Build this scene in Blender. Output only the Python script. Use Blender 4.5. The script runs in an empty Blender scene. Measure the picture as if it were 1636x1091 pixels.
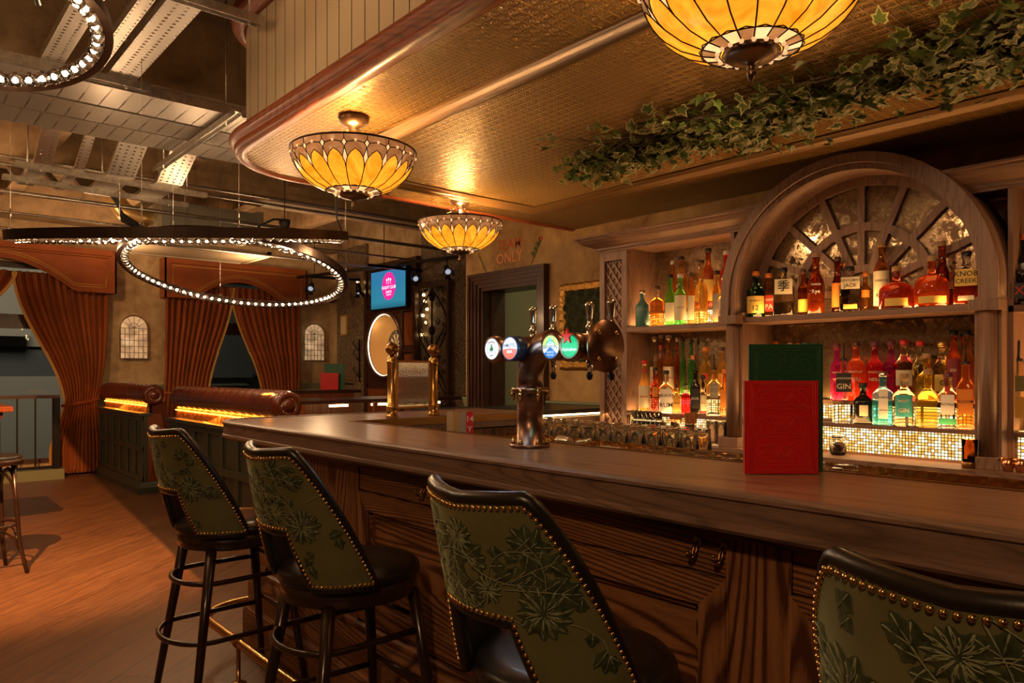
import bpy, math, random
from math import sin, cos, pi, sqrt, atan2
from mathutils import Vector, Matrix
S = bpy.context.scene
COL = S.collection
rnd = random.Random(7)

# ---------------------------------------------------------------- camera
EYE = 1.36; YAW = math.radians(41.07); FOC = 1178.0
cam = bpy.data.cameras.new('camera'); cam_ob = bpy.data.objects.new('camera', cam); COL.objects.link(cam_ob)
cam.sensor_width = 36.0; cam.lens = FOC / 1636 * 36.0; cam.shift_y = 47.5 / 1636; cam.clip_start = 0.02
cam_ob.location = (0, 0, EYE); cam_ob.rotation_euler = (pi / 2, 0, -YAW)
S.camera = cam_ob
def yat(px, X):            # where along a wall X = const the photograph's column px falls
    u = (px - 818) / FOC
    return X / (sin(YAW) + cos(YAW) * u) * (cos(YAW) - sin(YAW) * u)

# ---------------------------------------------------------------- mesh builder
class MB:
    def __init__(s): s.v = []; s.f = []; s.m = []; s.s = []; s.uv = {}
    def add(s, vs, fs, m=0, smooth=False):
        b = len(s.v); s.v += [tuple(p) for p in vs]
        for f in fs: s.f.append([b + i for i in f]); s.m.append(m); s.s.append(smooth)
        return s
    def box(s, x0, x1, y0, y1, z0, z1, m=0):
        v = [(x, y, z) for z in (z0, z1) for y in (y0, y1) for x in (x0, x1)]
        return s.add(v, [(0, 2, 3, 1), (4, 5, 7, 6), (0, 1, 5, 4), (2, 6, 7, 3), (0, 4, 6, 2), (1, 3, 7, 5)], m)
    def obox(s, c, a, b, h, m=0):       # oriented box: centre, three half-axis vectors
        c, a, b, h = map(Vector, (c, a, b, h))
        v = [c + i * a + j * b + k * h for k in (-1, 1) for j in (-1, 1) for i in (-1, 1)]
        return s.add(v, [(0, 2, 3, 1), (4, 5, 7, 6), (0, 1, 5, 4), (2, 6, 7, 3), (0, 4, 6, 2), (1, 3, 7, 5)], m)
    def prism(s, poly, vec, m=0, smooth=False):    # poly = 3D points in a plane, extruded by vec
        n = len(poly); vec = Vector(vec); a = [Vector(p) for p in poly]
        v = a + [p + vec for p in a]
        s.add(v, [list(range(n))[::-1], list(range(n, 2 * n))], m)
        return s.add(v, [(i, (i + 1) % n, n + (i + 1) % n, n + i) for i in range(n)], m, smooth)
    def grid(s, fn, nu, nv, m=0, smooth=True, cu=False, cv=False, skip=None):
        v = [fn(i / (nu if cu else nu), j / nv) for j in range(nv + (0 if cv else 1)) for i in range(nu + (0 if cu else 1))]
        W = nu + (0 if cu else 1); Hh = nv + (0 if cv else 1); fs = []
        for j in range(nv):
            for i in range(nu):
                if skip and skip(i, j): continue
                fs.append((j * W + i, j * W + (i + 1) % W, ((j + 1) % Hh) * W + (i + 1) % W, ((j + 1) % Hh) * W + i))
        return s.add(v, fs, m, smooth)
    def lathe(s, prof, c=(0, 0, 0), seg=24, m=0, smooth=True, axis='z', cap=True, sx=1, sy=1, rot=0):
        c = Vector(c); v = []
        for r, z in prof:
            for i in range(seg):
                a = 2 * pi * i / seg + rot; p = (r * cos(a) * sx, r * sin(a) * sy, z)
                if axis == 'x': p = (p[2], p[0], p[1])
                if axis == 'y': p = (p[1], p[2], p[0])
                v.append(c + Vector(p))
        n = len(prof); fs = [(j * seg + i, j * seg + (i + 1) % seg, (j + 1) * seg + (i + 1) % seg, (j + 1) * seg + i) for j in range(n - 1) for i in range(seg)]
        s.add(v, fs, m, smooth)
        if cap:
            b = len(s.v) - len(v)
            if prof[0][0] > 1e-4: s.f.append([b + i for i in range(seg)][::-1]); s.m.append(m); s.s.append(False)
            if prof[-1][0] > 1e-4: s.f.append([b + (n - 1) * seg + i for i in range(seg)]); s.m.append(m); s.s.append(False)
        return s
    def cyl(s, a, b, r, seg=12, m=0, r2=None, smooth=True):
        return s.tube([a, b], r, seg, m, r2=r2, smooth=smooth)
    def tube(s, pts, r, seg=8, m=0, closed=False, r2=None, smooth=True, up=None, flat=None):
        P = [Vector(p) for p in pts]; n = len(P); v = []; prev = None
        for i, p in enumerate(P):
            t = (P[(i + 1) % n] - P[i - 1]) if closed else (P[min(i + 1, n - 1)] - P[max(i - 1, 0)])
            t.normalize()
            if prev is None:
                ref = Vector(up) if up else (Vector((0, 0, 1)) if abs(t.z) < .9 else Vector((1, 0, 0)))
                x = (ref - t * ref.dot(t)).normalized()
            else:
                x = (prev - t * prev.dot(t)); x = x.normalized() if x.length > 1e-6 else t.orthogonal().normalized()
            prev = x; y = t.cross(x)
            rr = r(i / max(n - 1, 1)) if callable(r) else (r if r2 is None else r + (r2 - r) * i / (n - 1))
            fl = flat or 1
            for k in range(seg):
                a = 2 * pi * k / seg; v.append(p + x * rr * cos(a) + y * rr * fl * sin(a))
        fs = []
        for j in range(n if closed else n - 1):
            j2 = (j + 1) % n
            for k in range(seg): fs.append((j * seg + k, j * seg + (k + 1) % seg, j2 * seg + (k + 1) % seg, j2 * seg + k))
        s.add(v, fs, m, smooth)
        if not closed:
            b = len(s.v) - len(v)
            s.f.append([b + k for k in range(seg)][::-1]); s.m.append(m); s.s.append(False)
            s.f.append([b + (n - 1) * seg + k for k in range(seg)]); s.m.append(m); s.s.append(False)
        return s
    def sweep(s, prof, path, m=0, closed=False, smooth=False):
        # prof: (out, up) offsets; path: XY points at z; out = to the right-hand normal of travel
        P = [Vector(p) for p in path]; n = len(P); v = []; k = len(prof)
        for i, p in enumerate(P):
            if closed: a = (P[i] - P[i - 1]); b = (P[(i + 1) % n] - P[i])
            else:
                a = P[i] - P[i - 1] if i else P[1] - P[0]; b = P[i + 1] - P[i] if i < n - 1 else a
            a = Vector((a.x, a.y, 0)).normalized(); b = Vector((b.x, b.y, 0)).normalized()
            na = Vector((a.y, -a.x, 0)); nb = Vector((b.y, -b.x, 0)); nn = (na + nb)
            nn = nn / max(nn.dot(na), .3) if nn.length > 1e-6 else na
            for o, u in prof: v.append(p + nn * o + Vector((0, 0, u)))
        fs = [(j * k + i, j * k + (i + 1) % k, ((j + 1) % n) * k + (i + 1) % k, ((j + 1) % n) * k + i) for j in range(n if closed else n - 1) for i in range(k)]
        s.add(v, fs, m, smooth)
        if not closed:
            b = len(s.v) - len(v)
            s.f.append([b + i for i in range(k)]); s.m.append(m); s.s.append(False)
            s.f.append([b + (n - 1) * k + i for i in range(k)][::-1]); s.m.append(m); s.s.append(False)
        return s
    def ball(s, c, r, seg=12, m=0, sx=1, sy=1, sz=1, ring=None):
        ring = ring or max(4, seg // 2)
        return s.lathe([(max(r * sin(pi * j / ring), 1e-5), -r * cos(pi * j / ring) * sz) for j in range(ring + 1)], c, seg, m, True, cap=False, sx=sx, sy=sy)
    def text(s, txt, o, xd, yd, size, m=1, lift=.0006, align='CENTER', depth=0.0, squash=1.0):
        vs, fs = glyphs(txt, align); o, xd, yd = Vector(o), Vector(xd).normalized(), Vector(yd).normalized(); nrm = xd.cross(yd)
        s.add([o + xd * (x * size * squash) + yd * (y * size) + nrm * (lift) for x, y in vs], fs, m); return s
    def build(s, name, mats, parent=None, loc=None, bevel=0, solid=0, sub=0):
        me = bpy.data.meshes.new(name); off = Vector(loc) if loc is not None else Vector((0, 0, 0))
        me.from_pydata([tuple(Vector(p) - off) for p in s.v], [], s.f)
        mats = mats if isinstance(mats, (list, tuple)) else [mats]
        for mm in mats: me.materials.append(mm)
        me.polygons.foreach_set('material_index', [min(i, len(mats) - 1) for i in s.m]); me.polygons.foreach_set('use_smooth', s.s); me.update()
        o = bpy.data.objects.new(name, me); COL.objects.link(o)
        if parent: o.parent = parent
        elif loc is not None: o.location = loc
        if solid: mo = o.modifiers.new('s', 'SOLIDIFY'); mo.thickness = solid; mo.offset = 0
        if bevel: mo = o.modifiers.new('b', 'BEVEL'); mo.width = bevel; mo.segments = 2; mo.limit_method = 'ANGLE'; mo.angle_limit = .6; mo.harden_normals = False
        if sub: mo = o.modifiers.new('u', 'SUBSURF'); mo.levels = sub; mo.render_levels = sub
        return o
_gl = {}
def glyphs(txt, align='CENTER'):
    if (txt, align) in _gl: return _gl[(txt, align)]
    cu = bpy.data.curves.new('t', 'FONT'); cu.body = txt; cu.size = 1; cu.align_x = align; cu.align_y = 'CENTER'; cu.resolution_u = 2
    cu.offset = .012
    ob = bpy.data.objects.new('t', cu); me = ob.to_mesh()
    r = ([(v.co.x, v.co.y) for v in me.vertices], [list(p.vertices) for p in me.polygons])
    ob.to_mesh_clear(); bpy.data.objects.remove(ob); bpy.data.curves.remove(cu)
    _gl[(txt, align)] = r; return r
def thing(name, label, cat, loc=(0, 0, 0), rz=0, group=None):
    o = bpy.data.objects.new(name, None); COL.objects.link(o); o.empty_display_size = .05
    o.location = loc; o.rotation_euler = (0, 0, rz); o['label'] = label; o['category'] = cat
    if group: o['group'] = group
    return o
def tag(o, label, cat, group=None, kind=None):
    o['label'] = label; o['category'] = cat
    if group: o['group'] = group
    if kind: o['kind'] = kind
    return o
def struct(o): o['kind'] = 'structure'; return o
def copytree(o, parent=None):
    c = o.copy(); COL.objects.link(c)
    if parent: c.parent = parent
    for ch in list(o.children): copytree(ch, c)
    return c
def arc(cx, cy, r, a0, a1, n, z=0): return [(cx + r * cos(math.radians(a0 + (a1 - a0) * i / n)), cy + r * sin(math.radians(a0 + (a1 - a0) * i / n)), z) for i in range(n + 1)]

# ---------------------------------------------------------------- materials
class NM:
    def __init__(s, name):
        s.mat = bpy.data.materials.new(name); s.mat.use_nodes = True; s.t = s.mat.node_tree; s.p = s.t.nodes['Principled BSDF']; s.out = s.t.nodes['Material Output']
        s._tc = None
    def n(s, typ, ins=None, **kw):
        nd = s.t.nodes.new('ShaderNode' + typ)
        for k, v in kw.items(): setattr(nd, k, v)
        for k, v in (ins or {}).items():
            sock = nd.inputs[k]
            if hasattr(v, 'is_output') or isinstance(v, bpy.types.NodeSocket): s.t.links.new(v, sock)
            else: sock.default_value = v
        return nd
    def co(s, kind='Object', scale=None, rot=None):
        if s._tc is None: s._tc = s.n('TexCoord')
        o = s._tc.outputs[kind]
        if scale is not None or rot is not None:
            o = s.n('Mapping', {'Vector': o, 'Scale': scale or (1, 1, 1), 'Rotation': rot or (0, 0, 0)}).outputs[0]
        return o
    def noise(s, scale, detail=4, vec=None, dist=0, rough=.55): return s.n('TexNoise', {'Vector': vec or s.co(), 'Scale': scale, 'Detail': detail, 'Distortion': dist, 'Roughness': rough}).outputs[0]
    def math(s, op, a, b=0.0, c=0.0, clamp=False):
        nd = s.n('Math', {0: a, 1: b, 2: c}, operation=op); nd.use_clamp = clamp; return nd.outputs[0]
    def ramp(s, fac, stops, interp='LINEAR'):
        nd = s.n('ValToRGB', {'Fac': fac}); cr = nd.color_ramp; cr.interpolation = interp
        while len(cr.elements) < len(stops): cr.elements.new(.5)
        for e, (p, c) in zip(cr.elements, stops): e.position = p; e.color = (c[0], c[1], c[2], 1) if hasattr(c, '__len__') else (c, c, c, 1)
        return nd.outputs[0]
    def mix(s, fac, a, b, mode='MIX'):
        nd = s.n('Mix', data_type='RGBA', blend_type=mode)
        for i, v in ((0, fac), (6, a), (7, b)):
            if isinstance(v, bpy.types.NodeSocket): s.t.links.new(v, nd.inputs[i])
            else: nd.inputs[i].default_value = (v[0], v[1], v[2], 1) if hasattr(v, '__len__') else v
        return nd.outputs[2]
    def set(s, **kw):
        nm = dict(col='Base Color', rough='Roughness', metal='Metallic', spec='Specular IOR Level', trans='Transmission Weight', ior='IOR', ecol='Emission Color', estr='Emission Strength', alpha='Alpha', sheen='Sheen Weight', coat='Coat Weight', normal='Normal', srough='Sheen Roughness', sub='Subsurface Weight', aniso='Anisotropic', crough='Coat Roughness', stint='Sheen Tint')
        for k, v in kw.items():
            sock = s.p.inputs[nm[k]]
            if isinstance(v, bpy.types.NodeSocket): s.t.links.new(v, sock)
            elif hasattr(v, '__len__') and len(v) == 3: sock.default_value = (*v, 1)
            else: sock.default_value = v
        return s
    def bump(s, h, strength=.3, dist=.01):
        nd = s.n('Bump', {'Height': h, 'Strength': strength, 'Distance': dist}); s.t.links.new(nd.outputs[0], s.p.inputs['Normal']); return s
def simple(name, col, rough=.5, metal=0, **kw): return NM(name).set(col=col, rough=rough, metal=metal, **kw).mat
def emit(name, col, strength): return NM(name).set(col=(0, 0, 0), ecol=col, estr=strength, rough=.6).mat
def sep(n, v): return n.n('SeparateXYZ', {0: v}).outputs

def wood(name, dark, light, rough=.4, grain='Y', scale=1.0, coat=0, bump=.10, contrast=1, figure=.35):
    n = NM(name); sc = {'X': (1.2, 14, 14), 'Y': (14, 1.2, 14), 'Z': (14, 14, 1.2)}[grain]; sc = tuple(v * scale for v in sc)
    v = n.co(scale=sc)
    v2 = n.co(scale=tuple(.22 * q for q in sc))
    hgt = n.noise(1.0, 1.5, v2, .25, .4)          # growth field: its level lines are the cathedral figure
    ringv = n.math('FRACT', n.math('MULTIPLY', hgt, 62.0))
    w = n.math('POWER', n.math('SUBTRACT', 1.0, n.math('ABSOLUTE', n.math('SUBTRACT', n.math('MULTIPLY', ringv, 2.0), 1.0))), 3.0)
    f1 = n.noise(3.0, 6, v, .3); f2 = n.noise(22, 3, v)
    f = n.math('SUBTRACT', n.math('ADD', n.math('MULTIPLY', f1, .62), n.math('MULTIPLY', f2, .38)), n.math('MULTIPLY', w, figure * .8))
    c = n.ramp(f, [(.16, dark), (.36, tuple((a + b) / 2 for a, b in zip(dark, light))), (.56, light)])
    n.set(col=c, rough=rough, coat=coat, crough=.15); n.bump(f, bump, .004); return n.mat
W_TOP = wood('oak_counter_wood', (.15, .075, .045), (.34, .19, .12), .30, 'Y', .8, coat=.25, bump=.06)
W_EDGE = wood('oak_edge_wood', (.10, .058, .042), (.23, .14, .105), .42, 'Y', 1)
W_BODY = wood('oak_front_wood_horizontal', (.07, .024, .010), (.30, .135, .058), .4, 'Y', .9, figure=.8, bump=.06)
W_BODYV = wood('oak_front_wood_vertical', (.07, .024, .010), (.30, .135, .058), .4, 'Z', .9, figure=.8, bump=.06)
W_BACK = wood('limed_oak_horizontal', (.15, .078, .050), (.29, .165, .112), .5, 'Y', 1, bump=.12)
W_BACKV = wood('limed_oak_vertical', (.15, .078, .050), (.29, .165, .112), .5, 'Z', 1, bump=.12)
W_DARK = wood('dark_mahogany_vertical', (.018, .007, .005), (.065, .024, .014), .4, 'Z', 1, coat=.1, bump=.05)
W_DARKH = wood('dark_mahogany_horizontal', (.018, .007, .005), (.065, .024, .014), .38, 'Y', 1, coat=.15, bump=.05)
W_TRIM_ = 0
W_RED = wood('red_mahogany_panel', (.10, .025, .01), (.24, .07, .025), .32, 'Z', .8, coat=.3, bump=.05)
W_TRIM = wood('polished_red_wood_trim', (.10, .022, .007), (.26, .066, .018), .42, 'Y', 1, coat=.08, bump=.03)
W_TRIM.node_tree.nodes['Principled BSDF'].inputs['Specular IOR Level'].default_value = .25; W_TRIM.node_tree.nodes['Principled BSDF'].inputs['Roughness'].default_value = .45
W_GREEN = wood('green_black_painted_wood', (.03, .036, .026), (.06, .068, .048), .35, 'Z', 1, bump=.08)
W_EBONY = wood('ebonised_beech', (.012, .006, .004), (.03, .014, .01), .28, 'Z', 1, coat=.4, bump=.03)

def m_floor():
    n = NM('oak_plank_floor'); v = n.co(rot=(0, 0, math.radians(-43)))
    br = n.n('TexBrick', {'Vector': v, 'Color1': (.2, .2, .2, 1), 'Color2': (.8, .8, .8, 1), 'Mortar': (0, 0, 0, 1), 'Scale': 1.0, 'Mortar Size': .0035, 'Mortar Smooth': .2, 'Brick Width': 1.9, 'Row Height': .19}, offset=.37)
    tone = br.outputs['Color']; mort = br.outputs['Fac']
    vs = n.n('Mapping', {'Vector': v, 'Scale': (1.6, 16, 1)}).outputs[0]
    off = n.n('VectorMath', {0: vs, 1: tone}, operation='ADD').outputs[0]
    g = n.noise(2.6, 7, off, 1.2); big = n.noise(.9, 2)
    f = n.math('ADD', n.math('MULTIPLY', g, .75), n.math('MULTIPLY', n.math('ADD', big, sep(n, tone)[0]), .14))
    c = n.ramp(f, [(.28, (.07, .028, .012)), (.5, (.17, .078, .036)), (.75, (.27, .135, .066))])
    c = n.mix(n.math('MULTIPLY', mort, .55), c, (.03, .012, .006))
    n.set(col=c, rough=n.ramp(g, [(.2, .33), (.8, .5)])); n.bump(n.math('SUBTRACT', g, n.math('MULTIPLY', mort, .8)), .16, .004); return n.mat
FLOOR = m_floor()
def m_plaster(name, a, b, c3, sc=1.0, bump=.25):
    n = NM(name); f1 = n.noise(1.3 * sc, 8, None, .8, .62); f2 = n.noise(6 * sc, 6, None, .3); f3 = n.noise(34 * sc, 3)
    f = n.math('ADD', n.math('MULTIPLY', f1, .6), n.math('ADD', n.math('MULTIPLY', f2, .3), n.math('MULTIPLY', f3, .1)))
    c = n.ramp(f, [(.3, a), (.47, b), (.62, c3)]); n.set(col=c, rough=.8); n.bump(f, bump, .03); return n.mat
PLASTER = m_plaster('mottled_ochre_plaster', (.20, .115, .05), (.42, .29, .155), (.56, .43, .26), 1.5)
PLASTER2 = m_plaster('aged_golden_plaster', (.15, .07, .02), (.36, .21, .08), (.50, .32, .13), 1.6)
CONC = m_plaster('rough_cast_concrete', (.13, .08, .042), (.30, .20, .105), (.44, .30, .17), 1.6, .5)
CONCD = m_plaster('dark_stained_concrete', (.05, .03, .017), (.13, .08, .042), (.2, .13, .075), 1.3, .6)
GREENP = simple('sage_green_panel_paint', (.19, .21, .12), .5)
CREAM = simple('cream_board_paint', (.40, .32, .215), .55)
GROOVE = simple('board_groove_shadow_gap', (.10, .075, .045), .8)
BLACK = simple('satin_black_metal', (.012, .011, .011), .4, .6)
BLACKP = simple('black_rubber', (.012, .012, .012), .6)
LEATHER = (lambda n: (n.set(col=(.012, .010, .009), rough=.34, coat=.1), n.bump(n.noise(220, 2), .12, .001), n.mat)[-1])(NM('black_leather'))
OXBLOOD = (lambda n: (n.set(col=n.ramp(n.noise(5, 4), [(.3, (.075, .014, .008)), (.7, (.16, .035, .018))]), rough=.27, coat=.25), n.bump(n.noise(150, 2), .1, .001), n.mat)[-1])(NM('oxblood_leather'))
BRASS = simple('aged_brass', (.62, .38, .13), .25, 1)
BRASSD = simple('dark_antique_brass', (.30, .16, .055), .34, 1)
NAIL = simple('brass_nailhead', (.85, .55, .2), .2, 1)
GUN = (lambda n: (n.set(col=n.ramp(n.noise(3, 5, n.co(scale=(1, 1, 8))), [(.3, (.16, .085, .055)), (.7, (.30, .17, .11))]), rough=.33, metal=1), n.mat)[-1])(NM('gunmetal_bronze'))
BRONZE = simple('dark_bronze_fitting', (.20, .13, .085), .35, 1)
CHROME = simple('polished_chrome', (.78, .75, .7), .12, 1)
STEEL = simple('brushed_stainless', (.55, .52, .46), .3, 1)
COPPER = simple('polished_copper', (.85, .38, .2), .2, 1)
PEWTER = (lambda n: (n.set(col=(.55, .45, .33), rough=.25, metal=1), n.bump(n.n('TexVoronoi', {'Vector': n.co(), 'Scale': 190}).outputs[0], .5, .002), n.mat)[-1])(NM('hammered_pewter'))
GALV = (lambda n: (n.set(col=n.ramp(n.noise(30, 3), [(.3, (.38, .35, .31)), (.7, (.6, .56, .5))]), rough=.33, metal=.9), n.mat)[-1])(NM('galvanised_steel'))
def m_perf(name, px, py, rx, ry):
    n = NM(name); n.set(col=(.36, .33, .29), rough=.34, metal=.85); s3 = sep(n, n.co())
    fx = n.math('SUBTRACT', n.math('FRACT', n.math('DIVIDE', s3[0], px)), .5); fy = n.math('SUBTRACT', n.math('FRACT', n.math('DIVIDE', s3[1], py)), .5)
    d = n.math('ADD', n.math('POWER', n.math('DIVIDE', n.math('MULTIPLY', fx, px), rx), 2.0), n.math('POWER', n.math('DIVIDE', n.math('MULTIPLY', fy, py), ry), 2.0))
    n.set(alpha=n.math('GREATER_THAN', d, 1.0)); return n.mat
PERF = m_perf('perforated_tray_steel', .042, .05, .0075, .009)
PERF2 = m_perf('slotted_tray_steel', .11, .032, .006, .0105)
def m_tin():
    n = NM('pressed_gold_tin'); P = .046; s3 = sep(n, n.co())
    X = n.math('DIVIDE', s3[0], P); Y = n.math('DIVIDE', s3[1], P)
    fx = n.math('SUBTRACT', n.math('FRACT', X), .5); fy = n.math('SUBTRACT', n.math('FRACT', Y), .5)
    ax = n.math('ABSOLUTE', fx); ay = n.math('ABSOLUTE', fy)
    edge = n.math('MAXIMUM', ax, ay); rim = n.math('SMOOTH_MIN', 1.0, n.math('MULTIPLY', n.math('MAXIMUM', n.math('SUBTRACT', edge, .40), 0.0), 14.0), .1)
    r = n.math('SQRT', n.math('ADD', n.math('POWER', fx, 2.0), n.math('POWER', fy, 2.0)))
    ang = n.math('ARCTAN2', fy, fx)
    pet = n.math('MULTIPLY', n.math('ADD', n.math('COSINE', n.math('MULTIPLY', ang, 4.0)), 1.2), n.math('MAXIMUM', n.math('SUBTRACT', .34, r), 0.0))
    ring = n.math('MAXIMUM', n.math('SUBTRACT', .05, n.math('ABSOLUTE', n.math('SUBTRACT', r, .33))), 0.0)
    # wider rib every eighth tile
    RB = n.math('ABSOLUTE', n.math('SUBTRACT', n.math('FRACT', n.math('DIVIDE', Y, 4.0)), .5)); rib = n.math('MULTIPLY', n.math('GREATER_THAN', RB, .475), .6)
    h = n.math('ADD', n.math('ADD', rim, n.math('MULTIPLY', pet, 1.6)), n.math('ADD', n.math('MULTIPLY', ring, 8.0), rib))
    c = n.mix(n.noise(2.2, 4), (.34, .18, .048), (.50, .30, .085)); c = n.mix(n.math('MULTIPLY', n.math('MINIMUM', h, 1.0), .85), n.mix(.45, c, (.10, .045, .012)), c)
    n.set(col=c, rough=.42, metal=.45); n.bump(h, 1.0, .022); return n.mat
TIN = m_tin()
TINT = simple('gold_painted_moulding', (.22, .12, .042), .36, .3)
def m_mirror():
    n = NM('foxed_antique_mirror'); f = n.noise(7, 8, None, 1.2, .7); f2 = n.noise(40, 4, None, .5, .7); g = n.noise(1.6, 4)
    m = n.ramp(n.math('ADD', n.math('MULTIPLY', f, .55), n.math('ADD', n.math('MULTIPLY', f2, .25), n.math('MULTIPLY', g, .25))), [(.44, 0.0), (.55, 1.0)])
    c = n.mix(m, (.46, .35, .21), (.14, .075, .034)); n.set(col=c, metal=n.math('SUBTRACT', 1.0, n.math('MULTIPLY', m, .55)), rough=n.math('ADD', .03, n.math('MULTIPLY', m, .4))); return n.mat
MIRROR = m_mirror()
def m_wallpaper():
    n = NM('damask_wallpaper'); v = n.co(scale=(1, 1, 1)); f = n.noise(6, 2, v, 3.2); w = n.n('TexVoronoi', {'Vector': n.co(), 'Scale': 7.0}, feature='SMOOTH_F1').outputs[0]
    d = n.math('ADD', f, n.math('MULTIPLY', w, .35)); b = n.math('ABSOLUTE', n.math('SUBTRACT', n.math('FRACT', n.math('MULTIPLY', d, 5.0)), .5))
    c = n.ramp(b, [(.2, (.10, .06, .035)), (.3, (.24, .19, .13))]); n.set(col=c, rough=.6); return n.mat
WALLPAPER = m_wallpaper()
VELVET = (lambda n: (n.set(col=n.ramp(n.noise(3, 3), [(.3, (.20, .042, .006)), (.7, (.30, .072, .010))]), rough=.75, sheen=.6, srough=.4, stint=(1, .5, .2)), n.mat)[-1])(NM('burnt_orange_velvet'))
GOLDBR = simple('gold_braid', (.55, .33, .08), .5, .2)
GREENF = (lambda n: (n.set(col=n.ramp(n.noise(9, 4), [(.3, (.10, .10, .040)), (.7, (.145, .145, .062))]), rough=.55, sheen=.5, srough=.45, stint=(.7, .8, .5)), n.bump(n.noise(260, 2), .2, .001), n.mat)[-1])(NM('sage_green_velvet'))
GREENL = (lambda n: (n.set(col=n.ramp(n.noise(60, 3), [(.35, (.018, .032, .013)), (.7, (.065, .085, .04))]), rough=.5, sheen=.4, srough=.4, stint=(.6, .75, .45)), n.bump(n.noise(120, 3), .5, .002), n.mat)[-1])(NM('dark_green_cut_velvet'))
GREENM = simple('pale_green_outline_thread', (.21, .235, .125), .5, 0, sheen=.3)
def glass(name, col, rough=.02, ior=1.42, dens=None):
    n = NM(name); n.set(col=col, rough=rough, trans=1, ior=ior); return n.mat
CLEAR = glass('clear_glass', (.97, .96, .92)); THIN = glass('thin_clear_glass', (.98, .98, .96), 0, 1.1)
def lit(name, c0, c1, s, tw=.05): 
    n = NM(name); f = n.noise(7, 5, None, 2.0); c = n.ramp(f, [(.33, c0), (.68, c1)]); n.set(col=c, ecol=c, estr=s, rough=.25)
    tr = n.n('BsdfTranslucent', {'Color': c}); mx = n.n('MixShader', {0: tw}); n.t.links.new(n.p.outputs[0], mx.inputs[1]); n.t.links.new(tr.outputs[0], mx.inputs[2]); n.t.links.new(mx.outputs[0], n.out.inputs[0]); return n.mat
AMBER = lit('amber_stained_glass', (.85, .24, .006), (1, .46, .035), .95, .035)
WHITEG = lit('white_rippled_glass', (1, .58, .25), (1, .76, .45), .75, .035)
BROWNG = lit('brown_textured_glass', (.30, .13, .045), (.5, .28, .13), .38, .04)
LEAD = simple('dark_copper_foil_leading', (.035, .015, .008), .4, .7)
LED = emit('warm_led_strip', (1, .58, .22), 22)
LEDO = emit('orange_led_strip', (1, .26, .02), 20)
IVY = (lambda n: (n.set(col=n.ramp(n.noise(14, 3), [(.35, (.035, .07, .010)), (.65, (.11, .16, .028))]), rough=.4, spec=.4), n.mat)[-1])(NM('ivy_leaf_green'))
IVYC = simple('ivy_leaf_cream_edge', (.42, .40, .16), .45)
STEM = simple('ivy_brown_stem', (.09, .05, .025), .7)
# ================================================================ THE ROOM
WX, FX, WY = 4.397, 5.75, 11.2          # bar wall, far side wall, window wall
RX0, RY0 = -3.6, -4.2
struct(MB().box(RX0 - .2, 9.2, RY0 - .2, WY + .3, -.12, 0).build('floor', FLOOR))
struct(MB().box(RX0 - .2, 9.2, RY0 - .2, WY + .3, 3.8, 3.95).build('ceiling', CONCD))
struct(MB().box(RX0 - .2, RX0, RY0, WY, 0, 3.8).build('wall_left', PLASTER))
struct(MB().box(RX0, WX, RY0 - .2, RY0, 0, 3.8).build('wall_back', PLASTER))
# window wall with two openings
W1 = (-.55, 2.25, .16, 2.75); W2 = (3.28, 5.06, 1.02, 2.75)
m = MB(); xs = [RX0, W1[0], W1[1], W2[0], W2[1], 9.0]
m.box(xs[0], xs[1], WY, WY + .25, 0, 3.8); m.box(xs[2], xs[3], WY, WY + .25, 0, 3.8); m.box(xs[4], xs[5], WY, WY + .25, 0, 3.8)
for w in (W1, W2): m.box(w[0], w[1], WY, WY + .25, 0, w[2]); m.box(w[0], w[1], WY, WY + .25, w[3], 3.8)
struct(m.build('wall_window_side', PLASTER))
# wall behind the bar, with the doorway
DY0, DY1, DZ = 4.69, 5.50, 2.15
m = MB(); m.box(WX, WX + .28, RY0, DY0, 0, 3.8).box(WX, WX + .28, DY1, 5.73, 0, 3.8).box(WX, WX + .28, DY0, DY1, DZ, 3.8)
struct(m.build('wall_bar_side', PLASTER2))
m = MB(); m.box(FX, FX + .2, 7.0, 8.86, 0, 3.8).box(FX, FX + .2, 9.80, WY, 0, 3.8).box(FX, FX + .2, 8.86, 9.80, 0, 1.27).box(FX, FX + .2, 8.86, 9.80, 2.21, 3.8).box(FX + .2, FX + .25, 8.8, 9.86, 1.2, 2.3); struct(m.build('wall_games_side', PLASTER))
struct(MB().box(WX + .28, 9.0, 5.53, 5.73, 0, 3.8).build('wall_corridor_end', simple('corridor_green_paint', (.20, .21, .12), .7)))
struct(MB().box(6.1, 6.3, RY0, 5.53, 0, 3.8).build('wall_corridor', simple('corridor_pale_green_paint', (.30, .29, .17), .7)))
struct(MB().box(FX + .2, 9.0, 6.9, 7.0, 0, 3.8).build('wall_alcove', PLASTER))
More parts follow.
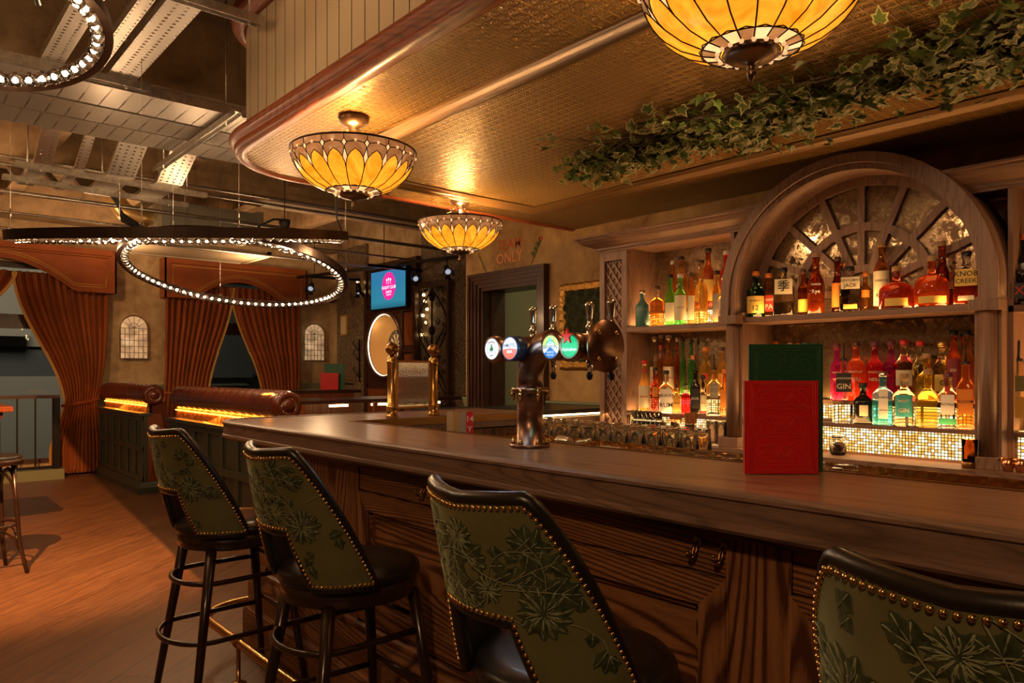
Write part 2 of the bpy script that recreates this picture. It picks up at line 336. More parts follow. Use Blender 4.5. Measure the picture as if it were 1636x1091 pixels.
# dado panelling and rails
def dado(name, x0, x1, y0, y1, axis, zt):
    m = MB()
    if axis == 'x':       # runs along X, faces -Y
        m.box(x0, x1, y0 - .018, y0 - .001, 0, zt - .05)
        k = x0 + .05
        while k < x1: m.box(k - .003, k + .003, y0 - .0195, y0 - .0175, .12, zt - .09, 1); k += .1
        m.box(x0, x1, y0 - .05, y0 - .001, zt - .02, zt); m.box(x0, x1, y0 - .035, y0 - .001, zt - .06, zt - .02); m.box(x0, x1, y0 - .03, y0 - .001, 0, .12)
    else:
        m.box(x0 - .018, x0 - .001, y0, y1, 0, zt - .05)
        k = y0 + .05
        while k < y1: m.box(x0 - .0195, x0 - .0175, k - .003, k + .003, .12, zt - .09, 1); k += .1
        m.box(x0 - .05, x0 - .001, y0, y1, zt - .02, zt); m.box(x0 - .035, x0 - .001, y0, y1, zt - .06, zt - .02); m.box(x0 - .03, x0 - .001, y0, y1, 0, .12)
    return struct(m.build(name, [GREENP, GROOVE]))
dado('trim_1', 2.25, 3.28, WY, 0, 'x', 1.17); dado('trim_2', 5.06, FX, WY, 0, 'x', 1.17)
dado('trim_3', WX, 0, 3.68, DY0 - .12, 'y', 1.11); dado('trim_4', WX, 0, DY1 + .12, 5.73, 'y', 1.11); dado('trim_5', 6.1, 0, 3.4, 5.52, 'y', 1.11)
dado('trim_6', FX, 0, 10.3, WY - .06, 'y', 1.17)
struct(MB().box(W2[0], W2[1], WY - .05, WY + .2, .98, 1.02).build('trim_7', W_DARKH))
# door surround
m = MB(); prof = [(0, 0), (.05, 0), (.05, .02), (.075, .02), (.075, .035), (.10, .04), (.10, .055), (.13, .055), (.13, 0)]
for i, (o0, o1, d) in enumerate([(.0, .035, .02), (.035, .07, .035), (.07, .10, .05), (.10, .13, .065)]):
    m.box(WX - d, WX - .001, DY0 - o1, DY0 - o0, 0, DZ + o1); m.box(WX - d, WX - .001, DY1 + o0, DY1 + o1, 0, DZ + o1)
    m.box(WX - d, WX - .001, DY0 - o0, DY1 + o0, DZ + o0, DZ + o1)
m.box(WX, WX + .28, DY0, DY0 + .03, 0, DZ).box(WX, WX + .28, DY1 - .03, DY1, 0, DZ).box(WX, WX + .28, DY0 + .03, DY1 - .03, DZ - .03, DZ)
m.box(WX + .1, WX + .16, DY1 - .06, DY1 - .03, 0, DZ - .03)
struct(m.build('door_1', W_DARK))
# windows: frames and panes
GLASSW = (lambda n: (n.set(col=(.88, .86, .80), rough=.02, trans=1, ior=1.15), n.mat)[-1])(NM('window_glass'))
def window(name, w, bars, zb):
    m = MB(); y0, y1 = WY + .10, WY + .16; t = .06
    m.box(w[0], w[0] + t, y0, y1, w[2], w[3]).box(w[1] - t, w[1], y0, y1, w[2], w[3]).box(w[0] + t, w[1] - t, y0, y1, w[2], w[2] + t).box(w[0] + t, w[1] - t, y0, y1, w[3] - t, w[3])
    for b in bars: m.box(b - .03, b + .03, y0, y1, w[2] + t, w[3] - t)
    m.box(w[0] + t, w[1] - t, y0 - .02, y1, zb - .09, zb + .09)
    o = struct(m.build(name, W_DARK)); g = MB().box(w[0] + .03, w[1] - .03, WY + .125, WY + .132, w[2] + .03, w[3] - .03).build('pane', GLASSW, o); return o
window('window_1', W1, [.75], 2.0); window('window_2', W2, [], 2.0)
# what lies across the street
OUTW = simple('pale_render_outside', (.23, .21, .17), .8); OUTD = simple('dark_roof_outside', (.05, .055, .055), .7)
m = MB(); m.box(-4, 8, 19, 20, -3, 1.25); m.prism([(3.2, 18.8, 1.0), (7.4, 18.8, 1.0), (5.6, 18.8, 2.0)], (0, 1, 0)); m.box(-1, 2.6, 18.6, 19, 2.1, 2.35)
for k in range(5): m.box(-3.2 + 2.1 * k, -2.1 + 2.1 * k, 18.97, 18.99, -1.2, .3, 1)
m.box(6.2, 7.4, 18.6, 18.9, 1.2, 1.5, 1); m.box(-4, 8, 19.2, 20, 1.25, 6.0, 1); m.box(-.5, 3.2, 19.1, 19.2, 1.9, 3.6, 0)
tag(m.build('building', [OUTW, OUTD]), 'pale building with low gabled roofs seen across the dark street', 'building')
# beams and joists of the concrete ceiling
for k, y in enumerate((-1.6, 5.3, 8.05, 10.75)):
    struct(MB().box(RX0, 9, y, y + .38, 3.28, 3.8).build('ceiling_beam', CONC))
struct(MB().box(RX0, 1.42, 2.6, 2.95, 3.3, 3.8).build('ceiling_beam', CONC))
for x in (-2.4, -1.2, 0.0, 1.2, 2.4, 3.6, 4.8):
    for (a, b) in ((5.68, 8.05), (8.43, 10.75)):
        struct(MB().box(x, x + .16, a, b, 3.48, 3.8).build('ceiling_joist', CONC))

# ================================================================ CANOPY OVER THE BAR
CZ = 2.532; CXo, CYo, CR = 1.50, 4.25, .48
path = [(WX, CYo, 0)] + [(CXo + CR - CR * sin(math.radians(a)), CYo - CR + CR * cos(math.radians(a)), 0) for a in range(0, 91, 6)] + [(CXo, -3.6, 0)]
can = thing('bar_canopy', 'large curved ceiling canopy over the bar with gold pressed tin underside and cream boards', 'canopy', (2.9, 4.0, CZ))
L0 = (2.9, 4.0, CZ)
poly = [(x, y, CZ) for x, y, _ in path] + [(WX, -3.6, CZ)]
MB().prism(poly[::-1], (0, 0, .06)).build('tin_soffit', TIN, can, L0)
def lift(p, z): return [(x, y, z) for x, y, _ in p]
# boards: follow the path with a V groove every 11 cm
def resample(p, step):
    out = [Vector(p[0])]; acc = 0
    for a, b in zip(p, p[1:]):
        a, b = Vector(a), Vector(b); L = (b - a).length; d = step - acc
        while d <= L: out.append(a + (b - a) * d / L); d += step
        acc = (acc + L) % step if L + acc >= step else acc + L
    return out
rs = resample(path, .108); m = MB(); pr = []
for i, p in enumerate(rs):
    t = (rs[min(i + 1, len(rs) - 1)] - rs[max(i - 1, 0)]).normalized(); n_ = Vector((t.y, -t.x, 0))
    pr += [(p - t * .0035, 0), (p - n_ * .007, 1), (p + t * .0035, 0)]
v = [(*q[0].xy, z) for q in pr for z in (2.60, 3.20)]
for i in range(len(pr) - 1):
    m.add([v[2 * i], v[2 * i + 2], v[2 * i + 3], v[2 * i + 1]], [(0, 1, 2, 3)], 1 if (pr[i][1] or pr[i + 1][1]) else 0)
m.build('cream_boarding', [CREAM, GROOVE], can, L0)
P1 = [(0, -.012), (.045, -.012), (.06, 0), (.062, .016), (.05, .026), (.068, .034), (.085, .05), (.088, .066), (.078, .082), (.055, .09), (.05, .10), (.032, .112), (.028, .125), (0, .125)]
MB().sweep(P1, lift(path, CZ), smooth=True).build('lower_trim', W_TRIM, can, L0)
P2 = [(0, 0), (.03, 0), (.04, .012), (.06, .018), (.075, .035), (.078, .052), (.062, .066), (.07, .075), (.07, .10), (0, .10)]
MB().sweep(P2, lift(path, 3.185), smooth=True).build('upper_trim', W_TRIM, can, L0)
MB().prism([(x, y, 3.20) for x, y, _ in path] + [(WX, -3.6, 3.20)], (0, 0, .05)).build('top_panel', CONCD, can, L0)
fr = [(1.93, -3.5, CZ), (1.93, 3.90, CZ), (3.61, 3.90, CZ), (3.61, -3.5, CZ)]
P3 = [(-.042, .002), (-.042, -.01), (-.03, -.014), (-.026, -.032), (-.010, -.045), (.010, -.045), (.018, -.028), (.03, -.028), (.034, -.012), (.042, -.012), (.042, .002)]
MB().sweep(P3, fr, smooth=True).build('soffit_moulding', TINT, can, L0)

# ================================================================ STAINED GLASS LAMPS
JW = {}
def lamp(label, loc):
    t = thing('stained_glass_lamp', label, 'lamp', loc, rnd.uniform(0, .3), 'stained glass bowl lamps hanging under the canopy'); NP = 18
    t['group'] = 'stained glass bowl lamps hanging under the canopy'
    zt, H_, R = -.155, .215, .285
    def bowl(u, v, off=0):      # u in sectors, v 0 bottom .. 1 rim
        ph = .22 + v * (pi / 2 - .22 - .10); r = R * (sin(ph) ** .86) * 1.0; z = zt - H_ * cos(ph) * 1.02 + .012
        a = 2 * pi * u / NP; n_ = Vector((cos(a) * sin(ph), sin(a) * sin(ph), -cos(ph)))
        return Vector((r * cos(a), r * sin(a), z)) + n_ * off
    m = MB(); lead = MB()
    def pane(pts, mi, rings=3):
        pts = [Vector((a, b)) for a, b in pts]; q = []
        for a, b in zip(pts, pts[1:] + pts[:1]):
            k = max(1, int((b - a).length / .14)); q += [a + (b - a) * i / k for i in range(k)]
        c = sum(q, Vector((0, 0))) / len(q); n = len(q); vs = [bowl(c.x, c.y)]; fs = []
        for r_ in range(1, rings + 1):
            for p in q: w = c + (p - c) * r_ / rings; vs.append(bowl(w.x, w.y))
        fs += [(0, 1 + i, 1 + (i + 1) % n) for i in range(n)]
        for r_ in range(rings - 1): fs += [(1 + r_ * n + i, 1 + (r_ + 1) * n + i, 1 + (r_ + 1) * n + (i + 1) % n, 1 + r_ * n + (i + 1) % n) for i in range(n)]
        m.add(vs, fs, mi, True); lead.tube([bowl(p.x, p.y, .001) for p in q], .0022, 4, closed=True)
    for i in range(NP):
        tip = [(.5, .48), (.47, .56), (.38, .65), (.22, .725), (0, .78)]
        pet = [(i - .5, .13), (i + .5, .13)] + [(i + a, b) for a, b in tip] + [(i - a, b) for a, b in tip[-2::-1]]
        pane(pet, 0)
        k = [(i + .5, .48), (i + .62, .65), (i + .62, .66), (i + .5, .80), (i + .38, .66), (i + .38, .65)]
        kk = [(i + .5, .48), (i + .53, .56), (i + .62, .65), (i + .5, .80), (i + .38, .65), (i + .47, .56)]
        pane(kk, 1)
        pane([(i, .78), (i + .22, .725), (i + .38, .65), (i + .5, .80), (i + .38, .87), (i + .08, .89), (i - .08, .89), (i - .38, .87), (i - .5, .80), (i - .38, .65), (i - .22, .725)], 2)
        pane([(i + .5, .80), (i + .62, .86), (i + .5, .92), (i + .38, .86)], 1, 1)
        pane([(i + .08, .89), (i + .38, .87), (i + .5, .92), (i + .5, .995), (i - .5, .995), (i - .5, .92), (i - .38, .87), (i - .08, .89)], 2)
        pane([(i - .5, .0), (i + .5, .0), (i + .5, .13), (i, .15), (i - .5, .13)], 1 if i % 2 else 2, 1)
        for q_ in (bowl(i, .90, .003), bowl(i + .5, .02, .004)):
            if 'jewel' not in JW: JW['jewel'] = MB().ball((0, 0, 0), .0065, 8).build('glass_jewel', WHITEG, t).data; j_ = t.children[-1]; j_.location = q_
            else: j_ = bpy.data.objects.new('glass_jewel', JW['jewel']); COL.objects.link(j_); j_.parent = t; j_.location = q_
    lead.tube([bowl(i / 3, 1.0) for i in range(NP * 3)], .0045, 6, closed=True)
    sh = m.build('glass_bowl', [AMBER, WHITEG, BROWNG], t); sh['label'] = 'amber petal glass bowl'
    lead.build('leading', LEAD, t); 
    f = MB(); zb = bowl(0, 0).z
    f.lathe([(.001, zb + .006), (.07, zb + .004), (.074, zb - .004), (.06, zb - .016), (.03, zb - .024), (.012, zb - .03), (.009, zb - .045), (.015, zb - .052), (.009, zb - .064), (.001, zb - .078)], seg=24)
    f.build('finial', BRONZE, t)
    c = MB(); c.lathe([(.001, 0), (.068, 0), (.07, -.012), (.066, -.03), (.045, -.045), (.026, -.052), (.022, -.075), (.01, -.085), (.001, -.085)], seg=24); c.build('ceiling_rose', BRONZE, t)
    for j in range(3):
        a = 2 * pi * j / 3 + .4; ch = MB(); p0 = Vector((.026 * cos(a), .026 * sin(a), -.06)); p1 = Vector((.2 * cos(a), .2 * sin(a), zt - .03)); nl = 7
        for q in range(nl):
            c0 = p0.lerp(p1, (q + .5) / nl); d = (p1 - p0).normalized(); s1 = d.cross(Vector((0, 0, 1))).normalized(); s2 = d.cross(s1) if q % 2 else s1; L = (p1 - p0).length / nl * .62
            ch.tube([c0 + d * L * cos(2 * pi * e / 10) + s2 * .0065 * sin(2 * pi * e / 10) for e in range(10)], .0017, 5, closed=True)
        ch.build('chain', BRONZE, t)
    b = MB().ball((0, 0, zt - .05), .03, 12); b.cyl((0, 0, -.08), (0, 0, zt - .02), .007, 8); o = b.build('bulb', emit('lamp_bulb_glow', (1, .6, .25), 12) if 'lamp_bulb_glow' not in bpy.data.materials else bpy.data.materials['lamp_bulb_glow'], t)
    return t
LAMPS = [(1.70, 1.02, CZ), (1.68, 3.036, CZ), (3.02, 4.0, CZ)]
lamp('largest and nearest amber petal lamp, beside the ivy', LAMPS[0])
lamp('middle-sized amber petal lamp hung by the curved canopy corner', LAMPS[1])
lamp('smallest and farthest amber petal lamp, left of the painted wall lettering', LAMPS[2])
def light(kind, name, loc, energy, col, rot=None, **kw):
    l = bpy.data.lights.new(name, kind); l.energy = energy; l.color = col
    for k, v in kw.items(): setattr(l, k, v)
    o = bpy.data.objects.new(name, l); COL.objects.link(o); o.location = loc
    if rot is not None:
        if hasattr(rot, '__len__') and len(rot) == 3: o.rotation_euler = (Vector(rot) - Vector(loc)).to_track_quat('-Z', 'Y').to_euler()
    return o
for i, (x, y, z) in enumerate(LAMPS):
    light('POINT', 'lamp_bulb_light', (x, y, z - .20), 66, (1, .56, .20), shadow_soft_size=.04)

# ================================================================ IVY GARLAND
IVS = [(2.98, 2.75), (2.95, 2.5), (2.98, 2.2), (2.98, 1.85), (2.93, 1.5), (2.93, 1.15), (2.95, .8), (2.95, .45), (2.95, -.1)]
def ivy():
    t = thing('ivy_garland', 'trailing ivy garland with cream-edged leaves fixed under the tin canopy', 'plant', (2.9, 1.5, CZ))
    L = (2.9, 1.5, CZ); lv = MB(); lc = MB(); st = MB(); r = random.Random(3)
    spine = IVS
    def leaf(p, s, tilt, az):
        out = [(0, -.05), (.28, -.28), (.5, -.1), (.42, .12), (.55, .42), (.25, .42), (0, 1.0), (-.25, .42), (-.55, .42), (-.42, .12), (-.5, -.1), (-.28, -.28)]
        M = Matrix.Rotation(az, 3, 'Z') @ Matrix.Rotation(tilt, 3, 'X') @ Matrix.Rotation(r.uniform(-.5, .5), 3, 'Y')
        vs = [p + M @ Vector((0, .1 * s, .02 * s))] + [p + M @ Vector((a * s, b * s, -.10 * s * abs(a) * 2)) for a, b in out]
        inn = [p + M @ Vector((a * s * .74, (b - .1) * s * .74 + .1 * s, -.07 * s * abs(a) * 2 - .0008)) for a, b in out]; n = len(out)
        var = r.random() < .55
        lv.add([vs[0]] + (inn if var else vs[1:]), [(0, 1 + i, 1 + (i + 1) % n) for i in range(n)], 0)
        if var: lc.add(vs[1:] + inn, [(i, (i + 1) % n, n + (i + 1) % n, n + i) for i in range(n)], 0)
    def at(q):
        k = min(int(q), len(spine) - 2); w = q - k; a, b = spine[k], spine[k + 1]; return Vector((a[0] + (b[0] - a[0]) * w, a[1] + (b[1] - a[1]) * w))
    for j in range(10):
        off = r.uniform(-.2, .2); pts = []
        for k in range(0, 33):
            q = k / 4 * .99; c = at(q); wd = .35 + .65 * min(1, q / 2.5); pts.append((c.x + off * wd + .05 * sin(k * 1.1 + j), c.y + .05 * cos(k * .9 + j * 2), CZ - .03 - .035 * abs(sin(k * .7 + j))))
        st.tube(pts, .003, 5)
    for k in range(3000):
        q = r.uniform(0, 7.99); c = at(q); wd = (.13 + .24 * min(1, q / 3.5)) * (.72 + .28 * sin(q * 2.3 + 1))
        x = c.x + r.gauss(0, wd * .55); y = c.y + r.gauss(0, .09); dz = abs(r.gauss(0, .045)) + .02
        leaf(Vector((min(x, 3.56), y, CZ - .012 - dz)), r.uniform(.032, .062), r.uniform(2.2, 3.9), r.uniform(0, 6.28))
    for (x, y) in ((2.5, 2.6), (2.62, 2.35), (2.95, 2.55), (2.68, 2.1), (3.28, 2.0)):
        for k in range(12): leaf(Vector((x + r.gauss(0, .05), y + r.gauss(0, .05), CZ - .04 - abs(r.gauss(0, .03)))), r.uniform(.03, .05), r.uniform(2.2, 3.6), r.uniform(0, 6.28))
        st.tube([(x, y, CZ - .03), (x * .6 + 2.85 * .4, y * .6 + 2.3 * .4, CZ - .05), (2.85, 2.3, CZ - .03)], .0025, 5)
    a = lv.build('green_leaves', IVY, t, L); b = lc.build('cream_leaf_edges', IVYC, t, L); c = st.build('stems', STEM, t, L)
    for o in (a, b, c): o['kind'] = 'stuff'
ivy()
# ================================================================ BAR COUNTER
BX, BY, BR, BT = 1.385, 4.08, .26, 1.10
bc = thing('bar_counter', 'long oak bar counter with rounded end and panelled front', 'bar counter', (1.7, 1.8, 0)); LB = (1.7, 1.8, 0)
outer = [(3.25, BY, 0)] + [(BX + BR - BR * sin(math.radians(a)), BY - BR + BR * cos(math.radians(a)), 0) for a in range(0, 91, 6)] + [(BX, -2.6, 0)]
poly = [(x, y, BT - .078) for x, y, _ in outer] + [(1.89, -2.6, BT - .078), (1.89, 3.47, BT - .078), (3.25, 3.47, BT - .078)]
MB().prism(poly[::-1], (0, 0, .076)).build('countertop', W_TOP, bc, LB)
PE = [(-.03, .002), (.0, .002), (.008, -.004), (.009, -.012), (.002, -.017), (.002, -.064), (.008, -.068), (.010, -.078), (.004, -.086), (-.03, -.086)]
MB().sweep([(o, u + BT) for o, u in PE], outer, smooth=False).build('edge_band', W_EDGE, bc, LB)
FX0 = 1.47; YE = 3.65
m = MB(); m.box(FX0 + .02, 1.86, -2.6, YE, 0, BT - .086); m.box(1.86, 3.2, 3.5, YE, 0, BT - .086); m.build('carcass', W_BODYV, bc, LB)
m = MB(); m.box(FX0 - .005, FX0 + .03, -2.6, YE, .995, BT - .086); m.box(FX0 - .02, FX0 + .02, -2.6, YE + .02, .985, .998)
m.build('frieze_rail', W_BODY, bc, LB)
ends = [(3.65, 2.609), (.94, .784), (-.80, -.956)]   # pilasters
for a, b in ends:
    m = MB(); m.box(FX0 - .004, FX0 + .02, b, a, .10, 1.0)
    for s_ in (a - .006, b): m.box(FX0 - .008, FX0 + .02, s_, s_ + .006, .12, .995)
    m.build('pilaster', W_BODYV, bc, LB)
m = MB(); m.box(FX0 + .0, FX0 + .12, 3.62, YE + .005, .12, 1.0); m.box(FX0 - .015, FX0 + .16, 3.5, YE + .03, .80, .885); m.box(FX0 - .015, FX0 + .16, 3.5, YE + .03, .34, .40)
m.build('corner_post', W_BODYV, bc, LB)
for a, b in ((2.609, .94), (.784, -.80), (-.956, -2.6)):     # a > b along Y
    h = MB(); h.box(FX0, FX0 + .02, b, a, .893, .99); h.build('upper_rail', W_BODY, bc, LB)
    f = MB(); w = .072; z1, z0 = .888, .385
    def mit(p, q, r_, s_): f.prism([(FX0 - .012, *p), (FX0 - .012, *q), (FX0 - .012, *r_), (FX0 - .012, *s_)], (.03, 0, 0), 0)
    A, B, Cc, D = (b, z1), (a, z1), (a, z0), (b, z0); a2, b2, c2, d2 = (b + w, z1 - w), (a - w, z1 - w), (a - w, z0 + w), (b + w, z0 + w)
    mit(A, B, b2, a2); f.build('panel_frame_rail', W_BODY, bc, LB); f = MB(); mit(D, d2, c2, Cc); f.build('panel_frame_rail', W_BODY, bc, LB)
    f = MB(); mit(A, a2, d2, D); f.build('panel_frame_stile', W_BODYV, bc, LB); f = MB(); mit(B, Cc, c2, b2); f.build('panel_frame_stile', W_BODYV, bc, LB)
    p = MB(); p.box(FX0 + .018, FX0 + .03, b + w, a - w, z0 + w, z1 - w)
    k = .035; p.box(FX0 + .006, FX0 + .02, b + w, a - w, z1 - w - .018, z1 - w).box(FX0 + .006, FX0 + .02, b + w, a - w, z0 + w, z0 + w + .018).box(FX0 + .006, FX0 + .02, b + w, b + w + .018, z0 + w, z1 - w).box(FX0 + .006, FX0 + .02, a - w - .018, a - w, z0 + w, z1 - w)
    p.build('inset_panel', W_BODY, bc, LB)
m = MB(); pr = [(0, 0), (.05, 0), (.05, .15), (.045, .16), (.045, .17), (.03, .185), (.03, .30), (.026, .31), (.02, .325), (.012, .335), (.012, .345), (.02, .352), (.02, .366), (0, .375)]
m.sweep(pr, [(3.2, YE, 0), (FX0, YE, 0), (FX0, -2.6, 0)]).build('skirting', W_BODY, bc, LB)
m = MB(); m.box(1.885, 1.90, -2.6, 3.46, BT - .04, BT + .001).box(1.9, 3.25, 3.455, 3.47, BT - .04, BT + .001); m.build('brass_edge_strip', BRASSD, bc, LB)
# coat hooks under the top
def hook(y):
    h = MB(); x = FX0 - .008
    h.lathe([(.001, 0), (.011, 0), (.011, .003), (.001, .004)], (x - .003, y, .962), 16, axis='x', sy=1.9); h.tube([(x - .005, y, .957), (x - .02, y, .948), (x - .028, y, .935), (x - .03, y, .922), (x - .042, y, .914), (x - .055, y, .920), (x - .058, y, .934)], .0042, 8)
    h.tube([(x - .005, y, .957), (x - .01, y, .93), (x - .02, y, .915), (x - .034, y, .909)], .0042, 8); h.ball((x - .058, y, .938), .006, 8); h.ball((x - .006, y, .975), .003, 6); h.ball((x - .006, y, .962), .003, 6)
    h.v = [(FX0 - .008 + (a - FX0 + .008) * .75, y + (b - y) * .9, .966 + (c_ - .966) * .68) for a, b, c_ in h.v]
    return h.build('coat_hook', BRASSD, bc, LB)
for y in (2.135, 2.06, 1.015, .945, -.72): hook(y)
# brass foot rail
fr_ = thing('foot_rail', 'brass foot rail curving round the end of the bar', 'foot rail', (1.21, 2.0, 0)); LF = (1.21, 2.0, 0)
rail = [(1.21, -2.4, .18), (1.21, 1, .18), (1.21, 3.45, .18)] + [(x, y, .18) for x, y, _ in [(1.21 + .22 - .22 * cos(math.radians(a)), 3.55 + .22 * sin(math.radians(a)), 0) for a in range(0, 91, 10)]] + [(1.9, 3.77, .18)]
MB().tube(rail, .019, 14).build('rail', BRASS, fr_, LF)
for (x, y) in ((1.21, 3.2), (1.21, 2.2), (1.21, 1.2), (1.21, .2), (1.62, 3.77)):
    b = MB(); b.lathe([(.034, 0), (.034, .004), (.02, .01), (.009, .012), (.009, .16), (.012, .162)], (x, y, .001), 16); b.lathe([(.024, -.014), (.024, .014)], (x, y, .18), 16, axis='y' if x < 1.3 else 'x')
    ty = (x + .20, y, .08) if x < 1.3 else (x, y - .08, .10); b.cyl((x, y, .165), (ty[0], ty[1], .09) if x < 1.3 else (x, y - .07, .1), .005, 8)
    b.build('bracket', BRASS, fr_, LF)

# ================================================================ BACK BAR
bb = thing('back_bar', 'limed oak back bar shelving with central arch and antique mirror', 'back bar', (4.2, 1.8, .905)); LK = (4.2, 1.8, .905)
PB = [(2.435, 2.547), (1.086, 1.198)]; ACY = 1.8165; ACZ = 1.785; AR = .7305
YL0, YL1 = 3.41, 3.665
ZS = 1.683
# bench the whole thing stands on
wk = thing('back_counter', 'dark oak back counter below the bottle shelves', 'counter', (4.1, 1.5, 0)); LW = (4.1, 1.5, 0)
MB().box(3.80, 4.38, -2.6, 3.67, .868, .905).build('worktop', W_BACK, wk, LW)
m = MB(); m.box(3.84, 4.38, -2.6, 3.66, 0, .868)
for k in range(9): m.box(3.836, 3.84, -2.5 + .7 * k, -1.84 + .7 * k, .1, .84, 1)
m.build('cabinet', [W_DARK, BLACK], wk, LW)
# lattice pilaster
m = MB(); m.box(4.05, 4.38, YL1 - .02, YL1, .905, 2.235).box(4.05, 4.38, YL0, YL0 + .02, .905, 2.235).box(4.05, 4.07, YL0 + .02, YL0 + .045, .905, 2.235).box(4.05, 4.07, YL1 - .045, YL1 - .02, .905, 2.235)
m.box(4.05, 4.07, YL0 + .045, YL1 - .045, 2.16, 2.235).box(4.05, 4.07, YL0 + .045, YL1 - .045, .905, .99); m.box(4.085, 4.09, YL0 + .02, YL1 - .02, .905, 2.235)
m.build('lattice_pilaster', W_BACKV, bb, LK)
la = MB(); ya, yb, za, zb = YL0 + .045, YL1 - .045, .99, 2.16
for sgn in (1, -1):
    z = za - .3
    while z < zb + .3:
        y0, z0, y1, z1 = ya, z, yb, z + sgn * (yb - ya) * 1.35
        # clip to the opening
        pts = []
        for yy in [ya + (yb - ya) * q / 40 for q in range(41)]:
            zz = z0 + (z1 - z0) * (yy - ya) / (yb - ya)
            if za + .002 <= zz <= zb - .002: pts.append((yy, zz))
        if len(pts) > 1:
            (p0, p1) = pts[0], pts[-1]; x = 4.072 if sgn > 0 else 4.079
            c = (x, (p0[0] + p1[0]) / 2, (p0[1] + p1[1]) / 2); d = Vector((0, p1[0] - p0[0], p1[1] - p0[1])); L_ = d.length / 2; d.normalize(); nn = Vector((1, 0, 0)).cross(d)
            la.obox(c, d * L_, nn * .0065, Vector((.004, 0, 0)))
        z += .078
la.build('lattice', W_BACKV, bb, LK)
# outer piers with half round columns
for a, b in PB:
    m = MB(); m.box(3.96, 4.32, a, b, .905, ZS + .03); cy = (a + b) / 2
    m.lathe([(.040, .965), (.040, 1.645)], (3.955, cy, 0), 24, sx=1.1)
    m.build('pier', W_BACKV, bb, LK)
    MB().box(3.885, 4.02, a - .008, b + .008, .905, .962).build('pier_base', W_BACKV, bb, LK, bevel=.003); MB().box(3.885, 4.02, a - .006, b + .006, 1.645, ZS + .012).build('pier_capital', W_BACKV, bb, LK, bevel=.003)
# the arch: front ring, inner rebate, barrel
def arch_pts(r, n=48, y=ACY, z=ACZ): return [(y + r * cos(pi * i / n), z + r * sin(pi * i / n)) for i in range(n + 1)]
def arch_band(r0, r1, x0, x1, name, mat, zb=None, n=48):
    m = MB(); a = arch_pts(r0, n); b = arch_pts(r1, n)
    if zb is not None:
        a = [(a[0][0], zb)] + a + [(a[-1][0], zb)]; b = [(b[0][0], zb)] + b + [(b[-1][0], zb)]
    k = len(a); v = [(x0, y, z) for y, z in a] + [(x0, y, z) for y, z in b] + [(x1, y, z) for y, z in a] + [(x1, y, z) for y, z in b]; f = []
    fl = []
    for i in range(k - 1):
        fl += [(i, i + 1, k + i + 1, k + i)]
    m.add(v, fl, 0, False)
    b0 = 0
    m2 = [(2 * k + i, 3 * k + i, 3 * k + i + 1, 2 * k + i + 1) for i in range(k - 1)]
    for q in m2: m.f.append(list(q)); m.m.append(0); m.s.append(False)
    for i in range(k - 1):
        m.f.append([i, 2 * k + i, 2 * k + i + 1, i + 1]); m.m.append(0); m.s.append(True)
        m.f.append([k + i, k + i + 1, 3 * k + i + 1, 3 * k + i]); m.m.append(0); m.s.append(True)
    m.f += [[0, k, 3 * k, 2 * k], [k - 1, 3 * k - 1, 4 * k - 1, 2 * k - 1][:4]]; m.f[-1] = [k - 1, 3 * k - 1, 4 * k - 1, 2 * k - 1]; m.m += [0, 0]; m.s += [False, False]
    return m.build(name, mat, bb, LK)
arch_band(AR, AR - .052, 3.90, 3.925, 'arch_face', W_BACKV, ZS + .012)
arch_band(AR - .002, AR - .078, 3.925, 4.30, 'arch_barrel', W_BACKV, ZS + .012)
arch_band(AR - .052, AR - .085, 3.918, 3.93, 'arch_bead', W_BACKV, ZS + .012)
# fanlight in front of the arched mirror
XFAN = 4.165; fr0 = AR - .078; FZ = 1.80
arch_band(fr0, fr0 - .05, XFAN - .012, XFAN + .012, 'fan_outer_ring', W_BACKV, ZS)
m = MB(); m.prism([(4.186, y, z) for y, z in [(ACY + fr0, ZS)] + arch_pts(fr0) + [(ACY - fr0, ZS)]], (.004, 0, 0)); m.build('arch_mirror', MIRROR, bb, LK)
def ring_seg(r0, r1, x0, x1, a0, a1, n=36):
    m = MB(); pa = [(ACY + r0 * cos(a0 + (a1 - a0) * i / n), FZ + r0 * sin(a0 + (a1 - a0) * i / n)) for i in range(n + 1)]; pb = [(ACY + r1 * cos(a0 + (a1 - a0) * i / n), FZ + r1 * sin(a0 + (a1 - a0) * i / n)) for i in range(n + 1)]
    for i in range(n):
        v = [(x, *p) for x in (x0, x1) for p in (pa[i], pa[i + 1], pb[i + 1], pb[i])]
        m.add(v, [(0, 1, 2, 3), (7, 6, 5, 4), (0, 4, 5, 1), (3, 2, 6, 7)], 0)
    return m
ring_seg(.385, .340, XFAN - .010, XFAN + .012, -.05, pi + .05).build('fan_middle_ring', W_BACKV, bb, LK)
ring_seg(.155, .112, XFAN - .010, XFAN + .012, -.2, pi + .2).build('fan_inner_ring', W_BACKV, bb, LK)
for k in range(9):
    a = math.radians(0 + 22.5 * k); d = Vector((0, cos(a), sin(a))); c = Vector((XFAN, ACY, FZ)) + d * ((.135 + fr0 - .03) / 2)
    MB().obox(c, d * ((fr0 - .03 - .135) / 2), Vector((1, 0, 0)).cross(d) * .019, (.009, 0, 0)).build('fan_spoke', W_BACKV, bb, LK)
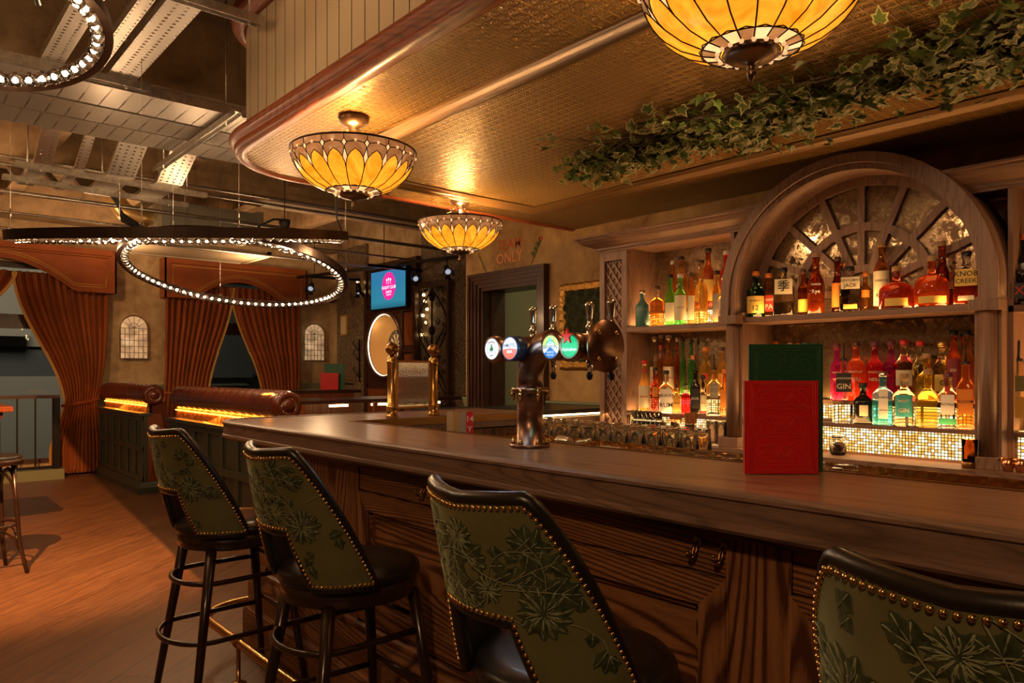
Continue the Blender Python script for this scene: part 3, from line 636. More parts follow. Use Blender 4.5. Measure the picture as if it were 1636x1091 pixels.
# shelves, soffits, cornices
def shelf(y0, y1, x0, x1, z, n='shelf'): return MB().box(x0, x1, y0, y1, z - .034, z).build(n, W_BACK, bb, LK, bevel=.002)
shelf(2.547, YL0, 4.05, 4.385, ZS - .012); shelf(1.198, 2.435, 3.965, 4.25, ZS); shelf(-2.6, 1.086, 4.05, 4.385, ZS - .012)
for (y0, y1) in ((2.36, YL1 + .0), (-2.6, 1.27)):
    MB().box(4.06, 4.385, y0, y1, 2.235, 2.262).build('soffit', W_BACK, bb, LK)
pc = [(0, 0), (.012, 0), (.012, .012), (.022, .02), (.024, .034), (.05, .046), (.09, .062), (.115, .086), (.118, .094), (.135, .098), (.135, .11), (0, .11)]
def corn(path): return MB().sweep([(o, u + 2.222) for o, u in pc], path, smooth=False).build('cornice', W_BACK, bb, LK)
corn([(4.385, YL1, 0), (4.05, YL1, 0), (4.05, 2.305, 0)]); corn([(4.05, 1.328, 0), (4.05, -2.6, 0)])
# mirrors behind the shelves
for (y0, y1, z0, z1, x) in ((2.547, YL0, .905, 2.235, 4.375), (-2.6, 1.086, .905, 2.235, 4.375), (1.198, 2.435, .905, ZS - .03, 4.30)):
    MB().box(x, x + .006, y0, y1, z0, z1).build('mirror_panel', MIRROR, bb, LK)
for y_ in (2.547, 1.063): MB().box(4.05, 4.38, y_, y_ + .023, .905, 2.235).build('bay_side', W_BACKV, bb, LK)
# backlit steps behind brass mesh
def m_mesh():
    n = NM('backlit_square_mesh'); s3 = sep(n, n.co()); P = .0155
    fy = n.math('FRACT', n.math('DIVIDE', s3[1], P)); fz = n.math('FRACT', n.math('DIVIDE', s3[2], P))
    a = n.math('MULTIPLY', n.math('GREATER_THAN', fy, .24), n.math('GREATER_THAN', fz, .24))
    cell = n.n('VectorMath', {0: n.n('VectorMath', {0: n.co(), 1: (P, P, P)}, operation='DIVIDE').outputs[0]}, operation='FLOOR').outputs[0]
    wn = n.n('TexWhiteNoise', {'Vector': cell}).outputs[0]
    c = n.ramp(wn, [(.35, (1, .50, .10)), (.7, (1, .82, .50))])
    n.set(col=(.04, .025, .015), metal=.6, rough=.4, ecol=c, estr=n.math('MULTIPLY', a, n.math('ADD', 1.0, n.math('MULTIPLY', wn, 1.5)))); return n.mat
MESH = m_mesh()
def step(y0, y1, x0, x1, z0, z1, nm='bottle_step', side=.012):
    s_ = MB().box(x0 - .02, x1, y0, y1, z1 - .022, z1).build(nm, W_BACK, bb, LK)
    m = MB(); m.box(x0 - .004, x0 + .012, y0, y1, z0, z0 + .012).box(x0 - .004, x0 + .012, y0, y0 + side, z0, z1 - .022).box(x0 - .004, x0 + .012, y1 - side, y1, z0, z1 - .022); m.build('step_frame', W_BACK, s_)
    s_.children[0].matrix_local = Matrix.Identity(4); s_.children[0].location = (-LK[0], -LK[1], -LK[2])
    g = MB().box(x0 + .004, x0 + .007, y0 + side, y1 - side, z0 + .010, z1 - .022).build('lit_mesh', MESH, s_); g.location = (-LK[0], -LK[1], -LK[2])
for (y0, y1) in ((2.57, YL0), (-2.6, 1.063)):
    step(y0, y1, 4.07, 4.37, .905, 1.072); step(y0, y1, 4.215, 4.37, 1.072, 1.195); step(y0, y1, 4.215, 4.37, ZS - .012, ZS + .105)
step(1.198, 2.435, 4.07, 4.298, .905, 1.072); step(1.198, 2.435, 4.185, 4.298, 1.072, 1.195)
def led(n, y0, y1, x, z, e, up=1, col=(1, .5, .16), w=.02):
    o = light('AREA', n, (x, (y0 + y1) / 2, z), e, col, shape='RECTANGLE', size=abs(y1 - y0), size_y=w); o.rotation_euler = (0 if up < 0 else pi, 0, pi / 2); return o
# light rising from the lit steps through the bottles
for (y0, y1, x) in ((2.58, 3.40, 4.30), (1.21, 2.42, 4.255), (-1.2, 1.05, 4.30)):
    led('shelf_led_light', y0, y1, x - .19, 1.078, 4.5 * (y1 - y0), 1, w=.10); led('shelf_led_light', y0, y1, x - .02, 1.20, 5 * (y1 - y0), 1, w=.09)
led('shelf_led_light', 2.58, 3.40, 4.15, ZS + .0, 4.5, 1, w=.12); led('shelf_led_light', 2.58, 3.40, 4.28, ZS + .112, 3.5, 1, w=.1); led('arch_led_light', 1.25, 2.38, 4.0, ZS + .004, 7.5, 1, w=.05); led('shelf_led_light', -1.2, 1.05, 4.15, ZS, 7, 1, w=.12)
led('ledge_led_light', 1.21, 2.42, 4.0, 1.04, 2.2, -1); led('ledge_led_light', 2.58, 3.40, 4.0, 1.04, 1.6, -1); led('ledge_led_light', -1.2, 1.05, 4.0, 1.04, 2.6, -1)

# ================================================================ BEER FONT
ft = thing('beer_font', 'bronze pipe beer font with four illuminated round badges', 'beer tap', (1.725, 1.885, BT)); LT = (1.725, 1.885, BT)
fx, fy = 1.725, 1.885
m = MB(); R_ = .045
m.lathe([(.070, 0), (.070, .009), (R_, .009), (R_, .185), (.063, .185), (.063, .194), (.063, .196), (.063, .204), (R_, .204)], (fx, fy, BT), 32)
ZB = BT + .338      # centre height of the cross bar
pts = [(fx, fy, BT + .20)] + [(fx, fy - .12 + .12 * cos(math.radians(a)), BT + .235 + .12 * sin(math.radians(a))) for a in range(0, 91, 9)]
m.tube(pts, R_, 24); m.build('column', GUN, ft, LT)
m = MB()
for z in (.009, .185):
    for k in range(6):
        a = k * pi / 3 + .25; c = (fx + .058 * cos(a), fy + .058 * sin(a), BT + z)
        m = MB(); m.lathe([(.008, 0), (.008, .008), (.0055, .014), (.002, .02)], c, 6)
        if z > .1: m.lathe([(.008, 0), (.008, -.008), (.004, -.026), (.001, -.026)], (c[0], c[1], c[2] + .0), 6)
        m.build('flange_bolt', BRASS, ft, LT)
yA, yB = 2.06, 1.541
MB().lathe([(.001, yB), (.043, yB), (.043, yA - .004), (.05, yA), (.052, yA + .01), (.03, yA + .024), (.001, yA + .026)], (fx, 0, ZB), 28, axis='y').build('cross_bar', GUN, ft, LT)
m = MB().lathe([(.001, yB - .010), (.082, yB - .010), (.082, yB), (.001, yB)], (fx, 0, ZB), 36, axis='y'); m.build('end_plate', GUN, ft, LT)
for k in range(4): a = pi / 4 + k * pi / 2; MB().lathe([(.001, yB - .018), (.006, yB - .017), (.009, yB - .010)], (fx + .058 * cos(a), 0, ZB + .058 * sin(a)), 10, axis='y').build('end_plate_bolt', BRASS, ft, LT)
# badges: round drums that face the customers, slightly turned to the camera
def disc_face(mb, c, xd, yd, nrm, r0, r1, mi, lift_, a0=0, a1=360, n=40):
    vs = []; k = n
    for i in range(k + 1):
        a = math.radians(a0 + (a1 - a0) * i / k)
        for r in (r0, r1): vs.append(c + nrm * lift_ + xd * (r * cos(a)) + yd * (r * sin(a)))
    mb.add(vs, [(2 * i, 2 * i + 1, 2 * i + 3, 2 * i + 2) for i in range(k)], mi)
def star(mb, c, xd, yd, nrm, r, mi, l0, l1):
    p = [c + xd * ((r if k % 2 == 0 else r * .40) * sin(pi * k / 5)) + yd * ((r if k % 2 == 0 else r * .40) * cos(pi * k / 5)) + nrm * l0 for k in range(10)]
    mb.prism(p, nrm * (l1 - l0), mi)
E_W = emit('badge_white', (.85, .95, 1.0), 1.25); E_R = emit('badge_orange_red', (1, .10, .02), 1.5); E_B = emit('badge_blue', (.02, .22, .75), 1.0); E_G = emit('badge_green', (.0, .62, .22), 1.1)
E_DG = emit('badge_dark_green', (.0, .22, .10), .8); E_BK = simple('badge_dark_ink', (.01, .015, .03), .5); E_LB = emit('badge_light_blue', (.1, .62, .9), 1.4); E_Y = emit('badge_yellow_green', (.62, .8, .2), 1.3); REDST = simple('red_star_enamel', (.75, .02, .02), .3); E_LR = emit('badge_dark_red', (.35, .03, .03), .8)
def badge(i, y):
    nrm = Vector((-1, 0, 0)); yd = Vector((0, 0, 1)); xd = yd.cross(nrm); R0 = .0415
    base = Vector((fx, y, ZB)); c = base + nrm * .085; t = MB()
    rot = Matrix((xd, yd, nrm)).transposed()
    prof = [(.030, .0), (.034, .03), (R0, .04), (R0 + .003, .06), (R0 + .003, .083), (R0 - .003, .0885), (R0 - .006, .085), (.001, .085)]
    v = []; seg = 36
    for r, z in prof:
        for k in range(seg): v.append(base + rot @ Vector((r * cos(2 * pi * k / seg), r * sin(2 * pi * k / seg), z)))
    t.add(v, [(j * seg + k, j * seg + (k + 1) % seg, (j + 1) * seg + (k + 1) % seg, (j + 1) * seg + k) for j in range(len(prof) - 1) for k in range(seg)], 0, True)
    b = t.build('badge_drum', GUN if i != 1 else simple('badge_blue_black_drum', (.02, .03, .06), .3, .3), ft, LT)
    f = MB(); A = (c, xd, yd, nrm); r = R0 - .004
    if i == 0:
        disc_face(f, *A, 0, r, 0, .001); disc_face(f, *A, r * .62, r * .66, 1, .0018); f.text('BIRRA MORETTI', c + yd * .023, xd, yd, .0085, 1, .002); f.text('L AUTENTICA', c - yd * .011, xd, yd, .006, 3, .002)
        f.text('1859', c - yd * .023, xd, yd, .008, 3, .002)
        f.prism([c + xd * a * .008 + yd * b * .008 + nrm * .0016 for a, b in ((-1.1, -.9), (1.2, -.9), (1.0, .6), (.4, .9), (.5, 1.9), (-.5, 1.9), (-.3, .9), (-1.3, .5))], nrm * .0005, 2)
        f.prism([c + xd * a * .008 + yd * b * .008 + nrm * .0021 for a, b in ((-1.6, .1), (-.6, .1), (-.6, 1.0), (-1.6, 1.0))], nrm * .0005, 4)
        mats = [E_W, E_LR, E_DG, E_BK, E_Y]
    elif i == 1:
        disc_face(f, *A, 0, r, 0, .001); disc_face(f, *A, 0, r, 1, .0016, 186, 354); f.text('AMSTEL', c + yd * .009, xd, yd, .0185, 2, .0025, squash=1.0); f.text('BIER', c - yd * .012, xd, yd, .015, 0, .0025)
        mats = [E_W, E_R, E_BK]
    elif i == 2:
        disc_face(f, *A, 0, r, 0, .001); disc_face(f, *A, r * .62, r, 3, .0014, 5, 175); disc_face(f, *A, r * .5, r * .62, 5, .0014, 5, 175); disc_face(f, *A, 0, r, 1, .0016, 215, 325); f.text('B', c + yd * .018, xd, yd, .030, 4, .0025); f.text('BRIXTON', c - yd * .002, xd, yd, .0155, 2, .0026)
        f.text('RELIANCE', c - yd * .017, xd, yd, .0075, 0, .0026); f.text('PALE ALE', c - yd * .026, xd, yd, .0075, 0, .0026); mats = [E_W, E_B, E_BK, E_Y, E_LB, E_G]
    else:
        disc_face(f, *A, 0, r, 0, .001); f.text('Heineken', c - yd * .010, xd, yd, .017, 1, .0022); disc_face(f, *A, r * .9, r, 3, .0014)
        mats = [E_G, E_W, REDST, E_DG]
        star(f, c + yd * .030, xd, yd, nrm, .026, 2, .006, .014)
    f.build('badge_face', mats, ft, LT)
    light('POINT', 'badge_glow', tuple(c + nrm * .05), [.35, .5, .35, .28][i], [(.7, .85, 1), (.4, .65, 1), (.5, .8, 1), (.3, 1, .6)][i], shadow_soft_size=.03)
for i, y in enumerate((1.989, 1.892, 1.694, 1.61)): badge(i, y)
# handles and nozzles on the barman's side
for y in (1.96, 1.856, 1.683, 1.587):
    x = fx + .085; hb = MB()
    hb.cyl((fx + .03, y, ZB), (x, y, ZB), .013, 12); hb.lathe([(.001, -.035), (.013, -.03), (.013, .03), (.017, .034), (.017, .042), (.010, .05), (.012, .062), (.015, .07), (.010, .078), (.0075, .09), (.010, .10), (.015, .14), (.0155, .148), (.008, .154), (.001, .155)], (x, y, ZB), 14)
    hb.build('tap_handle', CHROME, ft, LT)
    nz = MB(); nz.lathe([(.001, -.03), (.012, -.032), (.010, -.06), (.0065, -.085), (.001, -.085)], (x, y, ZB), 12); q = nz.build('nozzle', CHROME, ft, LT)
    nz = MB().lathe([(.001, -.082), (.008, -.082), (.0115, -.092), (.008, -.105), (.001, -.108)], (x, y, ZB), 10).build('nozzle_cap', BLACKP, ft, LT)

# ================================================================ MENUS
def menu(name, label, c0, c1, z, h, th, colr, emb):
    # upright embossed cover from floor point c0 to c1
    a, b = Vector((*c0, z)), Vector((*c1, z)); w = (b - a).length; xd = (b - a).normalized(); up = Vector((0, 0, 1)); nrm = xd.cross(up) # towards viewer
    if nrm.dot(Vector((0, 0, EYE)) - a) < 0: nrm = -nrm
    back = -nrm; t = thing(name, label, 'menu', tuple((a + b) / 2)); lo = tuple((a + b) / 2)
    n = NM(name + '_leatherette'); n.set(col=colr, rough=.42, spec=.4, sheen=.15); n.bump(n.noise(420, 2), .12, .0006)
    m = MB()
    for k, off in ((0, 0), (1, th - .003)):
        m.obox(a + xd * w / 2 + up * h / 2 + back * (off + .0015), xd * w / 2, up * h / 2, back * .0015)
    m.obox(a + up * h / 2 + back * th / 2 + xd * .0015, xd * .0015, up * h / 2, back * th / 2)
    m.build('cover', n.mat, t, lo, bevel=.0006)
    MB().obox(a + xd * (w / 2 + .0005) + up * h / 2 + back * th / 2, xd * (w / 2 - .004), up * (h / 2 - .003), back * (th / 2 - .0035)).build('pages', simple('paper', (.62, .5, .34), .8) if 'paper' not in bpy.data.materials else bpy.data.materials['paper'], t, lo)
    e = MB(); P = lambda u, v: a + xd * u * w + up * v * h + nrm * .0003
    def curve(f, n_=26, r=.0008): e.tube([P(*f(i / n_)) for i in range(n_ + 1)], r, 5)
    def box_(u0, v0, u1, v1): 
        for q in (((u0, v0), (u1, v0)), ((u1, v0), (u1, v1)), ((u1, v1), (u0, v1)), ((u0, v1), (u0, v0))): e.tube([P(*q[0]), P(*q[1])], .0009, 5)
    box_(.08, .03, .95, .97); box_(.11, .05, .92, .95)
    def spiral(cu, cv, ru, s_, turns, ph=0):
        curve(lambda t_: (cu + s_ * ru * (1 - t_ * .8) * cos(ph + t_ * turns * 2 * pi), cv + ru * w / h * (1 - t_ * .8) * sin(ph + t_ * turns * 2 * pi)), 40)
    for row in range(emb):
        v = .05 + .9 * (row + .5) / emb
        for s_ in (-1, 1):
            spiral(.515 + s_ * .22, v, .16, s_, 1.8, 0); spiral(.515 + s_ * .07, v + .07, .07, -s_, 1.4, 2); spiral(.515 + s_ * .33, v - .08, .06, s_, 1.3, 4)
            curve(lambda t_: (.515 + s_ * (.02 + .34 * t_), v + .105 - .02 * cos(t_ * 9)), 20); curve(lambda t_: (.515 + s_ * .40 * sin(t_ * pi), v - .11 + .05 * t_), 20)
        for k in range(7): curve(lambda t_: (.515 + (k - 3) * .012 * (1 + 3 * t_), v - .03 + .07 * t_), 6)
    e.build('embossing', n.mat, t, lo)
    return t
menu('menu_book', 'red embossed menu standing upright on the bar counter, before the green one', (1.672, 1.021), (1.813, .898), BT, .236, .014, (.60, .008, .010), 3)
menu('menu_book', 'tall green embossed menu standing behind the red one on the bar counter', (1.715, 1.034), (1.853, .906), BT, .330, .014, (.009, .075, .032), 4)
# far pair on the poseur table
# ================================================================ BAR TOP FITTINGS, WING, UNDERCOUNTER
def post(x, y, label):
    t = thing('brass_post', label, 'post', (x, y, BT), group='brass ball-topped posts on the bar wing')
    m = MB(); m.lathe([(.036, 0), (.036, .012), (.030, .018), (.030, .05), (.033, .055), (.033, .065), (.026, .07), (.026, .30), (.029, .305), (.029, .315), (.026, .32), (.026, .335), (.02, .34), (.012, .352)], seg=24); m.build('shaft', BRASS, t)
    MB().ball((0, 0, .385), .036, 24).build('ball_finial', BRASSD, t); return t
post(2.20, 3.545, 'brass ball-topped post on the bar wing, left of the reeded glass'); post(2.52, 3.60, 'brass ball-topped post on the bar wing, right of the reeded glass')
rg = thing('glass_screen', 'reeded glass screen held between two brass posts on the bar', 'glass screen', (2.36, 3.57, BT)); LG = (2.36, 3.57, BT)
d = Vector((.32, .055, 0)).normalized(); c = Vector((2.36, 3.572, BT + .185)); nn = Vector((-d.y, d.x, 0)); m = MB(); N_ = 30; wd = .125
vs = []; 
for i in range(N_ * 4 + 1):
    u = -wd + 2 * wd * i / (N_ * 4); o = .0035 * abs(sin(pi * i / 4))
    for z in (-.125, .125): vs.append(c + d * u - nn * (.003 + o) + Vector((0, 0, z)))
m.add(vs, [(2 * i, 2 * i + 2, 2 * i + 3, 2 * i + 1) for i in range(N_ * 4)], 0, True); m.build('reeded_pane', (lambda n: (n.set(col=(.9, .82, .68), rough=.08, trans=.85, ior=1.3), n.mat)[-1])(NM('reeded_glass')), rg, LG)
m = MB()
for z in (-.13, .13): m.obox(c + Vector((0, 0, z)), d * .128, nn * .006, (0, 0, .006))
for u in (-.128, .128): m.obox(c + d * u, d * .006, nn * .006, (0, 0, .136))
m.build('brass_frame', BRASSD, rg, LG)
# stainless drainer and station behind the bar
t = thing('under_bar_station', 'stainless steel sink and speed rail behind the bar counter', 'bar station', (2.2, 1.5, 0)); LU = (2.2, 1.5, 0)
m = MB(); m.box(1.905, 2.35, -2.4, 3.42, .86, .88).box(1.90, 1.905, -2.4, 3.42, .88, 1.05); m.build('worktop', STEEL, t, LU)
m = MB()
for y in (-2.2, -.6, 1.0, 2.4, 3.3): m.box(2.28, 2.33, y, y + .04, 0, .86)
m.box(1.93, 2.33, -2.4, 3.4, .15, .17); m.build('frame', STEEL, t, LU)
# long mat / drip strip along the inner edge of the counter, under the glasses
tr = thing('drip_tray', 'hammered brass drip tray along the inner edge of the bar', 'tray', (2.02, 1.4, 1.03)); LD = (2.02, 1.4, 1.03)
HAM = (lambda n: (n.set(col=(.55, .32, .12), rough=.22, metal=1), n.bump(n.n('TexVoronoi', {'Vector': n.co(), 'Scale': 60}).outputs[0], .7, .004), n.mat)[-1])(NM('hammered_brass'))
m = MB(); m.box(1.905, 2.20, -2.2, 2.55, 1.055, 1.062).box(2.19, 2.20, -2.2, 2.55, 1.062, 1.085); m.build('tray_bed', HAM, tr, LD)
m = MB()
for y in (-2.0, -.5, 1.0, 2.4): m.box(1.92, 2.18, y, y + .02, .88, 1.055)
m.build('brackets', STEEL, tr, LD)
# waiting station beyond: dark slabs with lit steel between
ws = thing('service_station', 'dark-topped service station with lit stainless shelf, between bar and doorway', 'service counter', (3.4, 3.9, 0)); LS = (3.4, 3.9, 0)
m = MB(); m.box(3.28, 4.30, 3.72, 4.5, 1.055, 1.085); m.box(3.28, 3.9, 4.5, 5.0, 1.03, 1.06); m.build('dark_top', simple('black_stone', (.02, .018, .016), .35), ws, LS)
m = MB(); m.box(3.3, 4.2, 3.8, 4.95, 0, .9); m.build('cabinet', W_DARK, ws, LS)
m = MB(); m.box(2.6, 4.25, 3.75, 3.77, .92, 1.03).box(2.55, 4.25, 3.75, 4.5, .90, .92); m.build('steel_shelf', STEEL, ws, LS)
MB().box(3.2, 4.2, 3.76, 3.775, 1.04, 1.050).build('led_strip', LED, ws, LS)
light('AREA', 'station_led_light', (3.6, 3.62, 1.05), 1.6, (1, .55, .2), shape='RECTANGLE', size=1.0, size_y=.03).rotation_euler = (math.radians(-20), 0, 0)
# number tags in a holder
cx_, cy_ = 1.98, 2.62
for k, (c_, l_) in enumerate(((simple('tag_cream', (.5, .38, .2), .5), 'cream table tag, leftmost in the row on the bar'), (simple('tag_ochre', (.45, .28, .1), .5), 'ochre table tag between the cream and grey ones'), (simple('tag_grey', (.35, .32, .26), .5), 'grey table tag just left of the red one'), (simple('tag_red', (.6, .015, .02), .4), 'red table tag numbered 14 standing on the bar'))):
    x = 1.925 + .010 * k - .006 * (3 - k); y = 2.548 - .009 * k + .016 * (3 - k); d = Vector((.75, -.66, 0)); nn = Vector((.66, .75, 0)) * -1; up = Vector((.0, .0, 1))
    base = Vector((x, y, 1.062)); w = .0155; h = .125
    P = [(-w, 0), (w, 0), (w, h - .008), (w - .008, h), (-w + .008, h), (-w, h - .008)]
    m = MB(); m.prism([base + d * a + up * b for a, b in P], nn * .007, 0)
    if k == 3: m.text('14', base + up * .092 + nn * .0071, d, up, .034, 1, .0003); m.text('Y', base + up * .048 + nn * .0071, d, up, .034, 1, .0003)
    tag(m.build('table_tag', [c_, simple('tag_white_ink', (.8, .75, .65), .6)], None, (x, y, 1.062)), l_, 'tag', 'table tags in a row on the bar')
# ================================================================ BOTTLES AND GLASSES
LQ = {}
def liq(name, col, rough=.03, e=None):
    if name not in LQ:
        n = NM('liquid_' + name); n.set(col=tuple(c ** .7 for c in col), rough=rough, trans=1, ior=1.33)
        if name not in ('clear', 'pale', 'black'):
            tr = n.n('BsdfTranslucent', {'Color': (*col, 1)}); df = n.n('BsdfDiffuse', {'Color': (*col, 1)}); a = n.n('AddShader'); mx = n.n('MixShader', {0: .14 if name in ('magenta', 'red', 'orange_red', 'purple', 'blue', 'green') else .05})
            n.t.links.new(tr.outputs[0], a.inputs[0]); n.t.links.new(df.outputs[0], a.inputs[1]); n.t.links.new(n.p.outputs[0], mx.inputs[1]); n.t.links.new(a.outputs[0], mx.inputs[2]); n.t.links.new(mx.outputs[0], n.out.inputs[0])
        LQ[name] = n.mat
    return LQ[name]
liq('clear', (.96, .93, .86)); liq('gold', (1, .62, .12)); liq('amber', (.95, .30, .03)); liq('red_amber', (.75, .10, .015)); liq('dark_red', (.45, .03, .01)); liq('green', (.10, .45, .06)); liq('dark_green', (.02, .10, .03))
liq('blue', (.08, .62, .72)); liq('magenta', (.85, .02, .30)); liq('orange_red', (1, .10, .02)); liq('red', (.85, .02, .03)); liq('purple', (.45, .01, .12)); liq('black', (.02, .014, .012)); liq('pale', (1, .80, .40)); liq('yellow', (1, .70, .08))
OPQ = {'teal': simple('teal_ceramic', (.07, .20, .18), .35), 'blackg': simple('black_bottle_glass', (.010, .008, .007), .12)}
def pm(name, col, rough=.55, metal=0):
    return bpy.data.materials.get(name) or simple(name, col, rough, metal)
PAP = {'cream': pm('label_cream', (.72, .62, .42)), 'yellow': pm('label_yellow', (.80, .52, .10)), 'white': pm('label_white', (.75, .72, .66)), 'red': pm('label_red', (.55, .03, .02)), 'black': pm('label_black', (.02, .02, .02)), 'orange': pm('label_orange', (.75, .25, .03)),
       'lime': pm('label_lime', (.55, .55, .08)), 'teal': pm('label_teal', (.05, .38, .38)), 'green': pm('label_green', (.03, .30, .12)), 'grey': pm('label_grey', (.30, .28, .25)), 'maroon': pm('label_maroon', (.22, .02, .03)), 'navy': pm('label_navy', (.03, .04, .10)), 'olive': pm('label_olive', (.16, .14, .04)), 'gold': pm('label_gold', (.70, .42, .10), .35, .6)}
CAP = {'black': pm('cap_black', (.015, .014, .013), .4), 'red': pm('cap_red', (.6, .02, .02), .35), 'cork': pm('cap_cork', (.5, .3, .14), .7), 'wood': pm('cap_wood', (.42, .24, .11), .5), 'gold': pm('cap_gold', (.75, .48, .14), .3, .8), 'white': pm('cap_white', (.62, .56, .48), .5), 'orange': pm('cap_orange', (.8, .22, .03), .45), 'teal': pm('cap_teal', (.08, .42, .40), .4), 'maroon': pm('cap_maroon', (.16, .03, .05), .4), 'brown': pm('cap_brown', (.10, .045, .02), .4), 'silver': pm('cap_silver', (.7, .66, .6), .25, 1)}
VA = atan2(-.62, -.78)
nb = [0]
def bottle(label, X, px, z, h, w, shape, liquid, cap, lab=None, txt=None, ink='black', pour=False, fill=1.0, name='liquor_bottle', face=None, y=None, group=None):
    """w = width, h = total height to the stopper top; shape: round, square, bell, taper, onion, flask"""
    Y = yat(px, X) if y is None else y; rz = (face if face is not None else atan2(-Y, -X)) + rnd.uniform(-.08, .08)
    t = thing(name, label, 'bottle', (X, Y, z), rz, group); r = w / 2
    nr = min(.016, r * .42); hb = h - (.085 if pour else 0); ch = .030 if h > .2 else .024; hg = hb - ch * .8
    sq = shape in ('square', 'flask'); dp = .62 if shape == 'flask' else .86 if sq else 1.0
    if shape == 'round': prof = [(r * .9, 0), (r, .006), (r, hg * .60), (r * .93, hg * .66), (r * .6, hg * .73), (nr * 1.15, hg * .79), (nr, hg * .84), (nr, hg * .97), (nr * 1.25, hg * .975), (nr * 1.25, hg)]
    elif shape == 'bell': prof = [(r * .88, 0), (r * .94, .006), (r, hg * .40), (r, hg * .52), (r * .9, hg * .60), (r * .62, hg * .68), (nr * 1.4, hg * .735), (nr * 1.2, hg * .80), (nr * 1.25, hg * .97), (nr * 1.45, hg)]
    elif shape == 'taper': prof = [(r * .92, 0), (r, .006), (r, hg * .52), (r * .92, hg * .57), (r * .66, hg * .66), (r * .45, hg * .78), (nr, hg * .9), (nr, hg)]
    elif shape == 'onion': prof = [(r * .92, 0), (r, .01), (r, hg * .46), (r * .96, hg * .54), (r * .78, hg * .63), (r * .45, hg * .69), (nr * 1.1, hg * .73), (nr * 1.1, hg * .95), (nr * 1.3, hg)]
    else: prof = [(r * .95, 0), (r, .005), (r, hg * .62), (r * .95, hg * .66), (r * .72, hg * .715), (nr * 1.3, hg * .76), (nr * 1.1, hg * .80), (nr * 1.1, hg * .96), (nr * 1.3, hg)]
    seg = 28; m = MB(); v = []
    for rr, zz in prof:
        k_ = max(0, min(1, (rr - nr * 1.5) / max(r - nr * 1.5, 1e-4))) if sq else 0
        for i in range(seg):
            a = 2 * pi * (i + .5) / seg; ca, sa = cos(a), sin(a)
            if k_ > 0:
                e = 2 + 7 * k_; q = (abs(ca) ** e + abs(sa) ** e) ** (-1 / e)
            else: q = 1
            dd = 1 - (1 - dp) * k_ if sq else 1
            v.append((rr * q * ca * dd, rr * q * sa, zz))
    n = len(prof); m.add(v, [(j * seg + i, j * seg + (i + 1) % seg, (j + 1) * seg + (i + 1) % seg, (j + 1) * seg + i) for j in range(n - 1) for i in range(seg)], 0, True)
    m.f.append(list(range(seg))[::-1]); m.m.append(0); m.s.append(False); m.f.append([(n - 1) * seg + i for i in range(seg)]); m.m.append(0); m.s.append(False)
    gm = OPQ.get(liquid) or LQ[liquid]
    m.build('glass_body', [gm, CLEAR], t)
    if fill < 1:       # empty upper part reads as clear glass
        me = t.children[0].data
        for p in me.polygons:
            if p.center.z > hg * fill: p.material_index = 1
    c = MB(); c.lathe([(nr * 1.3, hg - .002), (nr * 1.38, hg + .002), (nr * 1.3, hb), (nr * .9, hb + .002)] if not pour else [(nr * 1.1, hg - .002), (nr * 1.1, hg + .012), (nr * .5, hg + .016)], seg=16)
    if pour: c.tube([(0, 0, hg + .01), (0, 0, hg + .05), (-.004, .0, hg + .10)], .0045, 8)
    c.build('pourer' if pour else 'stopper', CAP[cap], t)
    if lab:
        for (lc, z0, z1, wd_) in lab:        # label colour, from, to (fractions of hg), width share
            lm = MB(); k = 14; am = wd_ * 1.25; vs = []
            for j in range(2):
                zz = hg * (z0, z1)[j]
                for i in range(k + 1):
                    if sq: u = (-1 + 2 * i / k) * wd_ * .9; vs.append((r * dp + .0012, u * r, zz))
                    else:
                        a = -am + 2 * am * i / k; rr = max(rad_at(prof, hg * z0), rad_at(prof, hg * z1), rad_at(prof, hg * (z0 + z1) / 2)) + .0012; vs.append((rr * cos(a), rr * sin(a), zz))
            lm.add(vs, [(i, i + 1, k + 2 + i, k + 1 + i) for i in range(k)], 0, not sq)
            if txt and (lc, z0) == (lab[0][0], lab[0][1]):
                lines = txt if isinstance(txt, list) else [txt]; hh = hg * (z1 - z0); rr = (r * dp if sq else max(rad_at(prof, hg * z0), rad_at(prof, hg * z1))) + .0022
                for q, ln in enumerate(lines):
                    size = min(hh / (len(lines) + .3) * 1.0, 2 * r * wd_ * (.9 if sq else .8) / max(len(ln), 2) * 1.62)
                    lm.text(ln, (rr if sq else rr, 0, hg * z1 - hh * (q + .65) / (len(lines) + .3)), (0, 1, 0), (0, 0, 1), size, 1, .0002)
                if not sq:      # wrap the lettering round the bottle
                    nv = 2 * (k + 1)
                    for i in range(nv, len(lm.v)):
                        x_, y_, z_ = lm.v[i]; a = y_ / rr; lm.v[i] = (rr * cos(a), rr * sin(a), z_)
            lm.build('label', [PAP[lc], PAP[ink]], t)
    elif txt:       # lettering printed on the glass itself
        lm = MB(); lines = txt if isinstance(txt, list) else [txt]; rr = r * (dp if sq else 1) + .001
        for q, ln in enumerate(lines):
            lm.text(ln, (rr, 0, hg * (.52 - .13 * q)), (0, 1, 0), (0, 0, 1), min(.03, 2 * r * .85 / max(len(ln), 2) * 1.6), 0, .0003)
        if not sq: lm.v = [(rr * cos(y_ / rr), rr * sin(y_ / rr), z_) for x_, y_, z_ in lm.v]
        lm.build('printed_lettering', [PAP[ink]], t)
    nb[0] += 1
    return t
def rad_at(prof, z):
    for (r0, z0), (r1, z1) in zip(prof, prof[1:]):
        if z0 <= z <= z1: return r0 + (r1 - r0) * (z - z0) / max(z1 - z0, 1e-6)
    return prof[-1][0]
def zof(py, px, X): u = (px - 818) / FOC; return EYE + (593 - py) / FOC * X / (sin(YAW) + cos(YAW) * u)
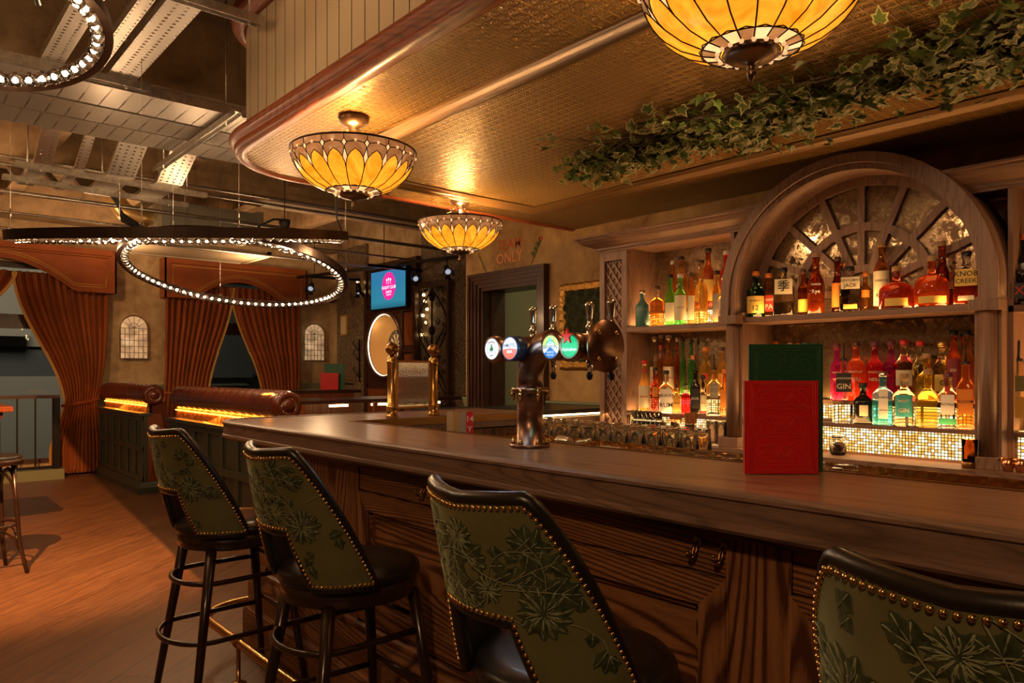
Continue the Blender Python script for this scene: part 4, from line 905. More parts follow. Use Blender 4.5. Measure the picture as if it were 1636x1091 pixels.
def B(label, X, px0, px1, ytop, z, shape, liquid, cap, lab=None, txt=None, ink='black', pour=False, fill=1.0, group=None):
    px = (px0 + px1) / 2; u = (px - 818) / FOC; tt = X / (sin(YAW) + cos(YAW) * u); w = (px1 - px0) / FOC * tt * .97; h = zof(ytop, px, X) - z
    return bottle(label, X, px, z, h, w, shape, liquid, cap, lab, txt, ink, pour, fill, group=group)
ZT = ZS + .0; G1 = 'bottles on the shelf inside the arch'; X1 = 4.04
B('dark green bottle with yellow label, first at the left inside the arch', X1, 1193, 1222, 434, ZT, 'round', 'dark_green', 'orange', [('yellow', .10, .50, .9)], ['REDBREAST', '12'], group=G1)
B('amber bottle with a small red label behind the kanji whisky, inside the arch', 4.105, 1218, 1238, 437, ZT, 'square', 'amber', 'orange', [('red', .15, .55, .8)], ['AMER', 'PA'], 'cream', group=G1)
B('square pale whisky bottle with cream kanji label, inside the arch', X1, 1236, 1268, 428, ZT, 'square', 'pale', 'black', [('cream', .48, .82, .95)], '季', group=G1)
B('red-amber bottle with lime label left of the rye lettering, inside the arch', 4.10, 1275, 1292, 430, ZT, 'round', 'red_amber', 'brown', [('lime', .08, .38, .9)], group=G1)
B('red-amber rye bottle with white script and tall cork, inside the arch', X1, 1290, 1317, 405, ZT, 'bell', 'red_amber', 'cork', None, ['Sazerac', 'Rye'], 'white', group=G1)
B('dark brandy bottle with orange pointed label, inside the arch', 4.105, 1329, 1347, 411, ZT, 'bell', 'dark_red', 'brown', [('orange', .12, .58, .9)], ['10'], group=G1)
B('flat-shouldered bottle with arched cream label and black cap, inside the arch', X1, 1342, 1375, 426, ZT, 'flask', 'clear', 'black', [('cream', .55, .84, .95), ('gold', .07, .18, .7)], ['GENTLEMAN', 'JACK'], group=G1)
B('slim amber bottle behind the arched cream label, inside the arch', 4.105, 1375, 1390, 434, ZT, 'round', 'amber', 'orange', [('orange', .4, .6, .8)], group=G1)
B('tall amber bottle with long cream label and cork, inside the arch', 4.10, 1396, 1421, 388, ZT, 'round', 'amber', 'wood', [('cream', .08, .62, .95)], ['LONDON', 'RYE'], group=G1)
B('squat dark round bottle with low yellow strip label, inside the arch', X1 - .01, 1406, 1458, 426, ZT, 'onion', 'dark_red', 'cork', [('yellow', .06, .26, .55)], None, group=G1)
B('broad red-amber bottle with white lettering and yellow strip, inside the arch', X1, 1463, 1514, 410, ZT, 'onion', 'red_amber', 'cork', [('yellow', .07, .22, .7)], None, group=G1)
B('tall dark red bottle behind the broad bourbon, inside the arch', 4.105, 1494, 1516, 386, ZT, 'bell', 'dark_red', 'wood', group=G1)
B('square bourbon bottle with large yellow lettered label, by the right pier inside the arch', X1, 1526, 1562, 402, ZT, 'square', 'dark_red', 'black', [('yellow', .38, .72, .97), ('cream', .08, .18, .7)], ['KNOB', 'CREEK'], fill=.45, group=G1)
for (px, s_, tx) in ((1432, .012, ['WOODFORD', 'RESERVE']), (1488, .012, ['WOODFORD', 'RESERVE'])): pass
# left bay, upper shelf
G2 = 'bottles on the upper left shelf'; ZL = ZS - .012; X2 = 4.12; X3 = 4.285; ZU = ZS + .105
B('matt teal ceramic bottle, first at the left of the upper shelf', X2 - .02, 1015, 1037, 464, ZL, 'round', 'teal', 'silver', None, ['MIDLETON'], 'grey', group=G2)
B('oval bourbon bottle with raised lettering beside the teal one, upper left shelf', X2, 1038, 1061, 457, ZL, 'flask', 'amber', 'brown', None, ['BULLEIT', 'BOURBON'], 'black', fill=.8, group=G2)
B('green bottle with low cream label and black cap, upper left shelf', X2 + .04, 1062, 1079, 439, ZL, 'round', 'green', 'black', [('cream', .10, .48, .9)], group=G2)
B('pale-capped green whisky bottle with tall cream label, upper left shelf', X2, 1077, 1097, 438, ZL, 'round', 'green', 'white', [('cream', .10, .62, .9)], ['LAPHROAIG'], group=G2)
B('amber bottle with lilac label right of the two green ones, upper left shelf', X2 + .05, 1098, 1111, 436, ZL, 'round', 'amber', 'brown', [('cream', .10, .60, .9)], group=G2)
B('plain rounded honey-coloured bottle in the middle of the upper left shelf', X2, 1109, 1131, 416, ZL, 'onion', 'gold', 'brown', fill=.9, group=G2)
B('black-capped bottle with pale label behind the amber one, upper left shelf', X2 + .05, 1138, 1153, 433, ZL, 'round', 'gold', 'black', [('grey', .1, .6, .9)], group=G2)
B('amber bottle with lettered cream label beside the pier, upper left shelf', X2 - .02, 1147, 1168, 441, ZL, 'onion', 'amber', 'silver', [('cream', .10, .55, .8)], ['COPPER', 'DOG'], group=G2)
for (a, b, yt, l_, c_, lb, w_) in ((1068, 1082, 417, 'orange', 'white', None, 'pale-capped orange bottle on the raised step, upper left shelf'), (1078, 1099, 410, 'orange', 'black', None, 'broad orange bottle with black cap on the raised step, upper left shelf'), (1122, 1141, 397, 'amber', 'black', ('yellow', .12, .5, .9), 'tallest dark-capped bottle with yellow label, upper left shelf'), (1150, 1171, 401, 'red', 'white', ('cream', .3, .55, .5), 'red liqueur bottle with pale cap on the raised step, upper left shelf')):
    B(w_, X3, a, b, yt, ZU, 'round', {'orange': 'amber', 'amber': 'red_amber', 'red': 'red'}[l_], c_, [lb] if lb else None, group=G2)
# left bay, lower step
G3 = 'bottles on the lit step of the left bay'; Z1 = 1.072; XA = 4.115; XB = 4.28; Z2 = 1.195
B('yellow syrup bottle with cherry label, first on the lit left step', XA, 1020, 1039, 576, Z1, 'taper', 'gold', 'red', [('cream', .10, .55, .95), ('red', .82, .9, .7)], ['MONIN'], 'red', group=G3)
B('dark rum bottle with orange diamond label, lit left step', XA + .01, 1039, 1054, 587, Z1, 'round', 'dark_red', 'black', [('orange', .38, .62, .5)], ['RUM'], 'cream', group=G3)
B('flask with white engraved octopus-style label and ring handles, lit left step', XA - .01, 1053, 1075, 592, Z1, 'flask', 'clear', 'black', [('white', .05, .62, .98)], ['BLACK', 'RUM'], group=G3)
B('gold tequila bottle with black-and-cream label, lit left step', XA + .03, 1074, 1088, 594, Z1, 'square', 'gold', 'black', [('gold', .1, .72, .9)], ['TEQUILA'], pour=True, group=G3)
B('square bottle of red aperitif, lit left step', XA, 1088, 1103, 590, Z1, 'square', 'red', 'black', pour=True, fill=.7, group=G3)
B('black square whiskey bottle with pourer behind the straws, lit left step', XA, 1103, 1119, 566, Z1, 'square', 'blackg', 'black', [('black', .15, .6, .9)], ['JACK'], 'white', pour=True, group=G3)
B('small dark bottle with cream and red label, lit left step', XA + .03, 1117, 1130, 600, Z1, 'round', 'black', 'black', [('cream', .12, .55, .9), ('red', .05, .12, .9)], ['BITTERS'], group=G3)
B('rounded whiskey liqueur bottle with grey label and pourer, lit left step', XA, 1129, 1153, 564, Z1, 'flask', 'pale', 'black', [('grey', .40, .72, .6)], ['SOUTHERN', 'COMFORT'], 'cream', pour=True, group=G3)
B('bottle with orange cap half hidden by the left pier, lit left step', XA + .02, 1150, 1165, 590, Z1, 'round', 'amber', 'orange', [('orange', .2, .6, .9)], group=G3)
for (a, b, yt, l_, c_, lb, tx, w_) in ((1038, 1053, 538, 'pale', 'white', ('cream', .1, .5, .9), 'MONIN', 'syrup bottle with white cap, leftmost in the back row of the left step'), (1049, 1062, 535, 'amber', 'white', ('red', .8, .88, .9), None, 'amber syrup bottle between two labelled syrups, back row of the left step'), (1059, 1077, 536, 'amber', 'white', ('cream', .1, .5, .9), 'MONIN', 'widest syrup bottle with cream label, back row of the left step'), (1077, 1087, 540, 'red_amber', 'white', None, None, 'dark amber syrup bottle left of the green pair, back row'), (1086, 1096, 541, 'green', 'black', None, None, 'slim green bottle, left one of the green pair'), (1099, 1110, 542, 'green', 'black', None, None, 'slim green bottle, right one of the green pair'), (1100, 1116, 568, 'green', 'orange', None, None, 'short green bottle with orange round stopper, back row of the left step'), (1118, 1137, 555, 'gold', 'orange', ('red', .35, .5, .3), None, 'golden bottle with red dot label, back row of the left step'), (1145, 1161, 555, 'gold', 'brown', ('orange', .25, .5, .6), None, 'golden bottle by the pier, back row of the left step')):
    B(w_, XB, a, b, yt, Z2, 'round' if l_ != 'pale' and tx is None else 'taper', l_, c_, [lb] if lb else None, tx, 'red', group='bottles in the back row of the left bay')
# middle bay, lower step
G4 = 'bottles on the lit step of the middle bay'; XC = 4.11; XD = 4.235
B('clear gin bottle with arched black label and pourer beside the green menu', XC, 1331, 1365, 545, Z1, 'square', 'clear', 'black', [('black', .50, .80, .75)], ['AVIATION', 'GIN'], 'cream', pour=True, group=G4)
B('squat black apothecary gin bottle with diamond label, middle bay', XC + .01, 1364, 1394, 612, Z1, 'round', 'blackg', 'black', [('cream', .22, .52, .35)], None, group=G4)
B('bright blue gin bottle with pale label, middle bay', XC - .01, 1395, 1426, 594, Z1, 'square', 'blue', 'silver', [('white', .14, .74, .5)], ['BOMBAY', 'SAPPHIRE'], 'navy', group=G4)
B('gin bottle with round teal label and teal neck, middle bay', XC, 1427, 1462, 597, Z1, 'round', 'pale', 'wood', [('teal', .20, .66, .62)], ['MALFY', 'GIN'], 'cream', group=G4)
B('bulbous golden spirit bottle with printed fruit, middle bay', XC, 1465, 1500, 590, Z1, 'onion', 'yellow', 'wood', None, None, group=G4)
B('gin bottle with maroon cap, ornate white label and green band, middle bay', XC, 1500, 1529, 595, Z1, 'square', 'clear', 'maroon', [('white', .28, .66, .75), ('green', .08, .2, .95), ('red', .72, .82, .3)], ['ROYALE'], group=G4)
B('orange gin bottle with scalloped orange label beside the right pier', XC - .02, 1530, 1555, 547, Z1, 'square', 'amber', 'black', [('orange', .24, .62, .95)], ['BLOOM'], 'black', pour=True, group=G4)
BK = [(1327, 1347, 549, 'magenta', 'maroon', [('cream', .0, .12, .95)], 'magenta gin bottle peeking over the black-label gin, back row'), (1353, 1382, 546, 'orange_red', 'brown', [('cream', .0, .12, .95)], 'orange-red gin bottle with tree print, back row of the middle bay'), (1384, 1411, 546, 'red', 'maroon', [('cream', .0, .12, .95)], 'bright red gin bottle above the blue one, back row of the middle bay'), (1411, 1437, 544, 'purple', 'maroon', None, 'dark purple gin bottle left of the red-capped pair, back row'), (1429, 1459, 543, 'pale', 'red', [('cream', .28, .55, .7), ('red', .70, .80, .35)], 'clear gin bottle with bright red cap and red seal, middle bay'),
      (1459, 1481, 545, 'clear', 'red', None, 'second red-capped bottle, half hidden in the back row'), (1465, 1496, 565, 'yellow', 'cork', None, 'golden wide-necked gin bottle with red print, back row'), (1491, 1519, 546, 'pale', 'gold', [('yellow', .2, .5, .7)], 'yellow frosted gin bottle with gold cap, back row of the middle bay'), (1512, 1535, 528, 'orange_red', 'black', [('maroon', .05, .65, .7)], 'tall orange gin bottle with maroon label, back row by the right pier'), (1534, 1556, 528, 'amber', 'black', [('maroon', .05, .6, .6)], 'tall amber gin bottle tight against the right pier, back row')]
TX = {1327: ['WHITLEY', 'NEILL'], 1353: ['WHITLEY', 'NEILL'], 1384: ['WHITLEY', 'NEILL'], 1429: ['Tanqueray'], 1512: ['SIX', 'PETALS'], 1491: ['G']}
for k, (a, b, yt, l_, c_, lb, w_) in enumerate(BK):
    sh = 'onion' if a in (1465,) else 'round'
    tx = TX.get(a)
    o = B(w_, XD if k % 2 == 0 or a < 1420 else XD + .005, a, b, yt, Z2, sh, l_, c_, lb if a in (1429, 1491, 1512, 1534) else None, tx, 'cream' if a < 1420 or a == 1512 else 'black', group='bottles in the back row of the middle bay')
for (px, yt, c_, l_, w_) in ((1239, 546, 'orange', 'amber', 'bottle with an orange cap showing over the green menu'), (1262, 548, 'white', 'pale', 'bottle with a white banded cap showing over the green menu'), (1275, 549, 'gold', 'gold', 'bottle with a gold cap showing over the green menu'), (1286, 548, 'teal', 'blue', 'left one of the two teal stoppers above the green menu'), (1300, 549, 'teal', 'blue', 'right one of the two teal stoppers above the green menu')):
    B(w_, XD, px - 8, px + 8, yt, Z2, 'round', l_, c_, group='bottles in the back row of the middle bay')
# right bay
B('dark whisky bottle with an orange cap behind the right pier on the upper shelf', 4.16, 1622, 1656, 375, ZL, 'square', 'blackg', 'orange', group='bottles in the right bay')
B('flat dark bottle with a small red X at the right edge, upper shelf', 4.10, 1611, 1645, 432, ZL, 'square', 'black', 'black', [('black', .2, .7, .8)], ['X'], 'red', group='bottles in the right bay')
B('olive-labelled bottle with black pourer, lower step at the right edge', XA, 1612, 1644, 541, Z1, 'square', 'pale', 'black', [('olive', .58, .80, .9), ('gold', .2, .5, .6)], None, pour=True, group='bottles in the right bay')
# glassware and bar pieces on the ledge
ZLED = .905
def tankard(X, px, lab_, sc, y=None):
    Y = yat(px, X); t = thing('pewter_tankard', lab_, 'tankard', (X, Y, ZLED), VA - 1.2, 'pewter tankards holding straws')
    MB().lathe([(.001, .0), (.046, 0), (.048, .006), (.042, .014), (.038, .055), (.037, .115), (.040, .122), (.034, .122), (.033, .02), (.001, .015)], seg=28).build('cup', PEWTER, t)
    MB().tube([(0, .036, .105), (0, .062, .108), (0, .078, .088), (0, .078, .055), (0, .062, .03), (0, .05, .012)], .0048, 8).build('handle', PEWTER, t)
    m = MB(); r = random.Random(5)
    for k in range(70):
        a = r.uniform(0, 6.28); q = sqrt(r.random()) * .026; m.cyl((q * cos(a) * .8, q * sin(a) * .8, .02), (q * cos(a) * 1.6, q * sin(a) * 1.6, .118 + .07 * sc + r.uniform(-.006, .006)), .0022, 5)
    o = m.build('paper_straws', pm('straw_brown', (.40, .13, .03), .6), t); o['kind'] = 'stuff'; return t
tankard(4.02, 1080, 'pewter tankard of brown straws, farther left of the two', .6); tankard(3.95, 1104, 'pewter tankard packed with brown straws, beside the cut tumblers', 1.0)
def m_cut():
    n = NM('cut_crystal'); n.set(col=(.98, .95, .9), rough=0, trans=1, ior=1.2); w = n.n('TexVoronoi', {'Vector': n.co(scale=(1, 1, .6)), 'Scale': 60}).outputs[0]; n.bump(w, .3, .002); tr = n.n('BsdfTranslucent', {'Color': (1, .93, .8, 1)}); mx = n.n('MixShader', {0: .035}); n.t.links.new(n.p.outputs[0], mx.inputs[1]); n.t.links.new(tr.outputs[0], mx.inputs[2]); n.t.links.new(mx.outputs[0], n.out.inputs[0]); return n.mat
CUT = m_cut()
def tumbler(name, label, x, y, z, r, h, mat, group, mesh=[None], up=True):
    key = (name, r, h, up)
    if key not in _tm:
        p = [(.001, 0), (r * .86, 0), (r * .9, .004), (r, h), (r - .0028, h), (r * .9 - .0035, .012), (.001, .011)]
        if not up: p = [(q, h - w_) for q, w_ in p][::-1]
        o = MB().lathe(p, seg=20, cap=False).build(name, mat)
        _tm[key] = o; o2 = o
    else: o2 = _tm[key].copy(); COL.objects.link(o2)
    o2.location = (x, y, z); tag(o2, label, 'glass', group); return o2
_tm = {}
k = 0
SH = pm('x', (0, 0, 0)); bpy.data.materials.remove(SH)
for lv in range(3):
    for row in range(3):
        for c in range(7 - lv // 2):
            px = 1012 + c * 7.2 + row * 1.5 + lv; x = 4.0 - row * .052; k += 1
            if px > 1064: continue
            tumbler('shot_glass', 'small shot glass stacked three high at the left of the back counter', x, yat(px, x), ZLED + .062 * lv + .0005, .0225, .060, CUT, 'stacked shot glasses on the back counter')
for c, (px, x, l_) in enumerate(((1137, 3.93, 'cut crystal highball nearer the straws, by the left pier'), (1152, 3.935, 'cut crystal highball touching the left pier'))):
    tumbler('highball_glass', l_, x, yat(px, x), ZLED, .034, .145, CUT, 'cut highballs by the left pier')
# kilner jar
X = 3.98; t = thing('clip_top_jar', 'clip-top glass jar of dried orange slices beside the green menu', 'jar', (X, yat(1339, X), ZLED))
MB().lathe([(.001, 0), (.038, 0), (.042, .008), (.042, .075), (.034, .09), (.036, .1), (.033, .1), (.031, .088), (.039, .073), (.039, .01), (.001, .006)], seg=24, cap=False).build('jar_body', CLEAR, t)
MB().lathe([(.001, .112), (.03, .11), (.037, .102), (.001, .102)], seg=24).build('lid', CLEAR, t)
m = MB(); m.tube([(.04 * cos(a / 10 * 2 * pi), .04 * sin(a / 10 * 2 * pi), .094) for a in range(10)], .0015, 5, closed=True); m.tube([(-.04, 0, .094), (-.046, 0, .08), (-.044, 0, .06)], .0015, 5); m.build('wire_clip', STEEL, t)
m = MB()
for q in range(6): m.obox((rnd.uniform(-.012, .012), rnd.uniform(-.012, .012), .015 + .009 * q), (.022, 0, .004), (0, .022, .003), (0, 0, .0022))
m.build('orange_slices', pm('dried_orange', (.75, .22, .03), .5), t)['kind'] = 'stuff'
X = 3.90; t = thing('copper_jigger_tumbler', 'tall embossed copper tumbler standing against the right pier base', 'tumbler', (X, yat(1549, X), ZLED))
t2 = MB().lathe([(.001, 0), (.030, 0), (.031, .05), (.034, .135), (.031, .135), (.028, .01), (.001, .006)], seg=24, cap=False); t2.build('cup', glass('amber_cut_glass', (1, .55, .2), .02, 1.15), t)
MB().lathe([(.031, .0), (.0325, .001), (.0335, .028), (.0315, .03)], seg=24, cap=False).build('brass_foot', BRASSD, t)
X = 3.90
for px, l_ in ((1611, 'small copper measuring cup on the back counter, at the right edge'), (1632, 'second copper measuring cup at the far right, partly out of view')):
    tag(MB().lathe([(.001, 0), (.020, 0), (.034, .058), (.0325, .058), (.0185, .003), (.001, .003)], seg=24, cap=False).build('copper_cup', COPPER, None), l_, 'cup', 'copper cups on the back counter').location = (X, yat(px, X), ZLED)
# glasses on the drip tray behind the counter
r = random.Random(9); gx = [1.95, 2.03, 2.11]
for i in range(24):
    for j, x in enumerate(gx):
        y = 2.08 - i * .088 + .02 * j
        if y < .2: continue
        h = .085
        if y > 1.05: tumbler('rocks_glass', 'cut crystal rocks glass upturned on the brass drip tray', x, y, 1.0625, .036, h, CUT, 'upturned rocks glasses on the drip tray', up=False) if (j > 0 or i % 3 == 1) and h < 0 else None
for i in range(11):
    for j in range(2):
        x = 2.42 + .085 * j; y = 2.62 - .09 * i
        tumbler('rocks_glass', 'cut crystal rocks glass upturned on the rack behind the bar', x, y, 1.0305, .038, .10, CUT, 'upturned rocks glasses behind the bar', up=False)
for i in range(8):
    for j in range(2):
        x = 2.0 + .09 * j; y = 1.62 - .095 * i
        if y > .82: tumbler('coupe_glass', 'low clear glass lying in the brass drip tray', x, y, 1.0625, .036, .030, CUT, 'low glasses in the drip tray', up=False)
tag(MB().box(2.36, 2.56, .2, 2.70, 1.012, 1.03).box(2.38, 2.40, .25, .27, 0, 1.012).box(2.38, 2.40, 2.6, 2.62, 0, 1.012).box(2.52, 2.54, .25, .27, 0, 1.012).box(2.52, 2.54, 2.6, 2.62, 0, 1.012).build('glass_rack', STEEL, None, (2.46, 1.4, 0)), 'stainless rack carrying upturned glasses behind the bar', 'rack')
# rolled napkin bundle and scoop
t = thing('ice_scoop', 'steel ice scoop lying on the bar beside two rolled cloths', 'scoop', (2.02, 2.0, 1.062)); 
m = MB(); m.tube([(2.05, 1.90, 1.10), (2.03, 1.96, 1.085)], .009, 10); m.build('handle', STEEL, t, (2.02, 2.0, 1.062)); MB().lathe([(.02, 0), (.026, .05), (.024, .06)], (2.02, 1.98, 1.088), 16, axis='y', cap=False).build('bowl', STEEL, t, (2.02, 2.0, 1.062))
for k in range(2): tag(MB().lathe([(.006, 0), (.012, 0), (.012, .09), (.006, .09), (.006, 0)], (2.0 + .028 * k, 1.74, 1.0755), 14, axis='y', cap=False).build('rolled_cloth', pm('white_cloth', (.5, .42, .3), .8), None, (2.0, 1.74, 1.0755)), ('left', 'right')[k] + ' one of two small rolled cloths behind the bar counter', 'cloth')
# ================================================================ BAR STOOLS
SZ = .745
def shell(th, v):   # th: angle round the back (0 = rear), v: 0 lower edge .. 1 upper edge ; local +x faces the bar
    a = abs(th) / 1.42; a = min(a, 1.0)
    ztop = 1.125 - (1.125 - .735) * (max(0, a - .40) / .60) ** 1.25 + .012 * (1 - min(a / .4, 1)) * -1
    if a < .30: zl = .885
    else: zl = .885 - (.885 - .715) * min(1, (a - .30) / .17) ** .8
    z = zl + (ztop - zl) * v
    return th, z, ztop
def shell_xyz(th, z, off=0.0):
    k = max(0, (z - .70) / .42); rx = .222 + .055 * k; ry = .222 + .020 * k + .03 * k * k
    lean = -.022 * k
    return Vector((-(rx + off) * cos(th) + lean, (ry + off) * sin(th), z))
ART = []
def floral(seed):
    """stems, leaves and blooms as outlines in (arc length, height) on the unrolled back"""
    r = random.Random(seed); out = []; th = []
    def leaf(x, y, L, w, a):
        p = []
        n = 7
        for i in range(n + 1): t_ = i / n; p.append((t_ * L, 1.7 * w * sin(pi * t_ ** .8) * (1 + .22 * sin(t_ * 17))))
        for i in range(n - 1, 0, -1): t_ = i / n; p.append((t_ * L, -1.7 * w * sin(pi * t_ ** .8) * (1 + .22 * sin(t_ * 15))))
        out.append([(x + q * cos(a) - s_ * sin(a), y + q * sin(a) + s_ * cos(a)) for q, s_ in p]); th.append([(x, y), (x + L * .9 * cos(a), y + L * .9 * sin(a))])
    def flower(x, y, R):
        for ring, (q, n) in enumerate(((1.0, 13), (.68, 10), (.4, 7))):
            for k in range(n):
                a = 2 * pi * k / n + ring * .4 + r.uniform(-.1, .1)
                if ring == 0: leaf(x + cos(a) * R * .25, y + sin(a) * R * .25, R * .8, R * .17, a)
                th.append([(x + cos(a) * R * q * .28, y + sin(a) * R * q * .28), (x + cos(a + .12) * R * q * .65, y + sin(a + .12) * R * q * .65), (x + cos(a) * R * q, y + sin(a) * R * q)])
        out.append([(x + .36 * R * cos(2 * pi * k / 10), y + .36 * R * sin(2 * pi * k / 10)) for k in range(10)])
    def stem(x, y, a, L, bend, n=9):
        pts = [(x, y)]
        for k in range(n):
            a += bend / n + r.uniform(-.12, .12); x += cos(a) * L / n; y += sin(a) * L / n; pts.append((x, y))
            if k % 2 == 1: leaf(x, y, r.uniform(.025, .05), r.uniform(.006, .011), a + r.choice((-1, 1)) * r.uniform(.6, 1.1))
        th.append(pts); return x, y, a
    for cx, cy, R in ((-.16, .90, .052), (.13, .955, .062), (.0, 1.05, .035), (-.28, 1.03, .04), (.30, .84, .045), (.22, 1.07, .03), (-.07, .945, .028)):
        flower(cx + r.uniform(-.012, .012), cy + r.uniform(-.012, .012), R)
        for q in range(5):
            a = r.uniform(0, 6.28); e = stem(cx + cos(a) * R, cy + sin(a) * R, a, r.uniform(.08, .14), r.uniform(-1.6, 1.6))
            for w in (-.6, 0, .6): leaf(e[0], e[1], r.uniform(.03, .045), .009, e[2] + w)
    return out, th
def make_stool(label, seed=1):
    t = thing('bar_stool', label, 'bar stool', (0, 0, 0), 0, 'green floral bar stools at the counter')
    # fabric outer shell with a real cut-out, 0 at rear centre
    N = 72; K = 14; TM = 1.42
    def edge(thv): return shell(thv, 0)[1], shell(thv, 1)[1]
    def mk(off, name, mat, inner=False):
        m = MB(); m.grid(lambda u, v: shell_xyz(-TM + 2 * TM * u, shell(-TM + 2 * TM * u, v)[1], off), N, K)
        return m
    o = mk(.018, 'b', GREENF)
    # appliqué foliage pattern on the outside of the shell
    outl, thr = floral(seed)
    def on(s_, z, off): 
        th_ = s_ / .25; return shell_xyz(th_, z, off)
    def inside(s_, z):
        th_ = s_ / .25
        if abs(th_) > TM - .04: return False
        a, b = edge(th_); return a + .010 < z < b - .012
    for pl in outl:
        cx = sum(p[0] for p in pl) / len(pl); cy = sum(p[1] for p in pl) / len(pl)
        if not all(inside(*p) for p in pl + [(cx, cy)]): continue
        n = len(pl); o.add([on(cx, cy, .0215)] + [on(p[0], p[1], .0190) for p in pl], [(0, 1 + i, 1 + (i + 1) % n) for i in range(n)], 1, True)
    for pl in thr:
        pts = []
        for p, q in zip(pl, pl[1:]): pts += [(p[0] + (q[0] - p[0]) * k / 2, p[1] + (q[1] - p[1]) * k / 2) for k in range(2)]
        pts.append(pl[-1])
        if all(inside(*p) for p in pts): o.tube([on(p[0], p[1], .0205) for p in pts], .0011, 4, 2)
    o.build('backrest', [GREENF, GREENL, GREENM], t)
    mk(-.012, 'i', LEATHER).build('inner_upholstery', LEATHER, t)
    # closing rim
    lo = [shell_xyz(-TM + 2 * TM * i / N, edge(-TM + 2 * TM * i / N)[0], .003) for i in range(N + 1)]; hi = [shell_xyz(-TM + 2 * TM * i / N, edge(-TM + 2 * TM * i / N)[1], .003) for i in range(N + 1)]
    rim = MB(); rim.tube(hi + [hi[-1].lerp(lo[-1], .5)] + lo[::-1] + [lo[0].lerp(hi[0], .5)], .0165, 10, closed=True); rim.build('padded_rim', LEATHER, t)
    # nails just inside both edges
    nl = MB()
    def nails(f):
        L = 0; prev = None
        for i in range(0, 1201):
            th_ = -TM + .015 + 2 * (TM - .015) * i / 1200; p = f(th_)
            if prev is None or (p - prev).length > .0135:
                prev = p; nrm = Vector((-cos(th_), sin(th_), 0)); nl.ball(p, .0052, 6, ring=4)
    nails(lambda a: shell_xyz(a, edge(a)[1] - .013, .020)); nails(lambda a: shell_xyz(a, edge(a)[0] + .011, .020))
    for sg in (-1, 1):
        a = sg * (TM - .02); z0, z1 = edge(a)
        for k in range(1, int((z1 - z0) / .0135)): nl.ball(shell_xyz(a, z0 + .0135 * k, .019), .0052, 6, ring=4)
    nl.build('nailhead_trim', NAIL, t)
    # seat
    s_ = MB(); s_.lathe([(.001, .745), (.10, .752), (.17, .750), (.205, .742), (.219, .728), (.222, .712), (.214, .70), (.001, .70)][::-1], (0.012, 0, 0), 40, sx=1.04); s_.build('seat_cushion', LEATHER, t)
    MB().lathe([(.001, .645), (.208, .645), (.214, .652), (.214, .698), (.208, .702), (.001, .702)], (0.012, 0, 0), 40, sx=1.03).build('seat_rail', W_EBONY, t)
    legs = {}
    for sx_ in (-1, 1):
        for sy_ in (-1, 1):
            top = Vector((.012 + sx_ * .150, sy_ * .145, .65)); ft = Vector((.012 + sx_ * .225 + (-.02 if sx_ < 0 else .0), sy_ * .215, 0.0)); legs[(sx_, sy_)] = (top, ft)
            MB().tube([top, top.lerp(ft, .5), ft], lambda q: .021 - .007 * q, 12).build('leg', W_EBONY, t)
    at = lambda k, z: legs[k][0].lerp(legs[k][1], (.65 - z) / .65)
    for z in (.52, .30):
        a, b = at((1, -1), z), at((-1, -1), z); c, d = at((-1, 1), z), at((1, 1), z); g = .022
        pts = [a, Vector((b.x + .10, b.y - .012, z))]
        R = abs(b.y) + .012; cx = b.x + .05
        pts += [Vector((cx - (R * .72) * sin(math.radians(q)), -R * cos(math.radians(q)), z)) for q in range(0, 181, 12)] + [Vector((c.x + .10, c.y + .012, z)), d]
        MB().tube(pts, .0105, 10).build('hoop_stretcher', W_EBONY, t)
        MB().tube([a + Vector((0, 0, .035)), d + Vector((0, 0, .035))], .009, 8).build('cross_stretcher', W_EBONY, t)
    return t
S0 = make_stool('green floral bar stool farthest along the counter, leftmost of the four', 11); S0.location = (1.155, 3.14, 0); S0.rotation_euler.z = .04
for (x, y, rz, lb, sd) in ((1.175, 2.17, .0, 'green floral bar stool, second from the far end of the counter', 5), (1.165, 1.14, -.03, 'green floral bar stool before the pair of coat hooks, third from the far end', 8), (1.185, .285, .0, 'nearest green floral bar stool, cut off by the lower right corner', 21)):
    s1 = make_stool(lb, sd); s1.location = (x, y, 0); s1.rotation_euler.z = rz

